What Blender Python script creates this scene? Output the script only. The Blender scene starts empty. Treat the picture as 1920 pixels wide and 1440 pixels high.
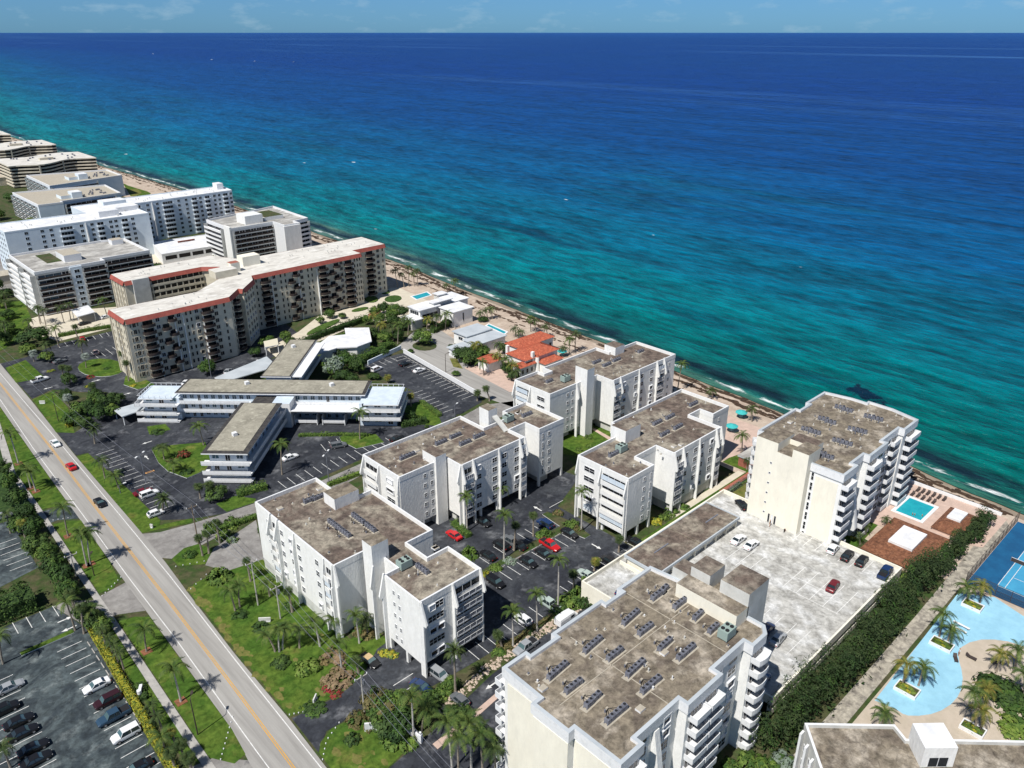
import bpy, math, random
from math import radians as R, sin, cos, pi, hypot, atan2
from mathutils import Vector, Matrix, noise as mnoise
random.seed(7)
scene = bpy.context.scene
col = scene.collection

# ---------------------------------------------------------------- camera, sky, sun, exposure
CAM_H, HEAD, PITCH, FOCAL = 110.0, R(43.5), math.atan(659 / 1493.0), 1493.0
cam_d = bpy.data.cameras.new('camera'); cam = bpy.data.objects.new('camera', cam_d); col.objects.link(cam)
cam.location = (0, 0, CAM_H); cam.rotation_euler = (pi / 2 - PITCH, 0, -HEAD)
cam_d.sensor_width = 36; cam_d.lens = FOCAL * 36 / 1920.0; cam_d.clip_start = 1; cam_d.clip_end = 900000
scene.camera = cam

SUN_AZ, SUN_EL = R(189.5), R(55)            # direction towards the sun
world = bpy.data.worlds.new('World'); scene.world = world; world.use_nodes = True
wt = world.node_tree; wn = wt.nodes; wl = wt.links
for n in list(wn): wn.remove(n)
w_out = wn.new('ShaderNodeOutputWorld'); w_bg = wn.new('ShaderNodeBackground'); w_bg.inputs['Strength'].default_value = 0.05
sky = wn.new('ShaderNodeTexSky'); sky.sky_type = 'NISHITA'; sky.sun_disc = False
sky.sun_elevation = SUN_EL; sky.sun_rotation = atan2(cos(SUN_AZ), sin(SUN_AZ)) % (2 * pi)
sky.air_density = 1.0; sky.dust_density = 0.2; sky.ozone_density = 3.0; sky.altitude = 0
w_tc = wn.new('ShaderNodeTexCoord'); w_mp = wn.new('ShaderNodeMapping'); w_mp.inputs['Scale'].default_value = (9, 9, 26)
w_no = wn.new('ShaderNodeTexNoise'); w_no.inputs['Scale'].default_value = 2.6; w_no.inputs['Detail'].default_value = 7; w_no.inputs['Roughness'].default_value = .6
w_cr = wn.new('ShaderNodeValToRGB'); w_cr.color_ramp.elements[0].position = .54; w_cr.color_ramp.elements[1].position = .95
w_cr.color_ramp.elements[1].color = (.75, .75, .75, 1); w_cr.color_ramp.elements[0].color = (0, 0, 0, 1)
w_mx = wn.new('ShaderNodeMixRGB'); w_mx.inputs[2].default_value = (7.5, 10.5, 12.5, 1)
w_tint = wn.new('ShaderNodeMixRGB'); w_tint.blend_type = 'MULTIPLY'; w_tint.inputs[0].default_value = 1; w_tint.inputs[2].default_value = (.62, .8, 1.0, 1)
w_sx = wn.new('ShaderNodeSeparateXYZ'); w_hr = wn.new('ShaderNodeMapRange'); w_hr.inputs['From Min'].default_value = 0; w_hr.inputs['From Max'].default_value = .35
w_tc2 = wn.new('ShaderNodeTexCoord'); wl.new(w_tc2.outputs['Generated'], w_sx.inputs[0]); wl.new(w_sx.outputs['Z'], w_hr.inputs['Value'])
w_tm = wn.new('ShaderNodeMixRGB'); w_tm.inputs[1].default_value = (.38, .9, 1.8, 1); w_tm.inputs[2].default_value = (.85, .92, 1.0, 1)      # clear blue down to the horizon, neutral overhead
wl.new(w_hr.outputs[0], w_tm.inputs[0]); wl.new(w_tm.outputs[0], w_tint.inputs[2])
wl.new(w_tc.outputs['Generated'], w_mp.inputs['Vector']); wl.new(w_mp.outputs[0], w_no.inputs['Vector']); wl.new(w_no.outputs['Fac'], w_cr.inputs[0])
wl.new(sky.outputs[0], w_tint.inputs[1]); wl.new(w_tint.outputs[0], w_mx.inputs[1]); wl.new(w_cr.outputs[0], w_mx.inputs[0])
wl.new(w_mx.outputs[0], w_bg.inputs['Color']); wl.new(w_bg.outputs[0], w_out.inputs['Surface'])

sun_d = bpy.data.lights.new('sun', 'SUN'); sun = bpy.data.objects.new('sun', sun_d); col.objects.link(sun)
sun_d.energy = 4.8; sun_d.angle = R(.5); sun_d.color = (1, .96, .9)
sd = Vector((cos(SUN_AZ) * cos(SUN_EL), sin(SUN_AZ) * cos(SUN_EL), sin(SUN_EL)))
sun.rotation_euler = sd.to_track_quat('Z', 'Y').to_euler(); sun.location = (0, 0, 300)
vs = scene.view_settings
scene.display_settings.display_device = 'sRGB'; vs.view_transform = 'Standard'; vs.look = 'None'; vs.gamma = 1; vs.use_curve_mapping = False
vs.exposure = 0.18
scene.cycles.max_bounces = 6; scene.cycles.diffuse_bounces = 2; scene.cycles.glossy_bounces = 2; scene.cycles.transparent_max_bounces = 4

# ---------------------------------------------------------------- survey: metres on the ground (x towards the sea, y up the coast)
CP, SP, CH, SH = cos(PITCH), sin(PITCH), cos(HEAD), sin(HEAD)
def at(px, py, z=0.0):
    a = (px - 960) / FOCAL; b = (py - 720) / FOCAL
    t = (CAM_H - z) / (SP + CP * b); x = a * t; y = (CP - SP * b) * t
    return (x * CH + y * SH, -x * SH + y * CH)
def height(b, top):                        # height of something upright from its foot and the row of its top
    x, y = at(*b); f = x * SH + y * CH; lo, hi = 0.0, 80.0
    for _ in range(40):
        m = (lo + hi) / 2; d = f * CP + (CAM_H - m) * SP; up = f * SP - (CAM_H - m) * CP
        if 720 - FOCAL * up / d > top: lo = m
        else: hi = m
    return lo

# ---------------------------------------------------------------- materials
MATS = {}
def mat(name, c, rough=.8, c2=None, scale=1.0, lo=.4, hi=.62, c3=None, scale3=6.0, lo3=.5, hi3=.7, bump=0, bscale=8, metal=0, spec=.3, coords='world', stretch=(1, 1, 1), detail=5, rnd=0, distort=0, grain=0):
    if name in MATS: return MATS[name]
    m = bpy.data.materials.new(name); m.use_nodes = True; nt = m.node_tree; N, L = nt.nodes, nt.links
    b = N['Principled BSDF']; b.inputs['Roughness'].default_value = rough; b.inputs['Metallic'].default_value = metal
    b.inputs['Specular IOR Level'].default_value = spec
    b.inputs['Base Color'].default_value = (*c, 1); m.diffuse_color = (*c, 1)
    vec = None
    if c2 or c3 or bump or grain:
        g = N.new('ShaderNodeNewGeometry') if coords == 'world' else N.new('ShaderNodeTexCoord')
        mp = N.new('ShaderNodeMapping'); mp.inputs['Scale'].default_value = stretch
        L.new(g.outputs['Position' if coords == 'world' else 'Object'], mp.inputs['Vector']); vec = mp.outputs[0]
    cur = None
    def layer(cur, base, col2, sc, a, z, det, dist=0):
        n = N.new('ShaderNodeTexNoise'); n.inputs['Scale'].default_value = sc; n.inputs['Detail'].default_value = det; n.inputs['Roughness'].default_value = .62
        n.inputs['Distortion'].default_value = dist
        L.new(vec, n.inputs['Vector'])
        r = N.new('ShaderNodeMapRange'); r.inputs['From Min'].default_value = a; r.inputs['From Max'].default_value = z; L.new(n.outputs['Fac'], r.inputs['Value'])
        x = N.new('ShaderNodeMixRGB'); x.inputs[1].default_value = (*base, 1); x.inputs[2].default_value = (*col2, 1)
        if cur: L.new(cur, x.inputs[1])
        L.new(r.outputs[0], x.inputs[0]); return x.outputs[0]
    if c2: cur = layer(cur, c, c2, scale, lo, hi, detail, distort)
    if c3: cur = layer(cur, c, c3, scale3, lo3, hi3, 6)
    if grain:
        n = N.new('ShaderNodeTexNoise'); n.inputs['Scale'].default_value = .8; n.inputs['Detail'].default_value = 8; n.inputs['Roughness'].default_value = .78; n.inputs['Distortion'].default_value = .4; L.new(vec, n.inputs['Vector'])
        r = N.new('ShaderNodeMapRange'); r.inputs['From Min'].default_value = .36; r.inputs['From Max'].default_value = .64
        r.inputs['To Min'].default_value = 1 - grain; r.inputs['To Max'].default_value = 1 + grain; L.new(n.outputs['Fac'], r.inputs['Value'])
        h = N.new('ShaderNodeVectorMath'); h.operation = 'SCALE'; L.new(r.outputs[0], h.inputs['Scale'])
        if cur: L.new(cur, h.inputs[0])
        else: h.inputs[0].default_value = c
        cur = h.outputs[0]
    if rnd:
        oi = N.new('ShaderNodeObjectInfo'); h = N.new('ShaderNodeHueSaturation')
        r = N.new('ShaderNodeMapRange'); r.inputs['To Min'].default_value = 1 - rnd; r.inputs['To Max'].default_value = 1 + rnd
        L.new(oi.outputs['Random'], r.inputs['Value']); L.new(r.outputs[0], h.inputs['Value'])
        r2 = N.new('ShaderNodeMapRange'); r2.inputs['To Min'].default_value = .5 + rnd * .06; r2.inputs['To Max'].default_value = .5 - rnd * .06
        L.new(oi.outputs['Random'], r2.inputs['Value']); L.new(r2.outputs[0], h.inputs['Hue'])
        if cur: L.new(cur, h.inputs['Color'])
        else: h.inputs['Color'].default_value = (*c, 1)
        cur = h.outputs[0]
    if cur: L.new(cur, b.inputs['Base Color'])
    if bump:
        n = N.new('ShaderNodeTexNoise'); n.inputs['Scale'].default_value = bscale; n.inputs['Detail'].default_value = 4; L.new(vec, n.inputs['Vector'])
        bp = N.new('ShaderNodeBump'); bp.inputs['Strength'].default_value = bump; bp.inputs['Distance'].default_value = .3
        L.new(n.outputs['Fac'], bp.inputs['Height']); L.new(bp.outputs[0], b.inputs['Normal'])
    MATS[name] = m; return m

WALL = mat('white_stucco', (.8, .8, .775), .85, c2=(.745, .745, .725), scale=.35, lo=.42, hi=.7, c3=(.66, .655, .63), scale3=.9, lo3=.6, hi3=.82, stretch=(1, 1, .35), bump=.25, bscale=3, grain=.06)
CREAM = mat('cream_stucco', (.82, .785, .67), .85, c2=(.78, .745, .635), scale=.3, c3=(.68, .65, .56), scale3=.7, lo3=.6, hi3=.85, stretch=(1, 1, .4), grain=.05)
TRIM = mat('white_trim', (.74, .75, .76), .6, c2=(.6, .61, .62), scale=1.2, lo=.5, hi=.75)
BLUEW = mat('pale_blue_paint', (.6, .68, .75), .7, c2=(.52, .6, .68), scale=.4)
BEIGE = mat('beige_stucco', (.66, .61, .49), .85, c2=(.58, .53, .42), scale=.3, grain=.06)
GREYW = mat('grey_stucco', (.6, .6, .57), .85, c2=(.5, .5, .47), scale=.3, grain=.06)
COOLW = mat('cool_white_paint', (.68, .76, .82), .8, c2=(.6, .68, .75), scale=.2, grain=.05)
ROOFB = mat('brown_gravel_roof', (.14, .108, .088), .95, c2=(.28, .25, .2), scale=.1, lo=.44, hi=.6, c3=(.07, .054, .047), scale3=.3, lo3=.48, hi3=.7, grain=.5, distort=.8)
ROOFT = mat('tan_gravel_roof', (.2, .17, .128), .95, c2=(.125, .103, .082), scale=.25, lo=.46, hi=.64, c3=(.34, .3, .245), scale3=.22, lo3=.5, hi3=.64, grain=.48, distort=.8)
ROOFK = mat('pale_dirty_roof', (.62, .6, .55), .9, c2=(.4, .375, .34), scale=.22, lo=.5, hi=.7, c3=(.72, .71, .68), scale3=.4, lo3=.55, hi3=.7, grain=.12, stretch=(.5, 1, 1))
ROOFG = mat('grey_worn_roof', (.3, .29, .27), .9, c2=(.48, .47, .44), scale=.25, lo=.45, hi=.6, c3=(.12, .12, .12), scale3=.4, lo3=.57, hi3=.68, grain=.15, stretch=(.6, 1.2, 1))
ROOFS = mat('sand_gravel_roof', (.4, .365, .3), .95, c2=(.4, .36, .29), scale=.15, grain=.15)
ROOFJ = mat('mottled_motel_roof', (.33, .31, .25), .95, c2=(.24, .225, .18), scale=.3, c3=(.43, .41, .33), scale3=.6, lo3=.52, hi3=.7, grain=.2, coords='obj')
TAR = mat('black_tar_edge', (.035, .034, .036), .9, c2=(.07, .065, .06), scale=1)
WHITEROOF = mat('bright_white_roof', (.78, .79, .8), .6, c2=(.64, .65, .67), scale=.25, grain=.07)
PALEROOF = mat('pale_grey_roof', (.48, .52, .55), .6, c2=(.38, .42, .45), scale=.2, lo=.4, hi=.7)
CONC = mat('weathered_deck_concrete', (.43, .425, .4), .9, c2=(.29, .285, .265), scale=.42, lo=.46, hi=.64, c3=(.64, .65, .65), scale3=.28, lo3=.48, hi3=.72, grain=.32, distort=1.2, stretch=(1, .8, 1))
ROAD = mat('road_asphalt', (.34, .33, .31), .9, c2=(.26, .25, .235), scale=.5, stretch=(1, .05, 1), lo=.4, hi=.65, c3=(.35, .34, .32), scale3=.6, grain=.09)
SIDE = mat('sidewalk_concrete', (.4, .385, .36), .9, c2=(.33, .32, .3), scale=.6, grain=.1)
ASPH = mat('dark_asphalt', (.024, .027, .035), .85, c2=(.05, .055, .064), scale=.1, lo=.42, hi=.62, c3=(.17, .175, .185), scale3=.2, lo3=.55, hi3=.78, grain=.4, distort=1)
ASPH2 = mat('green_grey_asphalt', (.028, .038, .045), .85, c2=(.07, .09, .096), scale=.15, lo=.42, hi=.6, c3=(.2, .23, .23), scale3=.22, lo3=.54, hi3=.76, grain=.4, distort=1.5)
ASPH3 = mat('worn_grey_asphalt', (.2, .19, .18), .9, c2=(.29, .28, .265), scale=.25, lo=.4, hi=.65, c3=(.09, .09, .095), scale3=.3, lo3=.6, hi3=.75, grain=.15)
GRASS = mat('lawn_grass', (.048, .1, .015), 1, c2=(.09, .135, .022), scale=.2, lo=.4, hi=.66, c3=(.17, .16, .045), scale3=.14, lo3=.58, hi3=.76, grain=.4, spec=.1)
GRASSD = mat('dry_grass', (.15, .145, .045), 1, c2=(.1, .128, .028), scale=.5, lo=.48, hi=.62, grain=.3, spec=.1)
SOIL = mat('planting_soil', (.075, .07, .035), 1, c2=(.035, .065, .014), scale=.3, lo=.4, hi=.6, grain=.3)
MULCH = mat('red_brown_mulch', (.24, .1, .05), 1, c2=(.15, .07, .04), scale=2, grain=.3)
SAND = mat('beach_sand', (.47, .385, .31), 1, c2=(.38, .3, .235), scale=.12, c3=(.54, .46, .37), scale3=.3, grain=.1)
WET = mat('wet_sand', (.27, .215, .16), .6, c2=(.33, .27, .2), scale=.2, grain=.1)
WRACK = mat('seaweed_wrack', (.075, .045, .028), 1, c2=(.03, .02, .014), scale=.8, grain=.3)
PAVE = mat('pink_pavers', (.55, .41, .34), .9, c2=(.48, .36, .3), scale=.5, grain=.08)
REDPAVE = mat('red_brick_paving', (.36, .13, .09), .9, c2=(.27, .1, .07), scale=1, grain=.2)
TERR = mat('pale_terrace_paving', (.6, .55, .44), .9, c2=(.52, .47, .38), scale=.4, grain=.06)
GRAVEL = mat('pale_rock_path', (.38, .35, .29), 1, c2=(.23, .21, .18), scale=.6, lo=.45, hi=.6, grain=.3, bump=.6, bscale=1.5)
BLUED = mat('pale_blue_deck_paint', (.3, .56, .7), .8, c2=(.26, .5, .64), scale=.3, grain=.05)
BLUEC = mat('dark_blue_court_paint', (.012, .105, .235), .7, c2=(.01, .08, .19), scale=.3)
BLUEM = mat('mid_blue_court_paint', (.06, .32, .52), .7, c2=(.05, .27, .46), scale=.3)
TANC = mat('tan_deck_paint', (.5, .43, .35), .85, c2=(.44, .38, .3), scale=.3, grain=.05)
SHING = mat('brown_shingle_roof', (.2, .085, .045), .95, c2=(.13, .055, .032), scale=1.2, lo=.4, hi=.6, c3=(.27, .13, .075), scale3=2.2, grain=.35)
TILE = mat('orange_roof_tile', (.46, .125, .07), .8, c2=(.34, .085, .05), scale=1.4, lo=.4, hi=.6, c3=(.68, .26, .14), scale3=2.6, lo3=.55, hi3=.7, grain=.15)
REDT = mat('salmon_red_fascia', (.36, .095, .07), .7, c2=(.28, .075, .06), scale=.6)
PAINTW = mat('white_marking_paint', (.72, .72, .7), .7, c2=(.5, .5, .49), scale=1.5, lo=.45, hi=.7)
PAINTY = mat('yellow_marking_paint', (.62, .33, .05), .7, c2=(.5, .3, .1), scale=1.2)
PAINTO = mat('orange_stop_paint', (.6, .32, .12), .7)
GLASS = mat('dark_window_glass', (.012, .015, .02), .2, spec=.3, rnd=.5)
GLASSB = mat('blue_window_glass', (.05, .09, .12), .15, spec=.6, rnd=.4)
DARK = mat('deep_shadowed_interior', (.02, .018, .018), .9)  # near-black: shade of open interiors and recesses put into the colour
BRONZE = mat('dark_bronze_rail', (.06, .045, .04), .6)
METAL = mat('galvanised_metal', (.25, .26, .3), .5, metal=.3, c2=(.16, .17, .21), scale=1.5)
METALG = mat('pale_green_metal', (.28, .36, .33), .6)
BLACK = mat('black_plastic', (.02, .02, .022), .6)
WOOD = mat('weathered_wood', (.22, .17, .12), .9, c2=(.15, .115, .085), scale=3)
TRUNK = mat('grey_palm_trunk', (.3, .26, .21), .95, c2=(.2, .17, .135), scale=2, coords='obj')
TRUNKW = mat('pale_palm_trunk', (.48, .46, .42), .95, c2=(.36, .34, .31), scale=2, coords='obj')
BARK = mat('brown_bark', (.13, .095, .065), 1)
POOL = mat('turquoise_pool_water', (.02, .36, .42), .08, c2=(.015, .3, .37), scale=.5, spec=.5, bump=.15, bscale=2)
TEAL = mat('teal_canvas', (.05, .42, .42), .8)
AWN = mat('cream_awning', (.62, .58, .46), .8)
def leafm(name, c, c2, sc=1.2): return mat(name, c, .75, c2=c2, scale=sc, lo=.42, hi=.6, spec=.25, rnd=.22, grain=.25)
LF_D = leafm('dark_leaves', (0.019, 0.0432, 0.0103), (0.0428, 0.0808, 0.019))
LF_M = leafm('mid_green_leaves', (0.0346, 0.0778, 0.0138), (0.0713, 0.1236, 0.0238))
LF_L = leafm('light_green_leaves', (0.0778, 0.1382, 0.0216), (0.1331, 0.1901, 0.038))
LF_Y = leafm('yellow_green_leaves', (0.2592, 0.2592, 0.0259), (0.3992, 0.3421, 0.038))
LF_O = leafm('olive_brown_leaves', (0.0864, 0.0821, 0.0302), (0.1616, 0.1283, 0.0523))
LF_P = leafm('pinkish_brown_leaves', (0.2074, 0.1469, 0.0864), (0.1521, 0.1236, 0.0665))
LF_S = leafm('silver_green_leaves', (0.1728, 0.216, 0.1728), (0.1236, 0.1711, 0.1236))
LF_H = leafm('feathery_pine_leaves', (0.0259, 0.0449, 0.0138), (0.0523, 0.076, 0.0228), .5)
LF_R = leafm('red_flowers', (0.2592, 0.0259, 0.0259), (0.095, 0.057, 0.0285))
FR_G = leafm('green_palm_fronds', (0.0432, 0.0821, 0.0173), (0.095, 0.1331, 0.0285))
FR_Y = leafm('yellow_green_palm_fronds', (0.095, 0.121, 0.0173), (0.2091, 0.1806, 0.038))
FR_D = leafm('dark_palm_fronds', (0.0276, 0.0518, 0.0138), (0.0665, 0.095, 0.0267))
FR_S = leafm('silver_palm_fronds', (0.1728, 0.216, 0.1901), (0.2661, 0.3041, 0.2661))

# ---------------------------------------------------------------- mesh builder and tagging
class MB:
    def __init__(s): s.v = []; s.f = []; s.m = []; s.mats = []
    def mi(s, m):
        if m not in s.mats: s.mats.append(m)
        return s.mats.index(m)
    def face(s, pts, m):
        b = len(s.v); s.v += [tuple(p) for p in pts]; s.f.append(tuple(range(b, b + len(pts)))); s.m.append(s.mi(m))
    def box(s, x0, x1, y0, y1, z0, z1, m, top=None, bottom=True):
        b = len(s.v); s.v += [(x0, y0, z0), (x1, y0, z0), (x1, y1, z0), (x0, y1, z0), (x0, y0, z1), (x1, y0, z1), (x1, y1, z1), (x0, y1, z1)]
        for f in ((0, 1, 5, 4), (1, 2, 6, 5), (2, 3, 7, 6), (3, 0, 4, 7)): s.f.append(tuple(b + i for i in f)); s.m.append(s.mi(m))
        s.f.append((b + 4, b + 5, b + 6, b + 7)); s.m.append(s.mi(top or m))
        if bottom: s.f.append((b + 3, b + 2, b + 1, b)); s.m.append(s.mi(m))
        return s
    def prism(s, poly, z0, z1, m, top=None, cap=True):
        poly = ccw(poly); n = len(poly); b = len(s.v)
        s.v += [(x, y, z0) for x, y in poly] + [(x, y, z1) for x, y in poly]
        for i in range(n):
            j = (i + 1) % n; s.f.append((b + i, b + j, b + n + j, b + n + i)); s.m.append(s.mi(m))
        if cap: s.f.append(tuple(b + n + i for i in range(n))); s.m.append(s.mi(top or m))
        s.f.append(tuple(b + i for i in reversed(range(n)))); s.m.append(s.mi(m))
        return s
    def bar(s, p, q, w, h, m):                # box along p-q, w wide, h thick
        p, q = Vector(p), Vector(q); d = (q - p); L = d.length
        if L < 1e-6: return s
        d /= L; up = Vector((0, 0, 1)) if abs(d.z) < .95 else Vector((1, 0, 0))
        sx = d.cross(up).normalized() * w / 2; sz = sx.cross(d).normalized() * h / 2
        b = len(s.v); s.v += [tuple(c + a * sx + e * sz) for c in (p, q) for a, e in ((-1, -1), (1, -1), (1, 1), (-1, 1))]
        for f in ((0, 1, 2, 3), (7, 6, 5, 4), (0, 4, 5, 1), (1, 5, 6, 2), (2, 6, 7, 3), (3, 7, 4, 0)): s.f.append(tuple(b + i for i in f)); s.m.append(s.mi(m))
        return s
    def tube(s, pts, rad, m, n=7, cap=True):
        b = len(s.v); pts = [Vector(p) for p in pts]; k = len(pts)
        if not isinstance(rad, (list, tuple)): rad = [rad] * k
        for i, p in enumerate(pts):
            d = (pts[min(i + 1, k - 1)] - pts[max(i - 1, 0)]).normalized(); up = Vector((0, 0, 1)) if abs(d.z) < .9 else Vector((1, 0, 0))
            a = d.cross(up).normalized(); c = a.cross(d).normalized()
            for j in range(n):
                t = 2 * pi * j / n; s.v.append(tuple(p + (a * cos(t) + c * sin(t)) * rad[i]))
        for i in range(k - 1):
            for j in range(n):
                s.f.append((b + i * n + j, b + i * n + (j + 1) % n, b + (i + 1) * n + (j + 1) % n, b + (i + 1) * n + j)); s.m.append(s.mi(m))
        if cap:
            s.f.append(tuple(b + (k - 1) * n + j for j in range(n))); s.m.append(s.mi(m)); s.f.append(tuple(b + j for j in reversed(range(n)))); s.m.append(s.mi(m))
        return s
    def cyl(s, x, y, z0, z1, r, m, n=12, top=None, r1=None):
        s.tube([(x, y, z0), (x, y, z1)], [r, r if r1 is None else r1], m, n, True)
        if top is not None: s.m[-2] = s.mi(top)
        return s
    def mesh(s, name, off=(0, 0, 0)):
        me = bpy.data.meshes.new(name); ox, oy, oz = off
        me.from_pydata([(x - ox, y - oy, z - oz) for x, y, z in s.v], [], s.f)
        for m in s.mats: me.materials.append(m)
        me.polygons.foreach_set('material_index', s.m); me.update(); return me
def ccw(p):
    p = list(p); a = sum(p[i][0] * p[(i + 1) % len(p)][1] - p[(i + 1) % len(p)][0] * p[i][1] for i in range(len(p)))
    return p if a > 0 else p[::-1]
def rect(x0, x1, y0, y1): return [(x0, y0), (x1, y0), (x1, y1), (x0, y1)]
def tag(o, label=None, cat=None, group=None, kind=None):
    if label: o['label'] = label
    if cat: o['category'] = cat
    if group: o['group'] = group
    if kind: o['kind'] = kind
    return o
def link(name, me, parent=None, loc=(0, 0, 0), rot=0):
    o = bpy.data.objects.new(name, me); col.objects.link(o); o.location = loc
    o.rotation_euler = rot if isinstance(rot, tuple) else (0, 0, rot)
    if parent: o.parent = parent
    return o
def thing(name, label, cat, loc=(0, 0, 0), rot=0, group=None):
    return tag(link(name, None, None, loc, rot), label, cat, group)
def part(root, name, mb, label=None):          # mb in world metres (root unrotated)
    o = link(name, mb.mesh(name, root.location), root)
    if label: o['label'] = label
    return o
def lpart(root, name, me, loc=(0, 0, 0), rot=0, label=None):
    o = link(name, me, root, loc, rot)
    if label: o['label'] = label
    return o
ORD = ['first', 'second', 'third', 'fourth', 'fifth', 'sixth', 'seventh', 'eighth', 'ninth', 'tenth', 'eleventh', 'twelfth', 'thirteenth', 'fourteenth', 'fifteenth', 'sixteenth', 'seventeenth', 'eighteenth', 'nineteenth', 'twentieth', 'twenty-first', 'twenty-second', 'twenty-third', 'twenty-fourth', 'twenty-fifth', 'twenty-sixth', 'twenty-seventh', 'twenty-eighth', 'twenty-ninth', 'thirtieth']

# ---------------------------------------------------------------- the setting: ground sheets
def sheet(name, poly, z, m, kind='structure', thick=0, side=None):
    mb = MB(); poly = ccw(poly)
    if thick: mb.prism(poly, z - thick, z, side or m, m)
    else: mb.face([(x, y, z) for x, y in poly], m)
    return tag(link(name, mb.mesh(name)), kind=kind)
def P(*pts, z=0): return [at(a, b, z) for a, b in pts]
def Q(ox, oy, k=4.0): return lambda *p: [at(ox + x / k, oy + y / k) for x, y in p]
COAST = [(-3000, 40), (-400, 180), (-100, 200), (36, 213), (53, 215.5), (67, 218), (86, 220), (105, 221.5), (122, 223), (148, 225.5), (182, 228), (207, 230), (244, 232.5), (277, 234.5), (293, 236), (328, 240), (361, 242.5), (402, 244), (450, 245.5), (546, 247), (629, 246), (727, 244), (821, 242), (918, 240), (1151, 244), (1800, 300), (6000, 900)]
def coast(v):
    for (a, ua), (b, ub) in zip(COAST, COAST[1:]):
        if a <= v <= b: return ua + (ub - ua) * (v - a) / (b - a) + (1.3 * mnoise.noise((v * .03, 0, 0)) + .7 * mnoise.noise((v * .11, 5, 0)) if -50 < v < 1300 else 0)
    return COAST[-1][1]
VS = [-3000, -1200, -400, -150] + [i * 3.0 - 40 for i in range(0, 420)] + [1300, 1600, 2400, 6000]
# land
sheet('ground', [(-4000, -3000), (coast(-3000) - 60, -3000)] + [(coast(v) - 12, v) for v in VS[1:-1:6]] + [(coast(6000), 6000), (-4000, 6000)], 0, SOIL)
def strip(name, d0, d1, z0, z1, m, kind='structure', v0=-400, v1=1300, wob=0, seed=0, breaks=0):
    mb = MB(); prev = None
    for v in VS:
        if v < v0 or v > v1: continue
        c = coast(v); a = c + d0 + wob * mnoise.noise((v * .05, seed, 1)) * 2; b = c + d1 + wob * mnoise.noise((v * .07, seed, 9)) * 2
        cur = (a, b, v)
        if prev and not (breaks and mnoise.noise((v * .09, seed, 3)) > breaks): mb.face([(prev[0], prev[2], z0), (prev[1], prev[2], z1), (b, v, z1), (a, v, z0)], m)
        prev = cur
    return tag(link(name, mb.mesh(name)), kind=kind)
strip('beach', -46, -7, .04, .06, SAND)
strip('wet_sand', -7, 6, .06, -1.2, WET)
# seaweed wrack: ragged lines of torn weed on the sand
def wrack():
    mb = MB(); rg = random.Random(5)
    for d0, wid, dens in ((-6.5, 1.5, 1.5), (-10, 2.0, 1.2), (-16, 1.5, .5)):
        v = 38.0 if d0 > -12 else 135.0
        while v < 1150:
            c = coast(v); f = mnoise.noise((v * .04, d0, 2))
            if f > -.25 and not (v > 600 and rg.random() < .5):
                x = max(c + d0 + f * 2 + rg.gauss(0, wid * .4), 205.2 if v < 70 else 0); w = rg.uniform(.3, 1.0) * wid * .5; l = rg.uniform(.6, 2.2)
                n = 6; pts = []
                for i in range(n):
                    t = 2 * pi * i / n; r = rg.uniform(.6, 1.2); pts.append((x + cos(t) * w * r, v + sin(t) * l * r, .12))
                b = len(mb.v); mb.v += pts + [(x, v, .32)]
                for i in range(n): mb.f.append((b + i, b + (i + 1) % n, b + n)); mb.m.append(mb.mi(WRACK))
            v += rg.uniform(.3, 1.2) / dens
    tag(link('seaweed_wrack', mb.mesh('seaweed_wrack')), 'dark brown seaweed lines washed up along the beach', 'seaweed', kind='stuff')
wrack()

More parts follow.
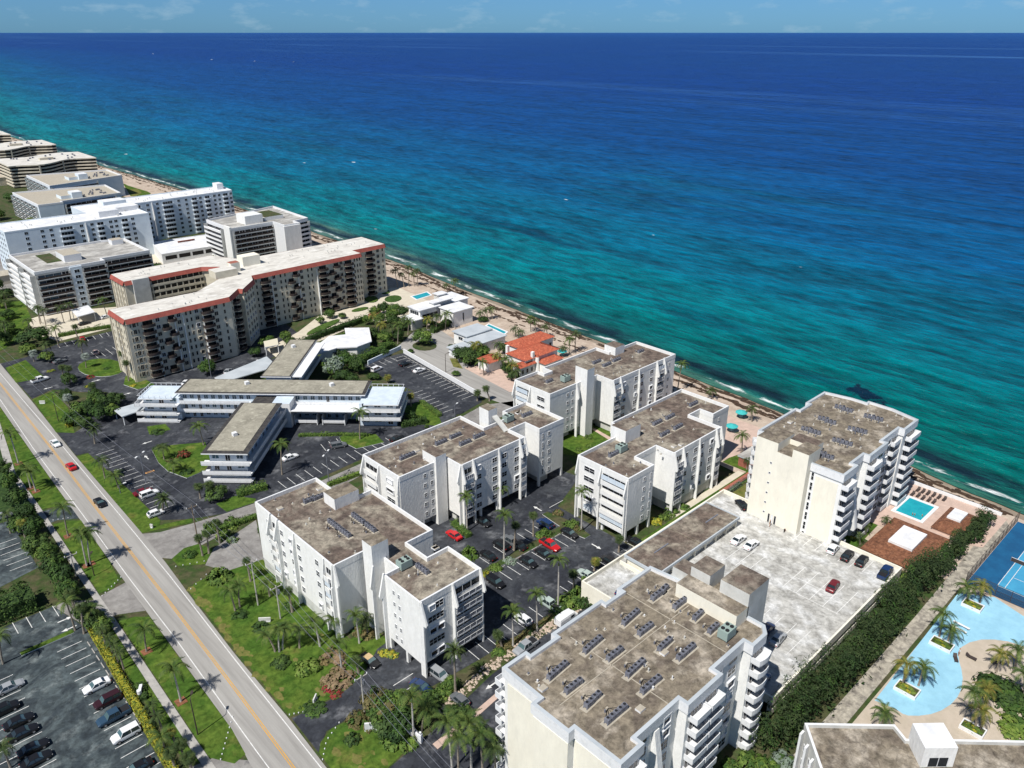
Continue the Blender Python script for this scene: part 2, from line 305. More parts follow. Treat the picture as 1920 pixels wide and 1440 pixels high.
# sea: rows by distance from the shore, so that the depth colour follows the coast
def sea():
    D = [-4, 0, 3, 8, 16, 30, 50, 80, 120, 180, 260, 380, 560, 850, 1300, 2200, 4000, 9000, 30000, 120000, 400000]
    VV = [-300000, -40000, -12000] + VS + [12000, 40000, 150000, 400000]
    verts = []; faces = []; uvs = []
    for v in VV:
        vc = min(max(v, -3000), 6000)
        for d in D:
            verts.append((coast(vc) + d, v, 0.0)); uvs.append((d, v))
    n = len(D)
    for i in range(len(VV) - 1):
        for j in range(n - 1): faces.append((i * n + j, i * n + j + 1, (i + 1) * n + j + 1, (i + 1) * n + j))
    me = bpy.data.meshes.new('sea'); me.from_pydata(verts, [], faces)
    uv = me.uv_layers.new(name='shore'); 
    uv.data.foreach_set('uv', [c for l in me.loops for c in uvs[l.vertex_index]])
    m = bpy.data.materials.new('sea_water'); m.use_nodes = True; nt = m.node_tree; N, L = nt.nodes, nt.links; b = N['Principled BSDF']
    u = N.new('ShaderNodeUVMap'); u.uv_map = 'shore'; sx = N.new('ShaderNodeSeparateXYZ'); L.new(u.outputs[0], sx.inputs[0])
    geo = N.new('ShaderNodeNewGeometry')
    def noise(scale, stretch=(1, 1, 1), det=5, rough=.55, rot=0, dist=0):
        mp = N.new('ShaderNodeMapping'); mp.inputs['Scale'].default_value = stretch; mp.inputs['Rotation'].default_value = (0, 0, rot); L.new(geo.outputs['Position'], mp.inputs['Vector'])
        t = N.new('ShaderNodeTexNoise'); t.inputs['Scale'].default_value = scale; t.inputs['Detail'].default_value = det; t.inputs['Roughness'].default_value = rough; t.inputs['Distortion'].default_value = dist
        L.new(mp.outputs[0], t.inputs['Vector']); return t.outputs['Fac']
    def math_(op, a, b_=None, c=None):
        x = N.new('ShaderNodeMath'); x.operation = op
        for i, q in enumerate((a, b_, c)):
            if q is None: continue
            if isinstance(q, (int, float)): x.inputs[i].default_value = q
            else: L.new(q, x.inputs[i])
        return x.outputs[0]
    def rng(v, a, z, lo=0, hi=1):
        r = N.new('ShaderNodeMapRange'); r.inputs['From Min'].default_value = a; r.inputs['From Max'].default_value = z; r.inputs['To Min'].default_value = lo; r.inputs['To Max'].default_value = hi
        L.new(v, r.inputs['Value']); return r.outputs[0]
    def mix(f, a, b_):
        x = N.new('ShaderNodeMixRGB'); L.new(f, x.inputs[0])
        for i, q in ((1, a), (2, b_)):
            if isinstance(q, tuple): x.inputs[i].default_value = (*q, 1)
            else: L.new(q, x.inputs[i])
        return x.outputs[0]
    big = noise(.006, (1, .35, 1), 4)
    sg = N.new('ShaderNodeSeparateXYZ'); L.new(geo.outputs['Position'], sg.inputs[0])   # the shelf is narrower to the south
    dist = math_('ADD', math_('MULTIPLY', sx.outputs[0], rng(sg.outputs[1], 1200, 100, 1.0, 1.0)), math_('MULTIPLY', math_('SUBTRACT', big, .5), 90))
    lg = math_('LOGARITHM', math_('MAXIMUM', dist, 2.0), 10.0)
    cr = N.new('ShaderNodeValToRGB'); L.new(math_('DIVIDE', lg, 5.0), cr.inputs[0])
    e = cr.color_ramp.elements; cr.color_ramp.interpolation = 'EASE'
    stops = SEA_STOPS
    while len(e) < len(stops): e.new(.5)
    for q, (pos, c) in zip(e, stops): q.position = pos; q.color = (*c, 1)
    colr = cr.outputs[0]
    gr = math_('MULTIPLY', rng(sg.outputs[1], 300, 60), rng(sx.outputs[0], 200, 20)); colr = mix(math_('MULTIPLY', gr, .5), colr, (.0, .1, .07))   # greener shallows to the south
    # patches of dark reef and weed, streaks lying along the coast
    reef = rng(noise(.012, (1.6, .35, 1), 6, .62), .53, .64)
    inzone = math_('MULTIPLY', rng(sx.outputs[0], 60, 130), rng(sx.outputs[0], 420, 300))
    colr = mix(math_('MULTIPLY', math_('MULTIPLY', reef, inzone), .5), colr, (.0, .07, .12))
    # weed floating in the surf
    weed = rng(noise(.09, (1, .3, 1), 5, .6), .38, .52)
    near = math_('MULTIPLY', rng(sx.outputs[0], .5, 4), rng(sx.outputs[0], 14, 7))
    colr = mix(math_('MULTIPLY', math_('MULTIPLY', weed, near), .93), colr, (.006, .016, .026))
    # one black patch of weed off the right-hand tower
    mp = N.new('ShaderNodeMapping'); mp.vector_type = 'TEXTURE'; mp.inputs['Location'].default_value = (*at(1620, 738), 0); mp.inputs['Rotation'].default_value = (0, 0, R(-25)); mp.inputs['Scale'].default_value = (4.2, 8.5, 1); L.new(geo.outputs['Position'], mp.inputs['Vector'])
    ln = N.new('ShaderNodeVectorMath'); ln.operation = 'LENGTH'; L.new(mp.outputs[0], ln.inputs[0])
    sp = math_('ADD', ln.outputs['Value'], math_('MULTIPLY', math_('SUBTRACT', noise(.25, det=3), .5), 2.2))
    colr = mix(rng(sp, 1.0, .7), colr, (.004, .01, .022))
    for pc, hd, sc_, am in (((930, 418), -6, (9, 75), .75), ((1010, 440), -8, (6, 40), .6), ((505, 322), -2, (9, 60), .6), ((1330, 600), -4, (8, 40), .35), ((1500, 700), -4, (5, 34), .45), ((1180, 480), -8, (9, 60), .3)):      # darker reef streaks lying along the coast
        mp = N.new('ShaderNodeMapping'); mp.vector_type = 'TEXTURE'; mp.inputs['Location'].default_value = (*at(*pc), 0); mp.inputs['Rotation'].default_value = (0, 0, R(hd)); mp.inputs['Scale'].default_value = (*sc_, 1); L.new(geo.outputs['Position'], mp.inputs['Vector'])
        ln = N.new('ShaderNodeVectorMath'); ln.operation = 'LENGTH'; L.new(mp.outputs[0], ln.inputs[0])
        sp = math_('ADD', ln.outputs['Value'], math_('MULTIPLY', math_('SUBTRACT', noise(.06, (1, .5, 1), det=5), .5), 2.6))
        colr = mix(math_('MULTIPLY', rng(sp, 1.25, .35), am), colr, (.0, .035, .07))
    # light wind lanes far out
    lane = math_('MULTIPLY', rng(noise(.0012, (1, .09, 1), 8, .7, dist=.4), .55, .7), rng(sx.outputs[0], 700, 1500))
    colr = mix(math_('MULTIPLY', lane, .4), colr, (.09, .25, .5))
    dk = math_('MULTIPLY', rng(noise(.0005, (1, .12, 1), 5, .6), .45, .62), rng(sx.outputs[0], 900, 2500))
    colr = mix(math_('MULTIPLY', dk, .35), colr, (.0, .03, .15))
    # foam: swash line and a few breaking crests
    sw = math_('MULTIPLY', rng(noise(.3, (1, .3, 1), 5, .65), .5, .68), rng(math_('ABSOLUTE', math_('SUBTRACT', math_('ADD', sx.outputs[0], math_('MULTIPLY', math_('SUBTRACT', noise(.05, det=3), .5), 3.5)), .3)), 1.7, .4))
    crest = math_('MULTIPLY', rng(noise(.09, (1, .5, 1), 2, .5), .755, .79), rng(sx.outputs[0], 5, 25))
    crest = math_('MULTIPLY', crest, rng(sx.outputs[0], 260, 150))
    foam = math_('MINIMUM', math_('ADD', sw, crest), 1.0)
    colr = mix(foam, colr, (.75, .78, .78))
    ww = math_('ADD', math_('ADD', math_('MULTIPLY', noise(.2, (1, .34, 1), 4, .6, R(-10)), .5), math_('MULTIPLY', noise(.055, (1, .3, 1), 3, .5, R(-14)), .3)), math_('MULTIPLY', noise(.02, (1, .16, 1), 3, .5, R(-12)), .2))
    sv = N.new('ShaderNodeVectorMath'); sv.operation = 'SCALE'; L.new(colr, sv.inputs[0]); L.new(rng(ww, .39, .61, .45, 1.6), sv.inputs['Scale']); colr = mix(foam, sv.outputs[0], (.75, .78, .78))   # wave light and shade put into the colour: crests brighter, troughs darker
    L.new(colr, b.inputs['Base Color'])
    b.inputs['Specular IOR Level'].default_value = .035
    r2 = mix(foam, (.3, .3, .3), (.8, .8, .8)); L.new(r2, b.inputs['Roughness'])
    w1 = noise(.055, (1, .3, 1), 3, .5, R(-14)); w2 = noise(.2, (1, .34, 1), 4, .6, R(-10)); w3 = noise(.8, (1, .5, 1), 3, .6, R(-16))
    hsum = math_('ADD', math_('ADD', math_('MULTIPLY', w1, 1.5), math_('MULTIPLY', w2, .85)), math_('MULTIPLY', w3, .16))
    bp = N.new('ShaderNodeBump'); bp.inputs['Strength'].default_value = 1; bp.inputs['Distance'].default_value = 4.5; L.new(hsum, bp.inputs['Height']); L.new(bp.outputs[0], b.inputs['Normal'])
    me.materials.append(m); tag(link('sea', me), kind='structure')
SEA_STOPS = [(.0, (.07, .12, .09)), (.17, (.014, .12, .115)), (.3, (.0, .135, .15)), (.36, (.0, .125, .165)), (.42, (.0, .1, .18)), (.48, (.0, .07, .185)), (.55, (.0, .042, .175)), (.63, (.0, .027, .165)), (.75, (.0, .028, .165)), (1, (.0, .045, .22))]
sea()

# ---------------------------------------------------------------- roads, lots, lawns
EAST = [(51.5, 900), (51.5, 420), (49.3, 321), (48.4, 279), (47.3, 248), (46.8, 229), (46.0, 178), (45.5, 162), (44.7, 148), (43.6, 124), (43.2, 102), (42.5, 88), (41, 40), (40, 0)]
WEST = [(41.8, 900), (41.8, 420), (39.8, 281), (38.4, 240), (37.3, 201), (36.3, 163), (35.9, 147), (34.9, 107), (33.8, 98), (32, 40), (31, 0)]
sheet('road', EAST + WEST[::-1], .05, ROAD)
def ribbon(name, pts, w, z, m, parts=None, dash=None):
    mb = parts or MB()
    for (a, b) in zip(pts, pts[1:]):
        d = Vector((b[0] - a[0], b[1] - a[1])); L = d.length; d /= L; n = Vector((-d.y, d.x)) * w / 2
        mb.face([(a[0] - n.x, a[1] - n.y, z), (b[0] - n.x, b[1] - n.y, z), (b[0] + n.x, b[1] + n.y, z), (a[0] + n.x, a[1] + n.y, z)], m)
    return mb
mk = MB()
cl = [(45.8, 420), (44.6, 301), (43.2, 239), (41.9, 200), (40.6, 148), (39.5, 115), (38.6, 92), (37, 40), (36, 0)]
ribbon('', [(x - .17, y) for x, y in cl], .17, .056, PAINTY, mk); ribbon('', [(x + .17, y) for x, y in cl], .17, .056, PAINTY, mk)
ribbon('', [(48.5, 420), (46.9, 309), (45.9, 236), (45, 190), (44.2, 156), (42.9, 122), (41.9, 89.6), (40.4, 40)], .16, .056, PAINTW, mk)
ribbon('', [(43, 420), (41.2, 287), (39.4, 243), (38.3, 195), (37.4, 163), (37, 136), (35.8, 100), (34.4, 40)], .16, .056, PAINTW, mk)
tag(link('road_markings', mk.mesh('road_markings')), kind='structure')
def stalls(name, groups, z=.056, m=PAINTW, w=.13):       # (x0,y0,dx,dy,count,lx,ly)
    mb = MB()
    for x0, y0, dx, dy, n, lx, ly in groups:
        for i in range(n):
            a = (x0 + dx * i, y0 + dy * i); ribbon('', [a, (a[0] + lx, a[1] + ly)], w, z, m, mb)
    return tag(link(name, mb.mesh(name)), kind='structure')
def stops(label, rows, m=None):                            # concrete wheel stops
    for x0, y0, dx, dy, n, along in rows:
        for i in range(n):
            x, y = x0 + dx * i, y0 + dy * i
            if not hasattr(stops, 'me'):
                b = MB(); b.box(-.9, .9, -.09, .09, 0, .13, SIDE); stops.me = b.mesh('wheel_stop')
            o = link('wheel_stop', stops.me, None, (x, y, .05), pi / 2 if along == 'y' else 0)
            tag(o, 'pale concrete wheel stop %s, %s in the row' % (label, ORD[i]), 'wheel stop', 'wheel stops ' + label)
# west side of the road
sheet('parking_lot', [(-60, 60), (22.6, 60), (22.8, 95), (23.4, 112), (25.3, 151), (22.4, 163.2), (-60, 163.2)], .03, ASPH2)
sheet('parking_lot', [(-60, 172), (14, 172), (16, 178), (24, 180), (24.2, 197), (33, 197.5), (37.5, 194.5), (37.4, 203), (31, 204.6), (20, 206), (-60, 210)], .03, ASPH2)
sheet('driveway', [(22.4, 163.2), (25.3, 152), (31.2, 151.3), (35.9, 148.5), (36.3, 161), (28.8, 159.6), (25, 163.2)], .036, ASPH3)
sheet('driveway', [(23, 98), (34.6, 94.5), (34.9, 98), (30, 103.5), (23, 105)], .036, ASPH3)
sheet('sidewalk', [(28, 100), (29.4, 100), (29.5, 110), (30.4, 150), (30.8, 170), (31.6, 205), (31.9, 231), (34.2, 248), (37, 270), (38.5, 330), (40, 420), (38.6, 420), (37.2, 330), (35.6, 272), (32.5, 249.5), (30.5, 235), (30.4, 204), (29.5, 171), (29, 147), (28, 110)], .07, SIDE)
sheet('verge_lawn', [(29.5, 104), (32, 100), (34.2, 100.5), (34.9, 107), (35.7, 146), (33.5, 148.2), (30.6, 149)], .055, GRASS)
sheet('verge_lawn', [(30.8, 161), (33.5, 160.5), (35.6, 163), (36.3, 170), (37.2, 193.5), (34.5, 195.5), (31.6, 196.5)], .055, GRASS)
sheet('verge_lawn', [(31.7, 205.5), (36, 204), (37.3, 205), (38.3, 240), (39.7, 281), (41.6, 415), (40.1, 415), (38.6, 330), (37.1, 270), (34.3, 248), (32, 231)], .055, GRASS)
sheet('inner_verge', [(26.2, 108), (27.9, 104), (28.9, 147), (27, 150), (26.6, 148)], .05, GRASS)
sheet('inner_verge', [(24.8, 178), (29.4, 171), (30.3, 204), (26, 205), (25, 197)], .05, SOIL)
sheet('inner_verge', [(-60, 163), (22, 163.2), (25, 163.4), (29, 171), (24.8, 178), (14, 176), (14, 172), (-60, 172)], .045, SOIL)
sheet('hedge_bed', [(23.3, 104), (24.1, 104), (25.9, 151), (25.1, 151)], .06, MULCH)
# east side: motel grounds
sheet('parking_lot', [(47, 229.5), (50, 229), (51.2, 197), (51.5, 180), (57, 175.5), (64.6, 171.8), (90, 170.8), (142, 174.6), (143, 200), (120, 215), (95, 240), (75, 262), (60, 262), (56, 248), (51.5, 245), (47.4, 248.5)], .03, ASPH)
sheet('parking_lot', P((0, 682), (48, 670), (108, 645), (222, 618), (300, 640), (420, 700), (620, 640), (640, 655), (400, 712), (262, 748), (238, 757), (200, 735), (150, 735), (98, 730), (60, 748)), .036, ASPH)
sheet('parking_lot', [(144, 230), (146.5, 232), (161.8, 229.6), (157, 181), (154.5, 177), (144.2, 174.8), (138.1, 176.8), (140, 182), (143.4, 200), (142.8, 221)], .04, ASPH)
sheet('verge_lawn', P((10, 690), (48, 675), (84, 708), (30, 718)), .055, GRASS)
sheet('verge_lawn', P((61, 749), (100, 733), (128, 765), (140, 812), (105, 811)), .055, GRASS)
sheet('verge_lawn', [(46.9, 228.6), (49.9, 228.3), (51.1, 197), (51.3, 180), (50.4, 178), (57.4, 175.6), (56.6, 173.7), (46, 177.6)], .055, GRASS)
isl = [(63.8, 217.6), (69.2, 216.8), (77, 211.8), (73.5, 200), (70, 196), (64.5, 195.3), (62.3, 202.6), (62.3, 209)]
sheet('lawn_island', isl, .17, GRASS, thick=.14, side=TRIM)
sheet('garden_bed', P((262, 1380 / 2.0), (300, 690), (262, 700)), .05, GRASS)
sheet('garden_bed', P(*[(190 + 44 * cos(t) / 1, 690 + 17 * sin(t)) for t in [i * pi / 8 for i in range(16)]]), .17, GRASS, thick=.14, side=TRIM)
sheet('garden_bed', P((235, 707), (250, 698), (290, 722), (258, 731), (232, 722)), .17, GRASS, thick=.14, side=TRIM)
sheet('garden_bed', P((0, 565), (45, 565), (60, 600), (30, 640), (0, 658)), .055, GRASS)
sheet('forecourt_paving', P((50, 600), (100, 585), (225, 575), (222, 612), (110, 640), (70, 628)), .05, TERR)
sheet('access_road', P((258, 1002), (300, 998), (360, 982), (425, 962), (480, 943), (595, 905), (680, 868), (860, 785), (905, 760), (963, 752), (965, 775), (905, 792), (690, 885), (615, 925), (480, 968), (375, 1024), (322, 1048), (290, 1045)), .045, ASPH3)
sheet('garden_bed', P((405, 945), (440, 930), (480, 935), (478, 942), (425, 960)), .055, GRASS)
sheet('garden_bed', P((636, 820), (670, 812), (705, 815), (720, 830), (668, 842), (640, 828)), .16, GRASS, thick=.13, side=TRIM)
sheet('garden_bed', P((752, 765), (790, 752), (825, 785), (830, 800), (780, 795)), .055, GRASS)
sheet('garden_bed', P((275, 800), (310, 795), (320, 806), (280, 815)), .055, GRASS)
sheet('garden_bed', P((322, 1048), (345, 1028), (372, 1020), (400, 1030), (385, 1058), (335, 1062)), .056, GRASS)
sheet('parking_lot', P((398, 1030), (480, 975), (495, 1045), (560, 1120), (440, 1075), (385, 1060)), .03, ASPH3)
# lawns in front of the stuccoed block
sheet('front_lawn', [(45, 148), (47, 150.3), (50, 150.3), (62, 148), (62, 112), (67, 112), (67.5, 106.3), (64.4, 106), (58.5, 102.2), (52.4, 101), (43.5, 102.6)], .055, GRASS)
def dry_patches():
    rg = random.Random(8); mb = MB()
    for i in range(95):
        if i % 3 == 2: continue
        if i < 62: y = rg.uniform(104, 149); x = 43.6 + (y - 104) * .028 + abs(rg.gauss(0, 1.1))
        elif i < 78: x, y = rg.uniform(46, 60), rg.uniform(103, 146)
        else: x, y = rg.uniform(43.5, 51), rg.uniform(83, 94)
        r_ = rg.uniform(.3, 1.3); n = 9; k = len(mb.v); mb.v += [(x + cos(j * 2 * pi / n) * r_ * rg.uniform(.5, 1.2) * .7, y + sin(j * 2 * pi / n) * r_ * rg.uniform(.5, 1.3), .059 + i * .0001) for j in range(n)]; mb.f.append(tuple(range(k, k + n))); mb.m.append(mb.mi(GRASSD))
    tag(link('dry_grass_patches', mb.mesh('dry_grass_patches')), kind='structure')
dry_patches()
sheet('driveway', [(43.6, 102), (52.4, 100.8), (58.5, 102), (64.4, 106), (64.4, 94), (60.4, 93), (50.2, 95.2), (46.5, 95.4), (43.2, 92.5)], .04, ASPH)
sheet('corner_lawn', [(43.2, 92.3), (44.5, 94), (47.4, 95.3), (50.1, 94.8), (52.8, 90.5), (53.6, 82.6), (50, 82), (42.6, 82)], .055, GRASS)
sheet('parking_lot', [(60.4, 93), (64.4, 106), (67, 107), (75.6, 113), (84, 113), (84, 133), (90, 147), (143.5, 147), (141, 128), (142, 123), (127, 117), (127, 93), (122.9, 89.5), (105, 88.9), (95.6, 89.5), (84.7, 90), (79, 90), (66, 91)], .03, ASPH)
sheet('access_road', [(30, 76), (43, 79.5), (50, 81.8), (59.4, 82.8), (76, 85.6), (104.9, 87), (104.9, 69), (60, 69), (57, 74), (40, 71)], .045, ASPH)
sheet('rock_bed', [(66, 90.6), (60, 83.4), (76, 86.2), (104.9, 87.6), (105, 88.7), (84.7, 89.8)], .06, SOIL)
sheet('brick_strip', [(58, 80.6), (67, 81), (76.5, 81.9), (76.5, 80.9), (67, 79.8), (58, 79.2)], .17, PAVE, thick=.13)
isl2 = [(94.5, 110.4), (94.5, 108.9), (120.5, 107.9), (121.4, 102.8), (123.4, 102.8), (124.4, 110), (123.2, 117), (121.4, 117), (120.8, 110.4)]
sheet('planted_island', isl2, .17, SOIL, thick=.14, side=TRIM)
stalls('parking_markings', [(51.3, 226, .02, -2.58, 17, 4.9, 0), (81.5, 172.3, 2.72, .06, 14, .1, 4.8), (155.2, 227.5, -.25, -2.62, 18, 4.9, -.1), (142.5, 197.8, -.3, -2.62, 8, 3.6, -.2), (145, 229, 2.6, 0, 5, .1, -4.6), (100, 183, 2.6, 0, 4, 1, 4.5)])
stalls('parking_markings', [(98.4, 111.2, 2.57, 0, 8, 0, 4.2), (95.6, 103.4, 2.58, 0, 11, 0, 4.3), (76.9, 90.1, 2.5, .02, 8, .1, 4.2), (104.2, 91.2, 2.57, 0, 10, 0, 3.5), (86, 125, 2.57, 0, 3, 0, 4.5), (61, 96, 0, -2.5, 2, 4.5, 0), (125, 118, 0, 0, 1, 5, 0)])
stalls('parking_markings', [(18.8, 148, 0, -2.62, 18, 4.5, 0), (14.8, 159, 2.5, 0, 4, 0, 4.4), (-12.6, 159, 2.5, 0, 9, 0, 4.4), (6, 147.3, 0, -2.62, 18, 5, 0), (.9, 147.3, 0, -2.62, 18, 5, 0), (19, 196, 0, -2.62, 6, 4.6, 0)])
stalls('parking_markings', [(70, 324, 2.6, .1, 9, .5, 5), (77, 303, 2.6, .1, 6, 0, 8)], z=.06)
stops('along the yellow hedge', [(24, 146, -.01, -2.62, 13, 'y')]); stops('along the planted island', [(97, 108.2, 2.58, 0, 9, 'x')]); stops('by the white boundary wall', [(160, 226, -.25, -2.62, 16, 'y')])
mb = MB(); mb.box(13.5, 23, 151.5, 152.8, .0, .2, TRIM, top=GRASS); tag(link('kerb_island', mb.mesh('kerb_island')), kind='structure')
mb = MB(); p0 = at(281, 885); mb.box(p0[0] - 1.2, p0[0] + 1.2, p0[1] - .35, p0[1] + .35, .04, .066, PAINTO); mb.box(p0[0] - .9, p0[0] + .9, p0[1] - .18, p0[1] + .18, .04, .07, ASPH); tag(link('orange_pavement_marking', mb.mesh('x')), kind='structure')
def arrow(px, py, ang, s=1.0):
    x, y = at(px, py); mb = MB(); c, q = cos(ang), sin(ang); tr = lambda a, b: (x + (a * c - b * q) * s, y + (a * q + b * c) * s, .07)
    mb.face([tr(-1.4, -.15), tr(.4, -.15), tr(.4, .15), tr(-1.4, .15)], PAINTW); mb.face([tr(.4, -.5), tr(1.5, 0), tr(.4, .5)], PAINTW)
    tag(link('painted_arrow', mb.mesh('painted_arrow')), kind='structure')
for a in ((276, 830, pi), (275, 858, pi / 2), (122, 1162, 0), (130, 1179, pi), (1008, 954, pi / 2), (1118, 1025, -pi / 2), (922, 1285, pi), (90, 728, pi), (180, 714, 0), (237, 739, 0)): arrow(*a)
# courtyard, paths and seaside gardens
sheet('courtyard_lawn', P((1058, 805), (1105, 790), (1140, 800), (1170, 820), (1130, 830), (1090, 858), (1050, 850)), .055, GRASS)
sheet('courtyard_path', P((1103, 801), (1107, 799), (1148, 822), (1143, 826)), .07, PAVE)
sheet('garden_path', [(144, 93.4), (176, 93.4), (176, 95.3), (144, 95.3)], .06, TERR)
sheet('side_lawn', [(128, 90.6), (200, 90.6), (200, 93.4), (128, 93.4)], .05, GRASS)
sheet('side_lawn', [(177, 93), (200, 93), (200, 101), (177, 101)], .055, GRASS)
sheet('dry_lawn', [(148.6, 84.4), (153.2, 79.8), (160, 84), (172, 84), (172, 90), (150, 90)], .05, GRASSD)
sheet('red_path', [(163, 91.5), (182, 91.5), (182, 93), (163, 93)], .065, REDPAVE)
sheet('pool_terrace', [(178, 101.5), (203, 96), (204, 120), (180, 120)], .1, PAVE)
sheet('pool_terrace', [(177.5, 57), (177.5, 63.8), (203.5, 63.8), (203.5, 36.5), (186, 36.5), (183.2, 42)], .1, PAVE)
sheet('side_lawn', [(160, 56.6), (178, 57.4), (192, 60), (192, 64.5), (160, 60.5)], .06, GRASS)
def wallrun(name, pts, w, h, m, label, z=0, cat='wall'):
    mb = MB()
    for a, b in zip(pts, pts[1:]): mb.bar((*a, z + h / 2), (*b, z + h / 2), w, h, m)
    return tag(link(name, mb.mesh(name)), label, cat)
wallrun('garden_wall', [(203.8, 64), (203.8, 38)], .35, .9, TRIM, 'low white wall between the pool terrace and the beach')
wallrun('boundary_wall', P((757, 662), (895, 742)), .35, 1.7, TRIM, 'long white wall between the motel parking lot and the cul-de-sac')
wallrun('boundary_wall', P((690, 684), (752, 655)), .35, 1.6, COOLW, 'short pale wall below the hedge behind the motel parking lot')
sheet('cul_de_sac', P((757, 640), (775, 622), (820, 615), (852, 636), (852, 662), (885, 690), (975, 742), (965, 765), (900, 742), (760, 660), (745, 650)), .045, ROAD)
sheet('villa_courtyard', P((870, 690), (905, 680), (960, 700), (985, 735), (955, 735)), .06, PAVE)
sheet('planting_bed', P(*[(796 + 23 * cos(t), 649 + 9 * sin(t)) for t in [i * pi / 8 for i in range(16)]]), .12, SOIL)
sheet('verge_lawn', P((843, 672), (856, 672), (868, 692), (850, 688)), .055, GRASSD)
sheet('condo_terrace', P((500, 655), (560, 622), (596, 594), (640, 582), (681, 570), (692, 550), (716, 546), (735, 540), (800, 535), (850, 555), (800, 590), (755, 592), (715, 606), (690, 598), (640, 622), (600, 640), (560, 655), (520, 672)), .05, TERR)
sheet('parking_lot', [(75, 262), (100, 243), (128, 262), (143, 268), (146, 289), (134, 289.5), (122, 277), (115, 269.5), (78, 269.5)], .034, ASPH)
def ell(px, py, a, b, n=14, tilt=0): return P(*[(px + a * cos(t) * cos(tilt) - b * sin(t) * sin(tilt), py + b * sin(t) * cos(tilt) + a * cos(t) * sin(tilt)) for t in [i * 2 * pi / n for i in range(n)]])
for a in ((697, 562, 12, 6), (737, 561, 16, 6, 14, -.1), (722, 548, 9, 4), (675, 581, 16, 3, 14, -.2), (606, 614, 34, 5, 14, -.42)): sheet('garden_bed', ell(*a), .35, LF_M, thick=.3, side=LF_M)
sheet('red_path', P((690, 589), (715, 580), (712, 595), (692, 600)), .065, REDPAVE)
sheet('terrace_paving', [(140, 405), (192, 405), (192, 445), (140, 445)], .05, TERR)
sheet('lawn', P((228, 340), (250, 340), (285, 358), (280, 368), (245, 368)), .05, GRASS)
sheet('lawn', P((240, 356), (258, 354), (266, 362), (250, 370)), .08, GRASSD)
sheet('lawn', [(-400, 210), (30, 206), (32, 235), (37, 300), (38, 900), (-400, 900)], .02, LF_D)
sheet('service_paving', [(52, 420), (120, 420), (120, 560), (52, 700)], .03, ASPH3)
# right-hand corner: painted deck and court
sheet('sun_deck', [(112, 33.9), (168, 33.9), (168, -40), (100, -40), (100, 30)], .05, TANC)
r8 = lambda *p: [at(1440 + x / 4, 1080 + y / 4) for x, y in p]
sheet('blue_deck', r8((800, 935), (1425, 130), (1700, 160), (1920, 305), (2300, 520), (2300, 640), (1920, 530), (1800, 492), (1700, 478), (1600, 478), (1510, 500), (1450, 535), (1425, 580), (1432, 640), (1450, 700), (1460, 770), (1450, 850), (1420, 910), (1370, 965), (1300, 1010), (1220, 1038), (1130, 1050), (1050, 1048), (1010, 1035), (960, 1000)), .06, BLUED)
sheet('gravel_path', [(100, 34.5), (200, 34.9), (203, 37), (185, 38.2), (150, 37.6), (100, 37.6)], .08, GRAVEL)
sheet('tennis_surround', rect(169, 204, -12, 34.4), .07, BLUEC)
sheet('tennis_court', rect(173.3, 197.1, 18.4, 29.4), .076, BLUEM)
mb = MB(); lines = [((173.3, 29.4), (197.1, 29.4)), ((173.3, 18.4), (197.1, 18.4)), ((173.3, 18.4), (173.3, 29.4)), ((197.1, 18.4), (197.1, 29.4)), ((173.3, 28), (197.1, 28)), ((173.3, 19.8), (197.1, 19.8)), ((178.8, 19.8), (178.8, 28)), ((191.6, 19.8), (191.6, 28)), ((178.8, 23.9), (191.6, 23.9))]
for a, b in lines: ribbon('', [a, b], .12, .082, PAINTW, mb)
tag(link('court_markings', mb.mesh('court_markings')), kind='structure')

# ---------------------------------------------------------------- facade kit
CACHE = {}
def cached(key, fn):
    if key not in CACHE: CACHE[key] = fn()
    return CACHE[key]
def win_mesh(w, h, nx=2, ny=1, fm=None, gm=None, proud=.07, fr=.09):
    fm = fm or TRIM; gm = gm or GLASS
    def f():
        b = MB()
        for x0, x1, z0, z1 in ((-w / 2 - fr, w / 2 + fr, h / 2, h / 2 + fr), (-w / 2 - fr, w / 2 + fr, -h / 2 - fr, -h / 2), (-w / 2 - fr, -w / 2, -h / 2, h / 2), (w / 2, w / 2 + fr, -h / 2, h / 2)):
            b.box(x0, x1, -proud, 0, z0, z1, fm)
        for i in range(1, nx): x = -w / 2 + w * i / nx; b.box(x - .035, x + .035, -.06, -.031, -h / 2, h / 2, fm)
        for i in range(1, ny): z = -h / 2 + h * i / ny; b.box(-w / 2, w / 2, -.055, -.031, z - .035, z + .035, fm)
        p = MB(); p.box(-w / 2, w / 2, -.03, .0, -h / 2, h / 2, gm)
        return b.mesh('window'), p.mesh('pane')
    return cached(('w', round(w, 2), round(h, 2), nx, ny, fm.name, gm.name, proud), f)
def glass_mesh(w, h, n=3, gm=None, fm=None):     # wide glazed opening
    gm = gm or GLASS; fm = fm or TRIM
    def f():
        b = MB(); b.box(-w / 2, w / 2, -.04, 0, -h / 2, h / 2, gm)
        for i in range(n + 1): x = -w / 2 + w * i / n; b.box(x - .04, x + .04, -.08, -.04, -h / 2, h / 2, fm)
        return b.mesh('glazing')
    return cached(('g', round(w, 2), round(h, 2), n, gm.name, fm.name), f)
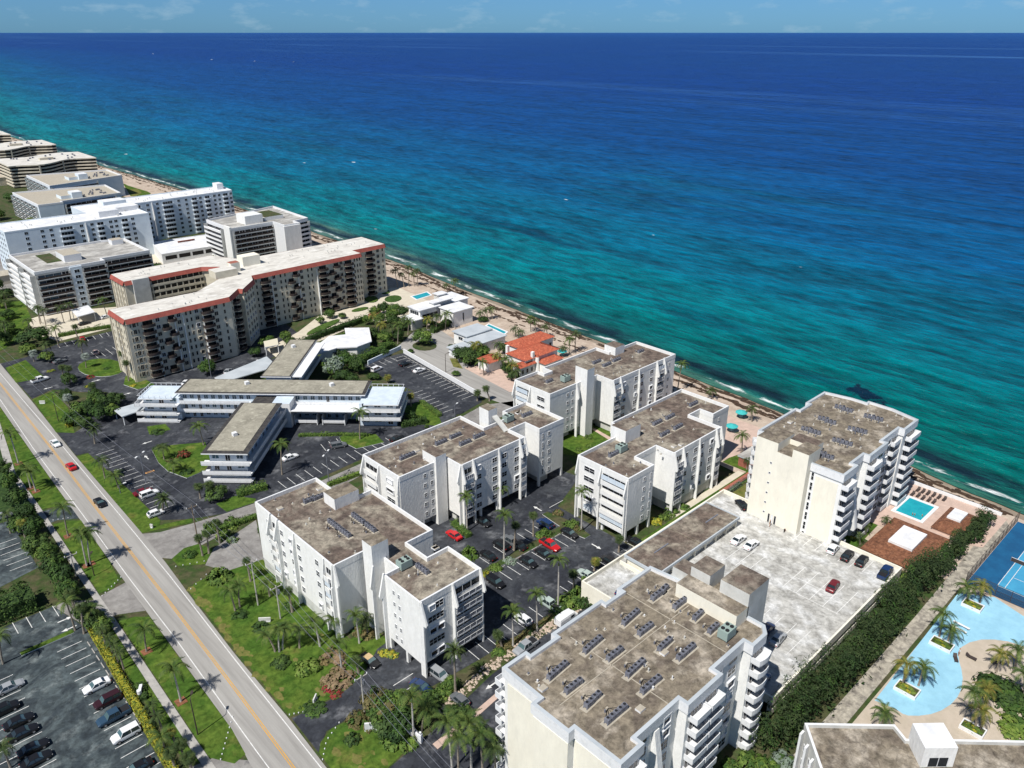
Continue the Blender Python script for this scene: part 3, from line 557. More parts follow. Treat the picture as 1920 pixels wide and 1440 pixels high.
def balc_mesh(w, d, rail=1.0, m=None, rm=None, slab=.22, solid=True, bow=0):
    m = m or TRIM; rm = rm or m
    def f():
        b = MB(); n = 6 if bow else 1
        pts = [(-w / 2, 0)] + [(-w / 2 + w * i / n, -d - (bow * (1 - (2 * i / n - 1) ** 2) if bow else 0)) for i in range(n + 1)] + [(w / 2, 0)]
        b.prism(pts, -slab, 0, m)
        for (p, q) in zip(pts, pts[1:]):
            if solid: b.bar((*p, rail / 2), (*q, rail / 2), .1, rail, rm)
            else:
                b.bar((*p, rail), (*q, rail), .07, .07, rm); L = hypot(q[0] - p[0], q[1] - p[1]); k = max(2, int(L / .3))
                b.bar((*p, rail * .5), (*q, rail * .5), .03, rail * .8, rm)
        return b.mesh('balcony')
    return cached(('b', round(w, 2), round(d, 2), rail, m.name, rm.name, slab, solid, bow), f)
class Wall:
    def __init__(s, root, p, q):             # p to q with the outside on the right
        s.root = root; s.p = Vector(p); d = Vector(q) - s.p; s.L = d.length; s.d = d / s.L; s.n = Vector((s.d.y, -s.d.x)); s.rot = atan2(s.d.y, s.d.x)
    def put(s, name, me, t, z, off=0, label=None):
        w = s.p + s.d * t + s.n * off; l = s.root.location
        pane = None
        if isinstance(me, tuple): me, pane = me
        o = lpart(s.root, name, me, (w.x - l.x, w.y - l.y, z - l.z), s.rot - s.root.rotation_euler.z, label)
        if pane: link('pane', pane, o)
        return o
    def pt(s, t, off=0): w = s.p + s.d * t + s.n * off; return (w.x, w.y)
def S(root, x0, x1, y): return Wall(root, (x0, y), (x1, y))      # faces the camera's right (-y)
def W(root, x, y1, y0): return Wall(root, (x, y1), (x, y0))      # faces the camera's left (-x), y1 > y0
def offset(poly, t):
    poly = ccw(poly); n = len(poly); out = []
    for i in range(n):
        a, b, c = Vector(poly[i - 1]), Vector(poly[i]), Vector(poly[(i + 1) % n]); d1 = (b - a).normalized(); d2 = (c - b).normalized(); n1 = Vector((-d1.y, d1.x)); n2 = Vector((-d2.y, d2.x))
        out.append(tuple(b + (n1 + n2) * t / max(1 + n1.dot(n2), .3)))
    return out
def parapet(mb, poly, z0, z1, t, m, cap=None, out=.04):
    poly = offset(poly, -out); t += out; n = len(poly); ins = []
    for i in range(n):
        a, b, c = Vector(poly[i - 1]), Vector(poly[i]), Vector(poly[(i + 1) % n])
        d1 = (b - a).normalized(); d2 = (c - b).normalized(); n1 = Vector((-d1.y, d1.x)); n2 = Vector((-d2.y, d2.x))
        k = 1 + n1.dot(n2); ins.append(tuple(b + (n1 + n2) * t / max(k, .3)))
    for i in range(n):
        j = (i + 1) % n
        mb.face([(*poly[i], z0), (*poly[j], z0), (*poly[j], z1), (*poly[i], z1)], m)
        mb.face([(*ins[j], z0), (*ins[i], z0), (*ins[i], z1), (*ins[j], z1)], m)
        mb.face([(*poly[i], z1), (*poly[j], z1), (*ins[j], z1), (*ins[i], z1)], cap or m)
        if out > .1: mb.face([(*poly[j], z0), (*poly[i], z0), (*ins[i], z0), (*ins[j], z0)], m)
def body(root, poly, z0, zr, wall, roof, par=.8, pt=.3, cap=None, pm=None):
    b = MB(); b.prism(poly, z0, zr - .01, wall); part(root, 'wall', b)
    r = MB(); r.face([(x, y, zr) for x, y in ccw(poly)], roof); part(root, 'roof', r)
    if par: q = MB(); parapet(q, poly, zr - .3, zr + par, pt, pm or wall, cap or TRIM); part(root, 'parapet', q)
def block(root, name, x0, x1, y0, y1, z0, z1, m, top=None, label=None):
    b = MB(); b.box(x0, x1, y0, y1, z0, z1, m, top=top); return part(root, name, b, label)
def fin(root, wall, t, zt, zn, z0, reach=1.5, th=.34, top=.25):      # tapering buttress: narrow at the roof, wide at the notch, a thin pier below
    def f():
        b = MB(); pr = [(0, z0), (-.75, z0), (-.75, zn - .1), (-reach * .92, zn), (-reach, zn + .5), (-top, zt), (0, zt)]
        k = len(b.v); b.v += [(-th / 2, y, z) for y, z in pr] + [(th / 2, y, z) for y, z in pr]; n = len(pr)
        for i in range(n): j = (i + 1) % n; b.f.append((k + i, k + j, k + n + j, k + n + i)); b.m.append(b.mi(WALL))
        b.f.append(tuple(k + i for i in reversed(range(n)))); b.m.append(b.mi(WALL)); b.f.append(tuple(k + n + i for i in range(n))); b.m.append(b.mi(WALL))
        return b.mesh('fin')
    wall.put('fin', cached(('fin', zt, zn, z0, reach, th, top), f), t, 0)
def rack(x, y, z, n, ang, label, group='rows of condensers on the roofs', round_=False, s=1.0):
    t = thing('condenser_rack', label, 'air conditioner', (x, y, z), ang, group)
    def base():
        b = MB(); b.bar((-n * .45 * s, -.3, .12), (n * .45 * s, -.3, .12), .12, .2, METAL); b.bar((-n * .45 * s, .3, .12), (n * .45 * s, .3, .12), .12, .2, METAL)
        b.box(-n * .5 * s - .25, n * .5 * s + .25, -.65, .65, 0, .05, ROOFS); return b.mesh('rack')
    def unit():
        b = MB(); b.box(-.36 * s, .36 * s, -.38 * s, .38 * s, 0, .72 * s, METAL); b.cyl(0, 0, .7 * s, .84 * s, .33 * s, METAL, 12); b.cyl(0, 0, .84 * s, .86 * s, .24 * s, BLACK, 10); return b.mesh('condenser')
    def unitr():
        b = MB(); b.cyl(0, 0, 0, .75, .42, METAL, 10); b.cyl(0, 0, .75, .8, .3, BLACK, 10); return b.mesh('condenser')
    lpart(t, 'rack', cached(('rb', n, s), base))
    def lines():
        b = MB(); rg_ = random.Random(n)
        for i in range(n): x0 = (i - (n - 1) / 2) * .9 * s; b.tube([(x0, .4, .3), (x0 * .7, .8, .12), (x0 * .3 + rg_.uniform(-.2, .2), 1.3, .1), (.2, 1.7, .1)], .045, BLACK, 4, False)
        b.box(-.1, .25, 1.55, 1.85, 0, .3, ROOFS); b.cyl(-.6, 1.5, 0, .5, .14, METAL, 6); return b.mesh('refrigerant_lines')
    lpart(t, 'refrigerant_lines', cached(('rl', n, s), lines))
    me = cached(('ru', s, round_), unitr if round_ else unit)
    for i in range(n): lpart(t, 'condenser', me, ((i - (n - 1) / 2) * .9 * s, random.uniform(-.03, .03), .22))
    pm = MB()                                  # refrigerant lines trailing to the hatch
    return t
def vent(x, y, z, label, big=False):
    b = MB()
    if big: b.box(-1.3, 1.3, -.9, .9, .3, 1.9, METALG); [b.cyl(-.65 + 1.3 * i, -.4 + .8 * j, 1.9, 2.05, .33, BLACK, 10) for i in (0, 1) for j in (0, 1)]; [b.box(-1.2 + 2.3 * i, -1.1 + 2.3 * i, -.8 + 1.5 * j, -.7 + 1.5 * j, 0, .3, METAL) for i in (0, 1) for j in (0, 1)]
    else: b.cyl(0, 0, 0, .5, .12, TRIM, 8); b.cyl(0, 0, .5, .65, .22, TRIM, 8)
    tag(link('air_handler' if big else 'roof_vent', b.mesh('v'), None, (x, y, z)), label, 'air handler' if big else 'vent')

# ---------------------------------------------------------------- white stuccoed blocks with buttress fins
FZ = [2.75 + 2.62 * k for k in range(5)]; ROOFZ, PARZ = 16.3, 17.2
def stucco(name_label, poly, loc):
    t = thing('apartment_block', name_label, 'apartment block', (*loc, 0), 0, 'white stuccoed apartment blocks over open parking')
    b = MB(); b.prism(poly, 2.7, ROOFZ - .01, WALL); part(t, 'wall', b)
    q = MB(); parapet(q, poly, ROOFZ - .4, PARZ, .3, WALL, TRIM); part(t, 'parapet', q)
    r = MB(); r.face([(x, y, ROOFZ) for x, y in ccw(poly)], ROOFB); part(t, 'roof', r)
    return t
def piers(t, pts):
    for x, y in pts:
        b = MB(); b.box(x - .3, x + .3, y - .3, y + .3, 0, 2.7, WALL); part(t, 'pillar', b)
def core(t, *rs):
    b = MB()
    for r in rs: b.box(*r, 0, 2.7, GREYW)
    part(t, 'ground_floor_core', b)
def smallwins(w, cols, w_=.85, h_=1.05, zs=None, nx=2):
    for t in cols:
        for z in (zs or FZ): w.put('window', win_mesh(w_, h_, nx, 2), t, z + 1.45)
def mixwins(w, cols, seed=0, w_=1.3, h_=1.1, zs=None):
    rg = random.Random(seed)
    for t in cols:
        for z in (zs or FZ):
            r = rg.random()
            if r < .1: w.put('shutter', win_mesh(w_ * .9, h_ * 1.1, 1, 1, TRIM, TRIM, .3, .05), t, z + 1.4, label='closed white storm shutter')
            elif r < .26: w.put('window', win_mesh(w_, h_, 1, 1, TRIM, GLASS, .34, .17), t, z + 1.4, label='window in a deep white surround')
            else: w.put('window', win_mesh(w_ * 1.15, h_ * 1.12, 2, 2), t, z + 1.4)
def loggia(w, t0, t1, zs=None, rails=False, seed=0):
    rg = random.Random(seed); L = t1 - t0; zs = zs or FZ
    for z in zs:
        w.put('glazing', glass_mesh(L, 1.25, max(2, int(L / 1.6)), GLASS), (t0 + t1) / 2, z + 1.75, 0)  # dark glass on the solid wall also stands in for the shaded recess
        def sp():
            b = MB(); b.box(-L / 2, L / 2, -.85, 0, -.25, .0, TRIM); b.box(-L / 2, L / 2, -.85, -.75, 0, .95, WALL)
            return b.mesh('balcony')
        def spr():
            b = MB(); b.box(-L / 2, L / 2, -.85, 0, -.25, .05, TRIM); b.box(-L / 2, L / 2, -.85, -.78, .9, .98, TRIM); b.box(-L / 2, L / 2, -.82, -.8, .1, .9, METAL)
            for i in range(5): x = -L / 2 + L * i / 4; b.box(x - .06, x + .06, -.86, -.76, 0, .9, TRIM)
            return b.mesh('balcony')
        w.put('balcony', cached(('lg', round(L, 1), rails), spr if rails else sp), (t0 + t1) / 2, z)
        if rg.random() < .25: w.put('storm_shutter', glass_mesh(L, 1.25, 3, BLUEW, TRIM), (t0 + t1) / 2, z + 1.75, .6, 'lowered pale shutters closing the balcony')

polyA = [(61, 145), (76, 145), (76, 132), (82.3, 132), (82.3, 110.3), (75.8, 110.3), (75.8, 103.7), (81, 103.7), (81, 94), (66.5, 94), (66.5, 105), (69.6, 105), (69.6, 113.8), (61, 113.8)]
A = stucco('white stuccoed block nearest the road, with dirty brown roof and narrow stair tower', polyA, (72, 119))
block(A, 'stair_tower', 67, 70.8, 109.3, 112.5, 0, 21, WALL, ROOFT); block(A, 'lift_house', 72.5, 78.6, 131.4, 135.8, ROOFZ, 19, WALL, ROOFT)
core(A, (61.05, 82, 114, 144.9), (69, 76, 104, 113.7), (70, 77, 97, 104))
piers(A, [(66.8, 94.3), (73.5, 94.3), (80.7, 94.3), (66.8, 99), (80.7, 99), (80.7, 103.2), (66.8, 104.4)])
w = W(A, 61, 145, 113.8); mixwins(w, [11, 15, 18, 25], 3, .95); smallwins(w, [5], .6, .8); loggia(w, 7.3, 9.6, seed=1); loggia(w, 28.6, 30.4, seed=2)
for t_ in (6.8, 9.9): fin(A, w, t_, 17.6, 12.6, 0)
for t_ in (16.6, 28): fin(A, w, t_, 17.3, 12.4, 0, .8)
fin(A, w, 31.0, 17.4, 12.4, 0, .6)
w = W(A, 66.5, 105, 94); smallwins(w, [3, 4.6], .5, .9); fin(A, w, .2, 17.6, 12.4, 0); fin(A, w, -3.3, 17.4, 12.4, 0, 1.1)
w = S(A, 61, 67, 113.8); fin(A, w, .15, 17.3, 12.6, 0, 1.3)
w = S(A, 66.5, 81, 94); mixwins(w, [2.6, 4.4], 8, 1.5, 1.15); fin(A, w, .2, 17.1, 12.3, 0, 1.7); fin(A, w, 7.5, 17.3, 12.4, 0, 1.6); fin(A, w, 14.3, 17.3, 12.4, 0, 1.6); loggia(w, 7.8, 14.1, rails=True, seed=5)
w = S(A, 75.8, 82.3, 110.3)

polyB = [(89.8, 146.8), (120.5, 146.8), (120.5, 137.5), (130.5, 137.5), (130.5, 141.2), (139.3, 141.2), (139.3, 127), (130.2, 127), (130.2, 132.2), (124.5, 132.2), (124.5, 126.4), (103.5, 126.4), (103.5, 132), (89.8, 132)]
B = stucco('white stuccoed block in the middle, behind the red car, with twin condenser rows', polyB, (114, 137))
block(B, 'lift_tower', 122.6, 125.6, 138, 141.6, 0, 21, WALL, ROOFT); block(B, 'lift_house', 99.9, 103, 131.3, 136.4, 0, 18.8, WALL, ROOFB)
b = MB(); b.bar((124.5, 137.8, 19), (124.3, 133, ROOFZ + .1), 1.4, .4, GREYW); part(B, 'roof_stair', b)
core(B, (91, 139, 136, 146.7), (104.5, 123, 130, 137), (91.5, 102, 134, 137), (132, 135, 128.5, 137))
piers(B, [(90.1, 132.3), (96, 132.3), (103.8, 126.7), (109.5, 126.7), (115, 126.7), (124.2, 126.7), (130.5, 127.3), (139, 127.3), (90.1, 139)])
w = W(B, 89.8, 146.8, 132); loggia(w, 1.2, 6.2, seed=3); mixwins(w, [11], 4, 2.6, 1.0, FZ); fin(B, w, .5, 17, 12.4, 0); fin(B, w, 6.8, 17, 12.6, 0, 1.2); fin(B, w, 14.5, 16.9, 12.4, 0, .7)
w = S(B, 89.8, 100, 132); smallwins(w, [7.2, 9.2], .75, .95)
w = W(B, 103.5, 132, 126.4); fin(B, w, 5.5, 17.2, 12.6, 0, 1.3)
w = S(B, 103.5, 124.5, 126.4); mixwins(w, [5.4, 10.6, 13.8, 18], 6); fin(B, w, 3.6, 17.6, 12.4, 0); fin(B, w, 12, 17.2, 12.4, 0, .75); fin(B, w, 19, 17.6, 12.4, 0); fin(B, w, .2, 17.2, 12.4, 0, 1.4); fin(B, w, 20.8, 17.2, 12.4, 0, 1.4); loggia(w, .5, 3.2, rails=True, seed=7); loggia(w, 19.2, 20.6, rails=True, seed=8)
w = S(B, 130.2, 139.3, 127); smallwins(w, [1.3], .35, 1.5, nx=1); smallwins(w, [3.6], .75, .95)

polyC = [(147.5, 154.3), (157, 154.3), (157, 151.5), (160, 151.5), (160, 155), (184.5, 155), (184.5, 149.6), (198.3, 149.6), (198.3, 134), (167.7, 134), (167.7, 140), (147.6, 140)]
Cb = stucco('white stuccoed block nearest the beach, left of the lone palm', polyC, (172, 144))
block(Cb, 'lift_tower', 160.4, 163.5, 137.6, 142.2, 0, 21.6, WALL, ROOFT); block(Cb, 'lift_house', 185, 189.5, 147.5, 152, ROOFZ, 19, WALL, ROOFB)
core(Cb, (148, 198, 142, 149.5), (168.5, 198.2, 134.1, 142))
w = W(Cb, 147.5, 154.3, 140); loggia(w, 1.2, 6.0, seed=4); mixwins(w, [10.8], 5, 2.4, 1.0); fin(Cb, w, .4, 17, 12.4, 0); fin(Cb, w, 6.6, 17, 12.6, 0, 1.2)
w = S(Cb, 147.6, 160.4, 140); smallwins(w, [7.4, 9.4], .75, .95); fin(Cb, w, 11, 17.2, 12.4, 0, 1.3)
w = S(Cb, 167.7, 198.3, 134); mixwins(w, [5.4, 11, 13.8, 18.6], 9); smallwins(w, [27.5], .7, .9); fin(Cb, w, 3.4, 17.6, 12.4, 0); fin(Cb, w, .2, 17.2, 12.4, 0, 1.4); fin(Cb, w, 12.3, 17.2, 12.4, 0, .75); fin(Cb, w, 21, 17.6, 12.4, 0); fin(Cb, w, 24.6, 17.6, 12.4, 0); loggia(w, .5, 3.1, rails=True, seed=12); loggia(w, 21.3, 24.3, rails=True, seed=13)

polyD = [(127.2, 111), (142, 111), (142, 108.5), (146.5, 108.5), (146.5, 116.8), (177.4, 116.8), (177.4, 101.3), (170, 101.3), (170, 105.5), (165, 105.5), (165, 95.6), (144.7, 95.6), (144.7, 101), (136.7, 101), (136.7, 95.5), (127.2, 95.5)]
D = stucco('white stuccoed block beside the long low carport, with white-banded balconies on its end', polyD, (152, 105))
block(D, 'lift_house', 141, 146.9, 107.7, 112.4, 0, 19.9, WALL, ROOFB)
core(D, (130, 134, 98, 108), (137, 165, 101.1, 108), (145.5, 164.9, 95.8, 102), (147, 177, 106, 116.5), (170.2, 177.2, 101.4, 106))
piers(D, [(127.5, 95.8), (127.5, 102.6), (127.5, 110.6), (136.4, 95.8), (132, 95.8), (136.4, 100.6)])
w = W(D, 127.2, 111, 95.5); mixwins(w, [3.8], 14, 2.7, 1.1, FZ[1:]); w.put('shutter', win_mesh(2.6, 1.2, 3, 2, TRIM, BLUEW, .12), 3.8, FZ[0] + 1.4, label='wide window with pale blinds down'); loggia(w, 8, 15.0, seed=21); fin(D, w, .3, 17, 12.4, 0, 1.1); fin(D, w, 7.5, 17, 12.6, 0, 1.2); fin(D, w, 15.2, 16.6, 12.3, 0, 1.2)
w = S(D, 127.2, 136.7, 95.5); smallwins(w, [6], .75, .95); smallwins(w, [8.4], .3, 1.5, nx=1)
w = S(D, 144.7, 165, 95.6); mixwins(w, [5.2, 9.3, 12, 16.2], 15); fin(D, w, .2, 17.2, 12.4, 0, 1.4); fin(D, w, 3.6, 17.6, 12.4, 0); fin(D, w, 10.7, 17.2, 12.4, 0, .75); fin(D, w, 18, 17.6, 12.4, 0); fin(D, w, 20.1, 17.4, 12.4, 0); loggia(w, .5, 3.3, rails=True, seed=16); loggia(w, 18.3, 19.9, rails=True, seed=17)
w = S(D, 170, 177.4, 101.3); smallwins(w, [3], .6, .9)

# condensers on the stuccoed roofs
def racks(rows, roof, z):
    for i, (px, py, n, ax, where) in enumerate(rows):
        x, y = at(px, py, z); rack(x, y, z, n, 0 if ax == 'x' else pi / 2, 'row of %s grey condensers %s, %s' % (['', '', 'two', 'three', 'four', 'five', 'six', 'seven', 'eight'][n], roof, where))
racks([(580, 941, 3, 'x', 'left row'), (598, 935, 3, 'x', 'row beside the lift house'), (625, 985, 4, 'y', 'upper left row'), (645, 1000, 5, 'y', 'lower left row'), (672, 975, 5, 'y', 'upper right row'), (695, 992, 4, 'y', 'row touching the tower'), (792, 1070, 4, 'y', 'row beside the green air handler')], 'on the roadside block roof', ROOFZ)
racks([(764, 858, 5, 'x', 'far left row'), (827, 832, 4, 'x', 'left row of the upper pair'), (854, 820, 4, 'x', 'right row of the upper pair'), (872, 833, 4, 'x', 'left row of the lower pair'), (898, 820, 4, 'x', 'right row of the lower pair'), (988, 780, 4, 'x', 'row on the far end')], 'on the middle block roof', ROOFZ)
racks([(1030, 717, 3, 'x', 'row by the air handler'), (1119, 681, 4, 'x', 'small upper row'), (1138, 686, 4, 'x', 'lower left row'), (1156, 677, 4, 'x', 'lower right row'), (1201, 661, 3, 'x', 'seaward row')], 'on the beachside block roof', ROOFZ)
racks([(1153, 853, 5, 'x', 'nearest row'), (1232, 795, 4, 'x', 'left row of the upper pair'), (1256, 784, 4, 'x', 'right row of the upper pair'), (1246, 816, 4, 'x', 'left row of the lower pair'), (1271, 803, 4, 'x', 'right row of the lower pair'), (1300, 760, 4, 'x', 'seaward row')], 'on the right-hand block roof', ROOFZ)
for px, py, l in ((758, 1060, 'pale green air handler on the roadside block roof'), (953, 787, 'grey-green air handler on the middle block roof'), (1060, 712, 'grey-green air handler on the beachside block roof'), (1165, 843, 'air handler beside the nearest condensers of the right-hand block')):
    x, y = at(px, py, ROOFZ + .5); vent(x, y, ROOFZ, l, True)

# ---------------------------------------------------------------- twin cream towers and the parking deck between them
DZ = 4.2
def tower(name_label, poly, loc, zr):
    t = thing('condo_tower', name_label, 'condo tower', (*loc, 0), 0, 'twin cream and white condo towers')
    b = MB(); b.prism(poly, 0, zr - .01, WALL); part(t, 'wall', b)
    r = MB(); r.face([(x, y, zr) for x, y in ccw(poly)], ROOFT); part(t, 'roof', r)
    q = MB(); parapet(q, poly, zr - 1.3, zr + .55, .3, TRIM, PALEROOF, out=.3); part(t, 'parapet', q)
    return t
def panel(t, w, t0, t1, z0, z1, m, proud=.06, name='wall_panel', label=None):
    b = MB(); p, q = w.pt(t0), w.pt(t1); n = w.n * proud
    b.prism([p, (p[0] + n.x, p[1] + n.y), (q[0] + n.x, q[1] + n.y), q], z0, z1, m); return part(t, name, b, label)
TZ = [.6 + 2.6 * k for k in range(8)]
def balcs(w, cols, zs, width, depth, seed=0, back=True, **k):
    rg = random.Random(seed)
    for t in cols:
        for z in zs:
            w.put('balcony', balc_mesh(width, depth, **k), t, z)
            if back: w.put('glazing', glass_mesh(width * .86, 1.9, 3), t, z + 1.05)
polyE = [(155.3, 59.2), (161.5, 59.2), (161.5, 60.6), (168, 60.6), (168, 59.2), (177, 59.2), (177, 60.6), (187, 60.6), (187, 59.2), (194.5, 59.2), (196.2, 66), (196.2, 72), (195, 72), (195, 76), (193.6, 82.8), (184, 82.8), (184, 81.8), (178.5, 81.8), (178.5, 83), (161, 83), (161, 78), (155.3, 78)]
E_ = tower('cream and white condo tower by the sea with a tall blank stair block', polyE, (174, 71), 21.8)
block(E_, 'stair_block', 153.3, 160.6, 74.0, 79.4, 0, 25, CREAM, ROOFT); block(E_, 'stair_block', 153.31, 158.9, 66.6, 70.4, 0, 24.9, CREAM, ROOFT); block(E_, 'stair_block', 153.3, 161, 70.4, 74.0, 0, 22.9, CREAM, ROOFT); block(E_, 'roof_housing', 158.9, 163, 68, 74, 21.8, 24.2, CREAM, ROOFB)
w = W(E_, 153.3, 79.4, 66.6)
for k in range(6): w.put('window', win_mesh(.4, .35, 1, 1), 4.3, 6.5 + 2.62 * k)
for dx in (-.8, 0, .8): w.put('door', glass_mesh(.5, 2.2, 1, GLASS if dx else TRIM), 6.5 + dx, DZ + 1.2, .02)
w = W(E_, 155.3, 66.6, 59.2); panel(E_, w, 1.4, 6.6, 3, 19.6, CREAM)
for k in range(7): w.put('window', win_mesh(.5, 1.9, 1, 2), .7, 3.6 + 2.6 * k)
w = S(E_, 155.3, 161.5, 59.2); balcs(w, [2.2], TZ, 4.2, 1.5)
w = S(E_, 161.5, 168, 60.6); smallwins(w, [4.6], .8, 1.2, TZ); fin(E_, w, 2.0, 20.2, 5, 0, 3.2, 1.1, .4)
w = S(E_, 168, 177, 59.2); balcs(w, [2.3], TZ, 4.4, 1.5); mixwins(w, [6.6], 31, 1.9, 1.6, TZ)
w = S(E_, 177, 187, 60.6); mixwins(w, [2, 5], 32, 1.9, 1.6, TZ); balcs(w, [8], TZ, 3.4, 1.2)
w = S(E_, 187, 194.5, 59.2); balcs(w, [4.4], TZ, 5.4, 1.6)
w = Wall(E_, (161, 83), (156, 80)); balcs(w, [0], TZ, 2.2, 1.2, back=False)
polyF = [(63, 68), (67.5, 68), (67.5, 67), (73.7, 67), (73.7, 68), (85.3, 68), (85.3, 67), (90, 67), (90, 68), (98.8, 68), (99.7, 60.5), (99.7, 46), (98.2, 44.8), (94.5, 44.8), (94.5, 46.4), (85.5, 46.4), (85.5, 44.8), (77.2, 44.8), (77.2, 46.4), (66.8, 46.4), (66.8, 45), (62.4, 45), (62.4, 53.2), (61.2, 53.2), (61.2, 60), (62.8, 60)]
F_ = tower('cream and white condo tower in the foreground with many paired condenser rows', polyF, (80, 57), 21.8)
block(F_, 'roof_housing', 96, 99.6, 48.9, 60.6, 21.8, 24.5, CREAM, ROOFT); block(F_, 'stair_block', 99.3, 105.4, 48.9, 54.3, 0, 27, GREYW, ROOFB); block(F_, 'stair_block', 99.5, 104, 56.4, 60.2, 0, 26.4, GREYW, ROOFB); block(F_, 'stair_block', 99.7, 104.5, 54.3, 56.4, 0, 23.4, GREYW, ROOFT)
block(F_, 'stair_block', 99.7, 103, 60.2, 64, 0, 24.2, GREYW, ROOFB)
w = W(F_, 62.8, 68, 60); panel(F_, w, .9, 7.9, 0, 19.9, CREAM)
w = W(F_, 61.2, 60, 53.2); panel(F_, w, .0, 6.8, 0, 19.9, CREAM); w = W(F_, 62.4, 53.2, 45); panel(F_, w, .1, 8, 0, 19.9, CREAM)
w = Wall(F_, (67.5, 68), (63, 68)); balcs(w, [4.1], TZ, 2.2, 1.4, back=False)
w = S(F_, 62.4, 66.8, 45); balcs(w, [2.2], TZ, 3.6, 1.4)
w = S(F_, 66.8, 77.2, 46.4); mixwins(w, [2.2, 7.6], 41, 1.6, 1.5, TZ); fin(F_, w, 5, 20.2, 5, 0, 3.0, 1.1, .4)
w = S(F_, 77.2, 85.5, 44.8); balcs(w, [2.3, 6.1], TZ, 3.4, 1.5)
w = S(F_, 85.5, 94.5, 46.4); mixwins(w, [2, 6.4], 42, 1.9, 1.5, TZ)
w = S(F_, 94.5, 98.2, 44.8); balcs(w, [1.9], TZ, 3.4, 1.5, bow=.3)
w = Wall(F_, (99.7, 46), (99.7, 48.8)); balcs(w, [1], TZ, 2, 1.2, back=False)
f8 = lambda x, y: at(880 + x / 4, 1080 + y / 4, 22.2)
for i, (x, y, n) in enumerate([(1415, 140, 4), (1465, 95, 2), (1580, 205, 4), (1210, 310, 5), (1320, 400, 4), (925, 515, 5), (1090, 585, 4), (660, 710, 5), (780, 825, 4), (925, 930, 4), (1100, 1035, 5), (1245, 690, 5), (1360, 815, 5), (1465, 515, 4), (1625, 570, 5), (1715, 295, 3), (1830, 395, 3)]):
    px, py = f8(x, y); px2 = [('at its north corner', 'behind the first pair', 'beside the housing wall', 'in the upper middle pair, left', 'in the upper middle pair, right', 'in the left-hand pair, back', 'in the left-hand pair, front', 'nearest the west corner, back', 'nearest the west corner, front', 'nearest the camera, back', 'nearest the camera, front', 'in the central pair, back', 'in the central pair, front', 'in the right-hand pair, back', 'in the right-hand pair, front', 'beside the louvred opening', 'touching the green air handler')][0][i]
    rack(px, py, 21.8, n, R(4 if i % 2 else 0), 'grey condenser row on the foreground tower roof, ' + px2)
x, y = at(1363, 1183, 23); vent(x, y, 21.8, 'large pale green air handler with four fans on the foreground tower roof', True)
e8 = lambda x, y: at(1280 + x / 4, 720 + y / 4, 22.2)
for i, (x, y) in enumerate([(1180, 175), (1235, 195), (1400, 245), (1462, 262), (1055, 262), (1110, 285), (930, 340), (995, 362), (1280, 340), (1342, 355), (1165, 425), (1230, 445), (1035, 520), (1090, 545)]):
    px, py = e8(x, y); rack(px, py, 21.8, 3, pi / 2 + R(20 if i % 2 == 0 else 8), 'short condenser row on the seaside tower roof, %s of the %s pair' % (('left', 'right')[i % 2], ['farthest', 'seaward', 'left upper', 'left middle', 'right middle', 'lower middle', 'nearest'][i // 2]))
def roofclutter(t, area, z, n, seed, seams=()):
    rg = random.Random(seed)
    for i in range(n):
        x, y = rg.uniform(area[0], area[1]), rg.uniform(area[2], area[3]); b = MB(); b.cyl(x, y, z, z + rg.uniform(.3, .7), rg.uniform(.08, .16), rg.choice([TRIM, METAL, GREYW]), 7); b.box(x - .3, x + .3, y - .25, y + .25, z, z + .06, ROOFS); part(t, 'vent_pipe', b)
    for a in seams: b = MB(); b.bar((*a[0], z + .03), (*a[1], z + .03), .14, .05, ROOFS); part(t, 'roof_joint', b)
    for i in range(max(2, n // 8)): x, y = rg.uniform(area[0], area[1]), rg.uniform(area[2], area[3]); b = MB(); b.box(x - .6, x + .6, y - .5, y + .5, z, z + .35, TRIM, top=ROOFS); part(t, 'roof_hatch', b)
roofclutter(F_, (64, 95, 47, 66), 21.8, 26, 1, [((64, 57.5), (95.5, 57.5)), ((90.5, 47), (90.5, 67)), ((75.5, 47), (75.5, 66))]); roofclutter(E_, (163, 194, 62, 81), 21.8, 30, 2)
roofclutter(A, (62, 75, 115, 144), ROOFZ, 12, 3); roofclutter(A, (70, 80, 95, 108), ROOFZ, 7, 4); roofclutter(B, (91, 119, 133, 146), ROOFZ, 14, 5); roofclutter(B, (124, 138, 134, 140), ROOFZ, 6, 6); roofclutter(Cb, (165, 197, 136, 148), ROOFZ, 12, 7); roofclutter(D, (148, 176, 107, 116), ROOFZ, 10, 8); roofclutter(D, (129, 163, 97, 106), ROOFZ, 12, 9)
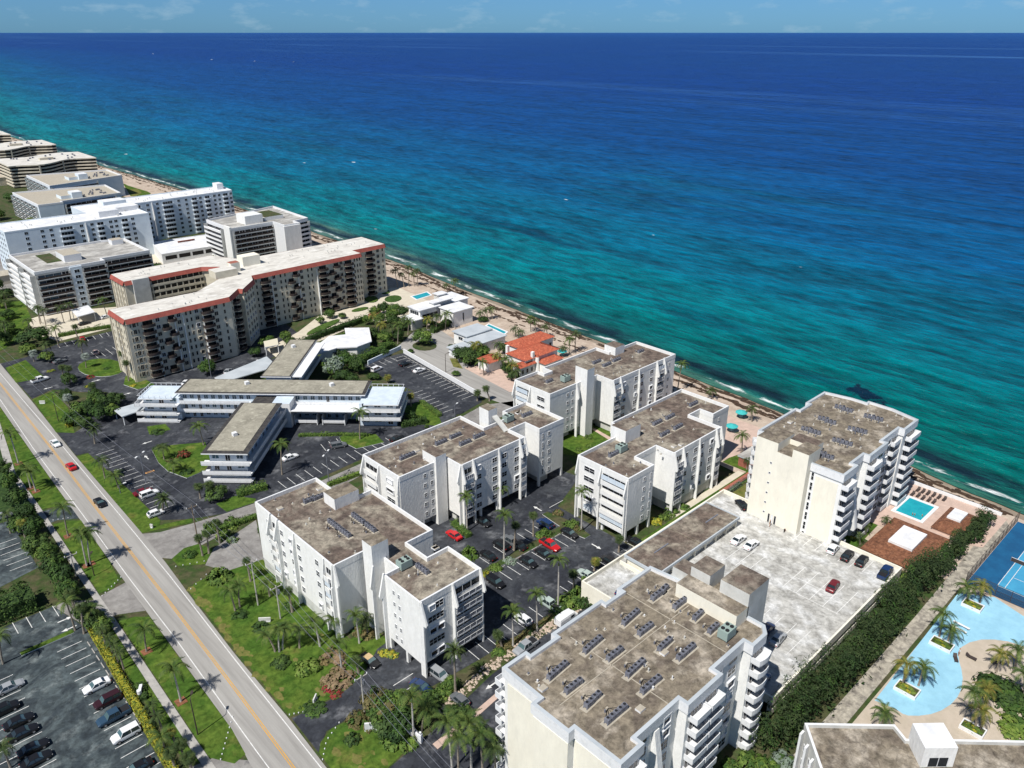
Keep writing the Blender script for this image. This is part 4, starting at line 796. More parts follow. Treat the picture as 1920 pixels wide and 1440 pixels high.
def deck():
    t = thing('parking_deck', 'weathered grey parking deck with cream parapets between the twin towers', 'parking deck', (130, 66, 0))
    x0, x1, y0, y1 = 104, 157.2, 44.2, 88.4
    b = MB(); b.box(x0, x1, y0, y1, DZ - .6, DZ, CREAM, top=CONC); part(t, 'deck_slab', b)
    b = MB(); b.box(x0 + 1.5, x1 - .5, y0 + 2.5, y1 - .3, 0, DZ - .6, DARK); part(t, 'lower_level', b)  # solid dark box stands in for the shade of the open level
    b = MB(); parapet(b, [(x0, y0), (x1, y0), (x1, y1), (x0, y1)], DZ - .9, DZ + .9, .3, CREAM, CREAM); part(t, 'parapet', b)
    b = MB(); b.box(x0, x1, y0, y0 + .3, 1.1, 2.3, CREAM); part(t, 'lower_parapet', b)
    for i in range(9): b = MB(); b.box(x0 + .2 + i * 6.5, x0 + .7 + i * 6.5, y0 + .4, y0 + .9, 0, DZ - .7, CREAM); part(t, 'column', b)
    b = MB(); b.box(x0 + .5, x1 - .4, y1 - .29, y1 - .02, 0, DZ - .9, CREAM); b.box(x0, x0 + .28, y0 + 8, y1, 0, DZ - .9, CREAM); b.box(x1 - .3, x1 - .02, y0, y1, 0, DZ - .9, CREAM); part(t, 'wall', b)
    mb = MB()
    for x0_, y0_, dx, dy, n, lx, ly in [(133, 72.5, 0, -2.75, 3, 8.5, 0), (116, 60, 0, -2.9, 5, 9.5, 0), (134, 59, 0, -2.9, 5, 9.6, 0), (150.6, 66, 0, -2.7, 8, 5.6, 0), (106, 86, 2.7, 0, 4, 0, -4.6), (148, 86, 2.7, 0, 3, 0, -4.6)]:
        for i in range(n): ribbon('', [(x0_ + dx * i, y0_ + dy * i), (x0_ + dx * i + lx, y0_ + dy * i + ly)], .13, DZ + .006, PAINTW, mb)
    ribbon('', [(120.7, 59.5), (120.7, 48)], .13, DZ + .007, PAINTW, mb); ribbon('', [(134, 59.2), (134, 47)], .13, DZ + .007, PAINTW, mb); ribbon('', [(138.8, 59.2), (138.8, 47.2)], .13, DZ + .007, PAINTW, mb)
    part(t, 'bay_markings', mb)
    for px, py in ((1390, 1000), (1375, 1040), (1307, 1018)): pass
deck()
def lowcar():
    t = thing('carport_building', 'long low flat-roofed carport along the edge of the parking deck', 'carport', (131, 82, DZ))
    b = MB(); b.box(115.6, 146.6, 77.4, 86.6, DZ + 2.1, DZ + 2.45, CREAM, top=ROOFB); part(t, 'roof', b)
    b = MB(); parapet(b, rect(115.6, 146.6, 77.4, 86.6), DZ + 2.0, DZ + 2.65, .25, PALEROOF, PALEROOF); part(t, 'roof_edge', b)
    b = MB(); b.box(116, 146.3, 78.2, 78.4, DZ, DZ + 2.1, CREAM); b.box(116, 116.2, 78.4, 86.2, DZ, DZ + 2.1, CREAM); b.box(116, 146.3, 86, 86.2, DZ, DZ + 2.1, CREAM); part(t, 'wall', b)
    for i in range(8): b = MB(); b.box(116.8 + i * 4.1, 117.1 + i * 4.1, 77.6, 77.9, DZ, DZ + 2.1, CREAM); part(t, 'post', b)
    b = MB(); b.box(131, 131.3, 77.5, 86.5, DZ + 2.46, DZ + 2.56, ROOFT); b.box(121, 126, 82.5, 82.8, DZ + 2.46, DZ + 2.6, METAL); b.box(139, 144, 81.5, 81.8, DZ + 2.46, DZ + 2.6, METAL); part(t, 'roof_joint', b)
lowcar()
def lowroof(label, x0, x1, y0, y1, zt, sky_):
    t = thing('pool_pavilion', label, 'pavilion', ((x0 + x1) / 2, (y0 + y1) / 2, 0), 0, 'brown shingled roofs beside the pool')
    b = MB(); b.box(x0 + .3, x1 - .3, y0 + .3, y1 - .3, 0, zt - .5, PAVE); part(t, 'wall', b)
    b = MB(); cx, cy = (x0 + x1) / 2, (y0 + y1) / 2; p = [(x0, y0, zt - .5), (x1, y0, zt - .5), (x1, y1, zt - .5), (x0, y1, zt - .5)]; q = [(cx - 3, cy - 2, zt + .5), (cx + 3, cy - 2, zt + .5), (cx + 3, cy + 2, zt + .5), (cx - 3, cy + 2, zt + .5)]
    for i in range(4): j = (i + 1) % 4; b.face([p[i], p[j], q[j], q[i]], SHING)
    b.face(q, SHING); b.box(x0, x1, y0, y1, zt - .62, zt - .5, SHING); part(t, 'shingled_roof', b)
    b = MB(); b.box(*sky_, zt, zt + 1.0, WHITEROOF); part(t, 'skylight', b)
lowroof('larger pavilion with a brown shingled roof and white flat skylight, beside the parking deck', 163.6, 182.2, 42.4, 55.6, 1.6, (169.3, 178, 46.4, 51.8))
lowroof('smaller pavilion with a brown shingled roof and small white skylight, nearer the beach', 184.8, 197.6, 41, 47.9, 1.4, (189.8, 195, 43.2, 46.3))
b = MB(); b.box(186.2, 196.6, 50.2, 57.9, .0, .16, TRIM); b.box(187.0, 195.8, 51.0, 57.1, .1, .17, POOL); 
o = link('swimming_pool', None, None, (191.4, 54, 0)); tag(o, 'rectangular turquoise pool with white coping beside the brown pavilions', 'swimming pool')
bb = MB(); parapet(bb, rect(186.2, 196.6, 50.2, 57.9), .0, .2, .8, TRIM); part(o, 'coping', bb); bb = MB(); bb.box(187, 195.8, 51, 57.1, .06, .12, POOL); part(o, 'water', bb)
def pool2(label, poly, z=.0):
    cx = sum(p[0] for p in poly) / len(poly); cy = sum(p[1] for p in poly) / len(poly); o = tag(link('swimming_pool', None, None, (cx, cy, 0)), label, 'swimming pool')
    bb = MB(); parapet(bb, [(cx + (x - cx) * 1.15, cy + (y - cy) * 1.15) for x, y in poly], 0, .16, .7, TRIM); part(o, 'coping', bb); bb = MB(); bb.prism(poly, .05, .12, POOL); part(o, 'water', bb)
pool2('small bright turquoise pool behind the modern white villa', P((772, 556), (782, 562), (808, 554), (800, 548)))
pool2('dark narrow pool beside the grey-roofed villa', P((912, 612), (918, 608), (950, 622), (944, 627)))

# building at the lower right corner, turned 45 degrees
def cornerb():
    z = 12.0; t = thing('apartment_building', 'tan-roofed building with white fins and a white roof house at the lower right corner', 'apartment building', (*at(1600, 1400, z), 0))
    pts = [at(a, b, z) for a, b in ((1508, 1361), (1676, 1364), (1698, 1391), (1796, 1392), (2050, 1397), (2060, 1600), (1590, 1600))]
    body(t, pts, 0, z, GREYW, ROOFT, .6, .35)
    pp = [at(a, b, 15.8) for a, b in ((1711, 1356), (1769, 1355), (1797, 1402), (1735, 1403))]
    b = MB(); b.prism(pp, z, 15.8, WALL, top=WHITEROOF); part(t, 'roof_house', b)
    p4 = [Vector(q) for q in pp]; wq = Wall(t, tuple(p4[3]), tuple(p4[2])); wq = wq if wq.n.y < 0 else Wall(t, tuple(p4[2]), tuple(p4[3])); wq.put('door', glass_mesh(wq.L * .6, 1.7, 2), wq.L / 2, z + 1.0)
    a, c = Vector(pts[0]), Vector(pts[-1]); w = Wall(t, tuple(a), tuple(c))
    for i in range(8): 
        for zz in (3, 6, 9): w.put('window', win_mesh(1.3, 1.2, 2), 2 + i * 2.6, zz)
        pw = w.pt(.9 + i * 2.6); b = MB(); b.bar((pw[0] + w.n.x * .5, pw[1] + w.n.y * .5, 0), (pw[0] + w.n.x * .5, pw[1] + w.n.y * .5, z - .6 + .2), .35, 1.0, TRIM); part(t, 'fin', b)
cornerb()

# ---------------------------------------------------------------- cross-shaped motel at 45 degrees
SQ = 2 ** .5
def ab(a, b): return ((a + b) / SQ, (b - a) / SQ)
def jbox(mb, a0, a1, b0, b1, z0, z1, m, top=None): mb.prism([ab(a0, b0), ab(a1, b0), ab(a1, b1), ab(a0, b1)], z0, z1, m, top or m); return mb
def motel():
    t = thing('motel', 'cross-shaped three-storey pale blue motel with white galleries and mottled flat roofs', 'motel', (*ab(-80, 222), 0))
    def jp(name, *a, **k): mb = MB(); jbox(mb, *a, **k); return part(t, name, mb)
    WG = [(-108, -52, 220.8, 230), (-85.2, -75.4, 183.5, 212.5), (-85.5, -77.6, 233.5, 266)]
    jp('link_wall', -84.5, -78, 212.5, 220.8, 0, 7.6, BLUEW, top=TAR); jp('link_wall', -84.5, -78.5, 230, 233.5, 0, 7.4, BLUEW, top=TAR); jp('stair_box', -77.9, -72.5, 214.5, 220.7, 0, 8.0, TRIM, top=BLUEW)
    for g in WG: jp('wall', *g, 0, 8.5, BLUEW)
    jp('wall', -119.2, -108, 219, 227, 0, 7.3, BLUEW); jp('wall', -52, -40.8, 216.5, 228, 0, 7.3, BLUEW)
    for g, e in (((-109.4, -50.6, 219.6, 230.6), 1.1), ((-86.6, -74.2, 181.8, 213.2), 1.6), ((-87, -77.2, 233, 266.6), .6)):
        jp('roof_edge', *g, 8.5, 8.85, TRIM, top=TAR); jp('roof', g[0] + e * .7, g[1] - e, g[2] + e, g[3] - .4, 8.86, 8.93, ROOFJ)
    jp('gallery_roof', -77.1, -74, 234, 265, 8.2, 8.45, TRIM)
    jp('terrace_roof', -120.4, -109.6, 217.8, 227.8, 7.3, 7.6, TRIM, top=BLUEW); jp('terrace_roof', -50.4, -39.8, 215.3, 228.8, 7.3, 7.6, TRIM, top=BLUEW)
    def rail(pts, z, solid=True, name='gallery_rail'):
        for p, q in zip(pts, pts[1:]):
            mb = MB(); P0, P1 = ab(*p), ab(*q)
            if solid: mb.bar((*P0, z + .5), (*P1, z + .5), .08, .75, TRIM)
            mb.bar((*P0, z + 1.0), (*P1, z + 1.0), .1, .08, TRIM); L = hypot(P1[0] - P0[0], P1[1] - P0[1]); n = max(1, int(L / 1.5))
            for i in range(n + 1): x = P0[0] + (P1[0] - P0[0]) * i / n; y = P0[1] + (P1[1] - P0[1]) * i / n; mb.box(x - .05, x + .05, y - .05, y + .05, z, z + 1, TRIM)
            part(t, name, mb)
    for z in (2.55, 5.4):
        jp('gallery', -108, -86.4, 219.0, 221, z, z + .22, TRIM); rail([(-108, 219), (-86.4, 219)], z + .2)
        jp('gallery', -74.0, -40, 214.4, 221, z, z + .22, TRIM) if z > 3 else None
        rail([(-74, 219), (-52, 219)], z + .2); jp('gallery', -74, -52, 219, 221, z + .001, z + .221, TRIM)
        jp('gallery', -120.9, -108, 216.6, 228.4, z, z + .22, TRIM); rail([(-120.9, 228.4), (-120.9, 216.6), (-108.4, 216.6)], z + .2)
        jp('gallery', -52, -39.2, 214.6, 229.4, z, z + .222, TRIM); rail([(-52, 214.6), (-39.2, 214.6), (-39.2, 229.4)], z + .2)
        jp('gallery', -86.8, -73.9, 181.4, 184, z, z + .22, TRIM); rail([(-86.8, 181.4), (-73.9, 181.4)], z + .2); jp('gallery', -75.4, -73.6, 184, 219, z, z + .22, TRIM); rail([(-73.7, 184), (-73.7, 218)], z + .2)
        jp('gallery', -77.6, -75.6, 231, 266, z, z + .22, TRIM); rail([(-75.7, 231), (-75.7, 266)], z + .2)
    rail([(-120.3, 227.6), (-120.3, 217.9), (-109.8, 217.9)], 7.6, False, 'terrace_rail'); rail([(-120.3, 227.6), (-109, 227.6)], 7.6, False, 'terrace_rail'); rail([(-50.2, 228.6), (-40, 228.6), (-40, 215.4)], 7.6, False, 'terrace_rail')
    jp('gallery', -86.8, -73.9, 181.4, 184, .3, .5, TRIM); rail([(-86.8, 181.4), (-73.9, 181.4)], .5)
    jp('gallery', -120.9, -108, 216.6, 228.4, .2, .4, TRIM); rail([(-120.9, 216.6), (-108.4, 216.6)], .4)
    for a0 in (-72, -63.5, -51):
        jp('balcony_bay', a0, a0 + 6.6, 216.6, 219, .6, .85, TRIM); rail([(a0, 216.6), (a0 + 6.6, 216.6)], .85); jp('privacy_wall', a0 - .2, a0, 216.4, 220.8, 0, 3.2, TRIM); jp('privacy_wall', a0 + 6.6, a0 + 6.8, 216.4, 220.8, 0, 3.2, TRIM)
    def doors(p, q, zs, step, seed):
        w = Wall(t, ab(*p), ab(*q)); n = int(w.L / step); rg = random.Random(seed)
        for z in zs:
            for i in range(n):
                tt = (i + .5) * w.L / n
                if rg.random() < .6: w.put('window', glass_mesh(step * .55, 1.2, 2, GLASSB), tt, z + 1.45)
                else: w.put('window', glass_mesh(step * .4, 1.9, 2, GLASS), tt, z + 1.15)
    doors((-108, 220.8), (-86, 220.8), (.2, 2.8, 5.65), 2.2, 1); doors((-75.3, 220.8), (-52, 220.8), (.4, 2.8, 5.65), 2.3, 2); doors((-85.2, 183.5), (-75.4, 183.5), (.4, 2.8, 5.65), 3.2, 3)
    doors((-75.4, 183.5), (-75.4, 219), (.2, 2.8, 5.65), 3, 4); doors((-77.6, 231), (-77.6, 265.5), (.2, 2.8, 5.65), 3, 5); doors((-119.2, 219), (-108, 219), (.4, 2.8, 5.4), 3.6, 6); doors((-52, 216.5), (-40.8, 216.5), (.4, 2.8, 5.4), 3.6, 7)
    doors((-40.8, 216.5), (-40.8, 228), (2.8, 5.4), 3.6, 8)
    for px, py in ((622, 722), (463, 722 - 3), (440, 815), (550, 650)):
        x, y = at(px, py, 9.2); b = MB(); b.box(x - .6, x + .6, y - .6, y + .6, 8.92, 9.9, TRIM); part(t, 'roof_vent_box', b)
motel()
def canopy(name, label, pts, z, m, th=.3, posts=True, wallm=None):
    cx = sum(p[0] for p in pts) / len(pts); cy = sum(p[1] for p in pts) / len(pts); t = thing(name, label, 'canopy', (cx, cy, 0))
    b = MB(); b.prism(pts, z - th, z, TRIM, top=m); part(t, 'roof', b)
    for x, y in pts:
        x = cx + (x - cx) * .92; y = cy + (y - cy) * .92; b = MB(); b.cyl(x, y, 0, z - th, .14, TRIM, 6); part(t, 'post', b)
canopy('entrance_canopy', 'flat white canopy over the motel driveway, left of the west terrace', [at(a, b, 3.2) for a, b in ((213, 768), (268, 752), (274, 766), (229, 781))], 3.2, PALEROOF)
canopy('walkway_canopy', 'long pale canopy roof behind the motel', [at(a, b, 3.2) for a, b in ((402, 708), (500, 668), (520, 686), (420, 716))], 3.2, PALEROOF)
canopy('entrance_canopy', 'white flat-topped canopy in front of the dark banded block', [at(a, b, 4) for a, b in ((133, 581), (165, 572), (178, 585), (145, 594))], 4, WHITEROOF)
canopy('garage_canopy', 'small cream canopy at the foot of the red-trimmed condo', [at(a, b, 3.5) for a, b in ((494, 640), (520, 634), (522, 646), (497, 651))], 3.5, AWN)

# ---------------------------------------------------------------- beige condo with red fascia
def redcondo():
    z = 22.5
    poly = [(79, 270), (115.5, 270), (122.5, 277.3), (123.6, 275.6), (132, 284.3), (134.3, 290), (185, 290), (185, 296.5), (202, 296.5), (202, 315), (150, 315.5), (141.5, 319), (136, 331), (95, 330), (95, 316), (125.5, 316), (131, 311), (130, 300), (109.6, 284), (79, 285)]
    t = thing('red_trimmed_condo', 'Y-shaped beige condo with red fascia, white roof and stacked balconies', 'condo building', (130, 292, 0))
    b = MB(); b.prism(poly, 0, z - .01, BEIGE); part(t, 'wall', b)
    r = MB(); r.face([(x, y, z + .25) for x, y in ccw(poly)], ROOFK); part(t, 'roof', r)
    q = MB(); cp = ccw(poly)
    for i in range(len(cp)):
        a, c = Vector(cp[i]), Vector(cp[(i + 1) % len(cp)]); d = (c - a).normalized(); n = Vector((d.y, -d.x)) * .75
        q.face([(a.x + n.x, a.y + n.y, z - 1.3), (c.x + n.x, c.y + n.y, z - 1.3), (c.x, c.y, z + .3), (a.x, a.y, z + .3)], REDT)
        q.face([(a.x, a.y, z - 1.3), (c.x, c.y, z - 1.3), (c.x + n.x, c.y + n.y, z - 1.3), (a.x + n.x, a.y + n.y, z - 1.3)], BEIGE)
    part(t, 'red_fascia', q)
    KZ = [1.0 + 2.55 * k for k in range(8)]
    def col(w, tt, kind, seed=0):
        rg = random.Random(seed)
        for k, zz in enumerate(KZ):
            if kind == 'B': w.put('balcony', balc_mesh(4.0, 1.5, m=TERR, rm=BRONZE, solid=True, bow=.5), tt, zz); w.put('glazing', glass_mesh(3.2, 1.9, 3, GLASS, BRONZE), tt, zz + 1.05)
            elif kind == 'Z':
                s = (-1.1, 1.1)[k % 2]; w.put('balcony', balc_mesh(2.8, 1.3, m=TERR, rm=BRONZE, bow=.4), tt + s, zz); w.put('glazing', glass_mesh(2.2, 1.9, 2, GLASS, BRONZE), tt + s, zz + 1.05)
            elif kind == 'W': w.put('window', win_mesh(1.25, 1.35, 2, 1, TERR if rg.random() < .7 else TRIM, GLASS, .12 if rg.random() < .75 else .3), tt, zz + 1.5)
            elif kind == 'w': w.put('window', win_mesh(.6, 1.35, 1, 1, TERR), tt, zz + 1.5)
            elif kind == 'A': w.put('window', win_mesh(1.0, 1.6, 2, 1, TERR), tt, zz + 1.5); w.put('window', win_mesh(.3, 1.3, 1, 1, TERR), tt - 1.2, zz + 1.5); w.put('window', win_mesh(.3, 1.3, 1, 1, TERR), tt + 1.2, zz + 1.5)
    w = S(t, 79, 115.5, 270)
    for tt, k in ((2.6, 'A'), (7, 'B'), (10.4, 'W'), (14, 'Z'), (17.6, 'W'), (20.3, 'w'), (21.9, 'w'), (24, 'W'), (27.6, 'B'), (31, 'W'), (34.2, 'w')): col(w, tt, k, int(tt))
    for tt in (9.1, 16, 19, 26): fin(t, w, tt, 20, 10, 0, .7, .3, .1)
    w = W(t, 79, 285, 270)
    for tt in (2, 4.4, 9.8, 12.6): col(w, tt, 'w')
    col(w, 7.2, 'W'); [panel(t, w, a, a + .6, 0, 21, TERR, .4, 'pilaster') for a in (.1, 5.6, 8.2, 14.2)]
    w = Wall(t, (115.5, 270), (122.5, 277.3)); [col(w, a, 'w') for a in (2, 8)]; col(w, 5, 'B')
    w = Wall(t, (123.6, 275.6), (132, 284.3)); [col(w, a, 'W') for a in (1.6, 4.6, 7.6, 10.4)]
    w = S(t, 134.3, 185, 290)
    for tt, k in ((1.6, 'w'), (5.3, 'B'), (9.3, 'W'), (12.2, 'w'), (14.2, 'w'), (17.8, 'Z'), (21.6, 'W'), (24.6, 'w'), (26.4, 'w'), (31.5, 'B'), (37, 'Z'), (40.5, 'W'), (44, 'B'), (47.2, 'w'), (48.6, 'w'), (49.9, 'w')): col(w, tt, k, int(tt))
    for tt in (8, 20, 28.7, 46.3): fin(t, w, tt, 20, 10, 0, .7, .3, .1)
    w = S(t, 185, 202, 296.5)
    for tt, k in ((2, 'w'), (4, 'w'), (8.5, 'B'), (13, 'W'), (15.6, 'w')): col(w, tt, k)
    w = W(t, 185, 296.5, 290)
    w = W(t, 95, 330, 316); [col(w, a, 'w') for a in (2, 5, 8, 11)]; [panel(t, w, a, a + .7, 0, 21, TERR, .4, 'pilaster') for a in (.1, 3.2, 6.2, 9.2, 12.8)]
    w = S(t, 95, 125.5, 316); panel(t, w, 2.8, 9, 0, z + .5, GREYW, 1.2, 'stair_panel')
    for i in range(9):
        for zz in KZ[1:]: w.put('glazing', glass_mesh(2.0, 1.7, 1, GLASS, BRONZE), 11.2 + i * 2.4, zz + 1.3)
        panel(t, w, 9.8 + i * 2.4, 10.1 + i * 2.4, 0, 19, BEIGE, .9, 'arcade_pier')
    wz = Wall(t, (125.5, 316), (131, 311))
    for zz in KZ: w.put('gallery', balc_mesh(21, .9, .9, m=BEIGE, rm=BEIGE), 20, zz)
    block(t, 'lift_house', 138, 145.5, 304, 309, z, z + 4.2, CREAM, CREAM); block(t, 'roof_link', 122, 131, 294.5, 300.5, z + .3, z + 3, BEIGE, ROOFK); block(t, 'chimney_box', 130.5, 134.3, 299, 302.5, z, z + 4.0, CREAM, REDPAVE)
    rg = random.Random(3)
    for i in range(46):
        if i % 2: x, y = rg.uniform(140, 198), rg.uniform(299, 312)
        elif i % 4: x, y = rg.uniform(82, 112), rg.uniform(272, 282)
        else: x, y = rg.uniform(98, 124), rg.uniform(319, 327)
        b = MB(); b.cyl(x, y, z + .2, z + .9, .16, GREYW, 6); part(t, 'vent_pipe', b)
redcondo()

# ---------------------------------------------------------------- white slab blocks farther up the coast
def slab(label, group, poly, loc, z, floors, spec, wspec=(), wall=None, roof=None, wwalls=()):
    wall = wall or COOLW; t = thing('slab_block', label, 'apartment building', (*loc, 0), 0, group)
    body(t, poly, 0, z, wall, roof or WHITEROOF, .5, .3)
    ph = (z - 1.2) / floors; ZS = [.9 + ph * k for k in range(floors)]
    for (p, q, cols) in spec:
        w = Wall(t, p, q)
        for tt, k in cols:
            for zz in ZS:
                if k == 'W': w.put('window', win_mesh(1.5, 1.3, 2, 1, wall, GLASS, .05, .12), tt, zz + 1.4)
                elif k == 'B': w.put('balcony', balc_mesh(6.4, 1.3, .8, m=TRIM, rm=COOLW, bow=.3), tt, zz); w.put('glazing', glass_mesh(5.6, 1.5, 4), tt, zz + 1.2)
                elif k == 'b': w.put('balcony', balc_mesh(3.6, 1.2, .8, m=TRIM, rm=COOLW, bow=.3), tt, zz); w.put('glazing', glass_mesh(3.0, 1.5, 2), tt, zz + 1.2)
            if k == 'F': fin(t, w, tt, z - .4, z * .55, 0, 1.3, .5, .3)
    return t, ZS
g = 'pale slab apartment blocks up the coast'
Rb, _ = slab('long pale blue-white slab block at the left edge with a blank end wall', g, [(84, 442), (151.5, 440), (151.5, 462), (150, 487), (127, 487), (127, 464), (84, 466)], (118, 455), 22, 8,
    [((84, 442), (151.5, 440), [(9, 'W'), (16, 'W'), (20, 'W'), (27, 'B'), (34, 'W'), (36, 'F'), (39, 'W'), (43, 'b'), (48, 'W'), (50.6, 'W'), (55, 'b'), (59, 'W')]), ((84, 466), (84, 442), [(4, 'W'), (8, 'W'), (12, 'W'), (16, 'W'), (20, 'W')])])
block(Rb, 'roof_house', 129, 139, 447, 452, 22, 25, TRIM, WHITEROOF); block(Rb, 'roof_house', 134, 152, 455, 466, 22, 24.4, TRIM, WHITEROOF); block(Rb, 'roof_house', 139, 151, 470, 479, 22, 25.4, COOLW, WHITEROOF)
Sb, _ = slab('white slab block reaching the beach behind the blue-white one, with bowed balcony stacks', g, [(155, 471), (214, 473), (216, 492), (153, 492)], (184, 481), 22, 8,
    [((155, 471), (214, 473), [(2, 'b'), (7.5, 'W'), (10, 'F'), (13, 'W'), (19, 'B'), (25.5, 'W'), (30, 'W'), (35, 'b'), (38.7, 'W'), (43, 'b'), (47.5, 'W'), (50.5, 'W'), (54.5, 'b'), (58, 'W')])])
block(Sb, 'roof_house', 209, 213, 482, 488, 22, 25.5, TRIM, WHITEROOF)
for bb, rr in ((Rb, (88, 146, 445, 460)), (Sb, (160, 208, 475, 489))):
    rg = random.Random(rr[0])
    for i in range(22):
        x, y = rg.uniform(rr[0], rr[1]), rg.uniform(rr[2], rr[3]); b = MB(); b.cyl(x, y, 22, 22.9, .2, GREYW, 6); part(bb, 'vent_pipe', b)
def bands(w, t0, t1, ZS, h, m=None, gm=None, proud=1.0, step=3.2, shut=0, seed=0, lm=None):
    rg = random.Random(seed); L = t1 - t0; m = m or TRIM; n = max(1, round(L / step))
    for z in ZS:
        def sl():
            b = MB(); b.box(-L / 2, L / 2, -proud, 0, -.15, .12, m); b.box(-L / 2, L / 2, -proud, -proud + .06, .12, .85, gm or BRONZE); b.box(-L / 2, L / 2, -proud - .02, -proud + .08, .85, .93, gm or BRONZE); return b.mesh('gallery')
        w.put('gallery', cached(('bd', round(L, 1), m.name, (gm or BRONZE).name, proud), sl), (t0 + t1) / 2, z)
        for i in range(n):
            s = L / n; big = rg.random()
            w.put('glazing', glass_mesh(s * .92, h, 2, GLASS if big > shut else GLASSB, BRONZE if big < .75 else TRIM), t0 + (i + .5) * s, z + h / 2 + .3, .02)
    for i in range(n + 1):
        pw = w.pt(t0 + i * L / n, proud * .5)
        b = MB(); d = w.d; b.bar((pw[0], pw[1], ZS[0]), (pw[0], pw[1], ZS[-1] + h + .6), .22, proud * .9, GREYW) if i in (0, n) or step > 5 else None
        if b.v: part(w.root, 'party_wall', b)
def banded(label, group, poly, loc, z, floors, spec, roof, wall=None, par=.9):
    t = thing('banded_block', label, 'apartment building', (*loc, 0), 0, group); body(t, poly, 0, z, wall or GREYW, roof, par, .5, TRIM, TRIM)
    ph = (z - 1) / floors; ZS = [.7 + ph * k for k in range(floors)]
    for i, (p, q, t0, t1, kw) in enumerate(spec): bands(Wall(t, p, q), t0, t1, ZS, ph - 1.0, seed=i + int(z), **kw)
    return t, ZS
g2 = 'dark banded apartment blocks'
Pb, ZS = banded('dark banded block with worn grey roof, in front of the blue-white slab', g2, [(77, 369), (105, 369), (105, 373.5), (126, 373.5), (126, 405), (116, 408), (77, 408)], (100, 388), 18.2, 7,
    [((77, 369), (105, 369), .5, 13.2, dict(shut=.35)), ((77, 369), (105, 369), 18.4, 28, {}), ((105, 373.5), (126, 373.5), .5, 21, {}), ((77, 408), (77, 369), .5, 20, dict(m=TRIM, gm=TRIM, proud=2.0)), ((77, 408), (77, 369), 22, 38.5, dict(m=TRIM, gm=TRIM, proud=2.0))], ROOFG)
w = S(Pb, 77, 105, 369); panel(Pb, w, 13.4, 18.2, 0, 18.6, COOLW, .6)
for z in ZS: w.put('window', win_mesh(2, 1.3, 2, 1, COOLW), 16, z + 1.2, .62)
block(Pb, 'roof_house', 92, 99, 380, 392, 18.2, 21.2, TRIM, ROOFS); block(Pb, 'roof_house', 118, 123, 398, 403, 18.2, 20.4, TRIM, ROOFS); block(Pb, 'roof_well', 86, 92, 384, 402, 18.2, 18.35, SOIL, SOIL)
Qb, ZS = banded('white and black banded block near the beach, left of the red-trimmed condo', g2, [(174, 392), (197.5, 392), (197.5, 380), (206.5, 380), (206.5, 386), (216, 388), (218, 430), (205, 427), (174, 421)], (196, 405), 17.6, 7,
    [((174, 392), (197.5, 392), 1.2, 23, {}), ((174, 421), (174, 392), 1, 21, dict(m=TRIM, gm=TRIM, proud=2.2)), ((206.5, 386), (216, 388), .3, 9.4, dict(m=TRIM, gm=TRIM, proud=1.4))], ROOFG, TRIM)
block(Qb, 'blank_end_wall', 173.2, 174.2, 392, 399, 0, 19, WALL); block(Qb, 'blank_end_wall', 197, 206.6, 379.4, 380.2, 0, 17.8, WALL); block(Qb, 'roof_house', 185, 195, 398, 408, 17.6, 22, WALL, TRIM); block(Qb, 'roof_house', 197, 208, 400, 416, 17.6, 19.5, WALL, SOIL)
def lowwhite():
    t = thing('low_pavilion', 'long low bright white building with dark openings, below the white slabs', 'pavilion', (168, 426, 0)); body(t, [(146, 416), (190, 414), (190, 442), (152, 446)], 0, 5.2, TRIM, WHITEROOF, .4)
    w = Wall(t, (146, 416), (190, 414)); [w.put('glazing', glass_mesh(6, 2.0, 1, DARK), 4.5 + 7 * i, 3.2) for i in range(6)]  # dark panels stand in for the shade inside the openings
    w.put('awning', win_mesh(9, .6, 1, 1, REDPAVE, REDPAVE, .5), 20, 5.8, -20, 'rust-red strip on the roof')
lowwhite()
g3 = 'sand-roofed terraced blocks at the far left'
for lab, po, lc in (('sand-roofed terraced block, nearer of the pair behind the blue-white slab', [(125, 547), (139, 547), (139, 551), (176, 555), (179, 593), (125, 604)], (150, 573)), ('sand-roofed terraced block, farther of the pair behind the blue-white slab', [(150, 614), (163.5, 617), (202, 627), (203, 661), (151, 674)], (176, 645))):
    t, ZS = banded(lab, g3, po, lc, 14, 5, [(po[-1], po[0], .5, 54, dict(m=TRIM, gm=GLASSB, proud=1.5, step=9)), (po[1] if po[1][1] == po[0][1] else po[0], (po[3] if len(po) > 5 else po[2]), 1, 34, {})], ROOFS, COOLW)
    x0, y0 = lc; block(t, 'roof_house', x0 - 2, x0 + 4, y0 - 14, y0 - 6, 14, 17.8, COOLW, WHITEROOF); block(t, 'roof_house', x0 - 8, x0 - 2, y0 - 12, y0 - 2, 14, 16, COOLW, ROOFS)
    rg = random.Random(4)
    for i in range(26): x, y = x0 + rg.uniform(2, 22), y0 + rg.uniform(-10, 10); b = MB(); b.box(x - .4, x + .4, y - .4, y + .4, 14, 14.9, METAL); part(t, 'condenser', b)
g4 = 'wavy-edged terraced condos on the far shore'
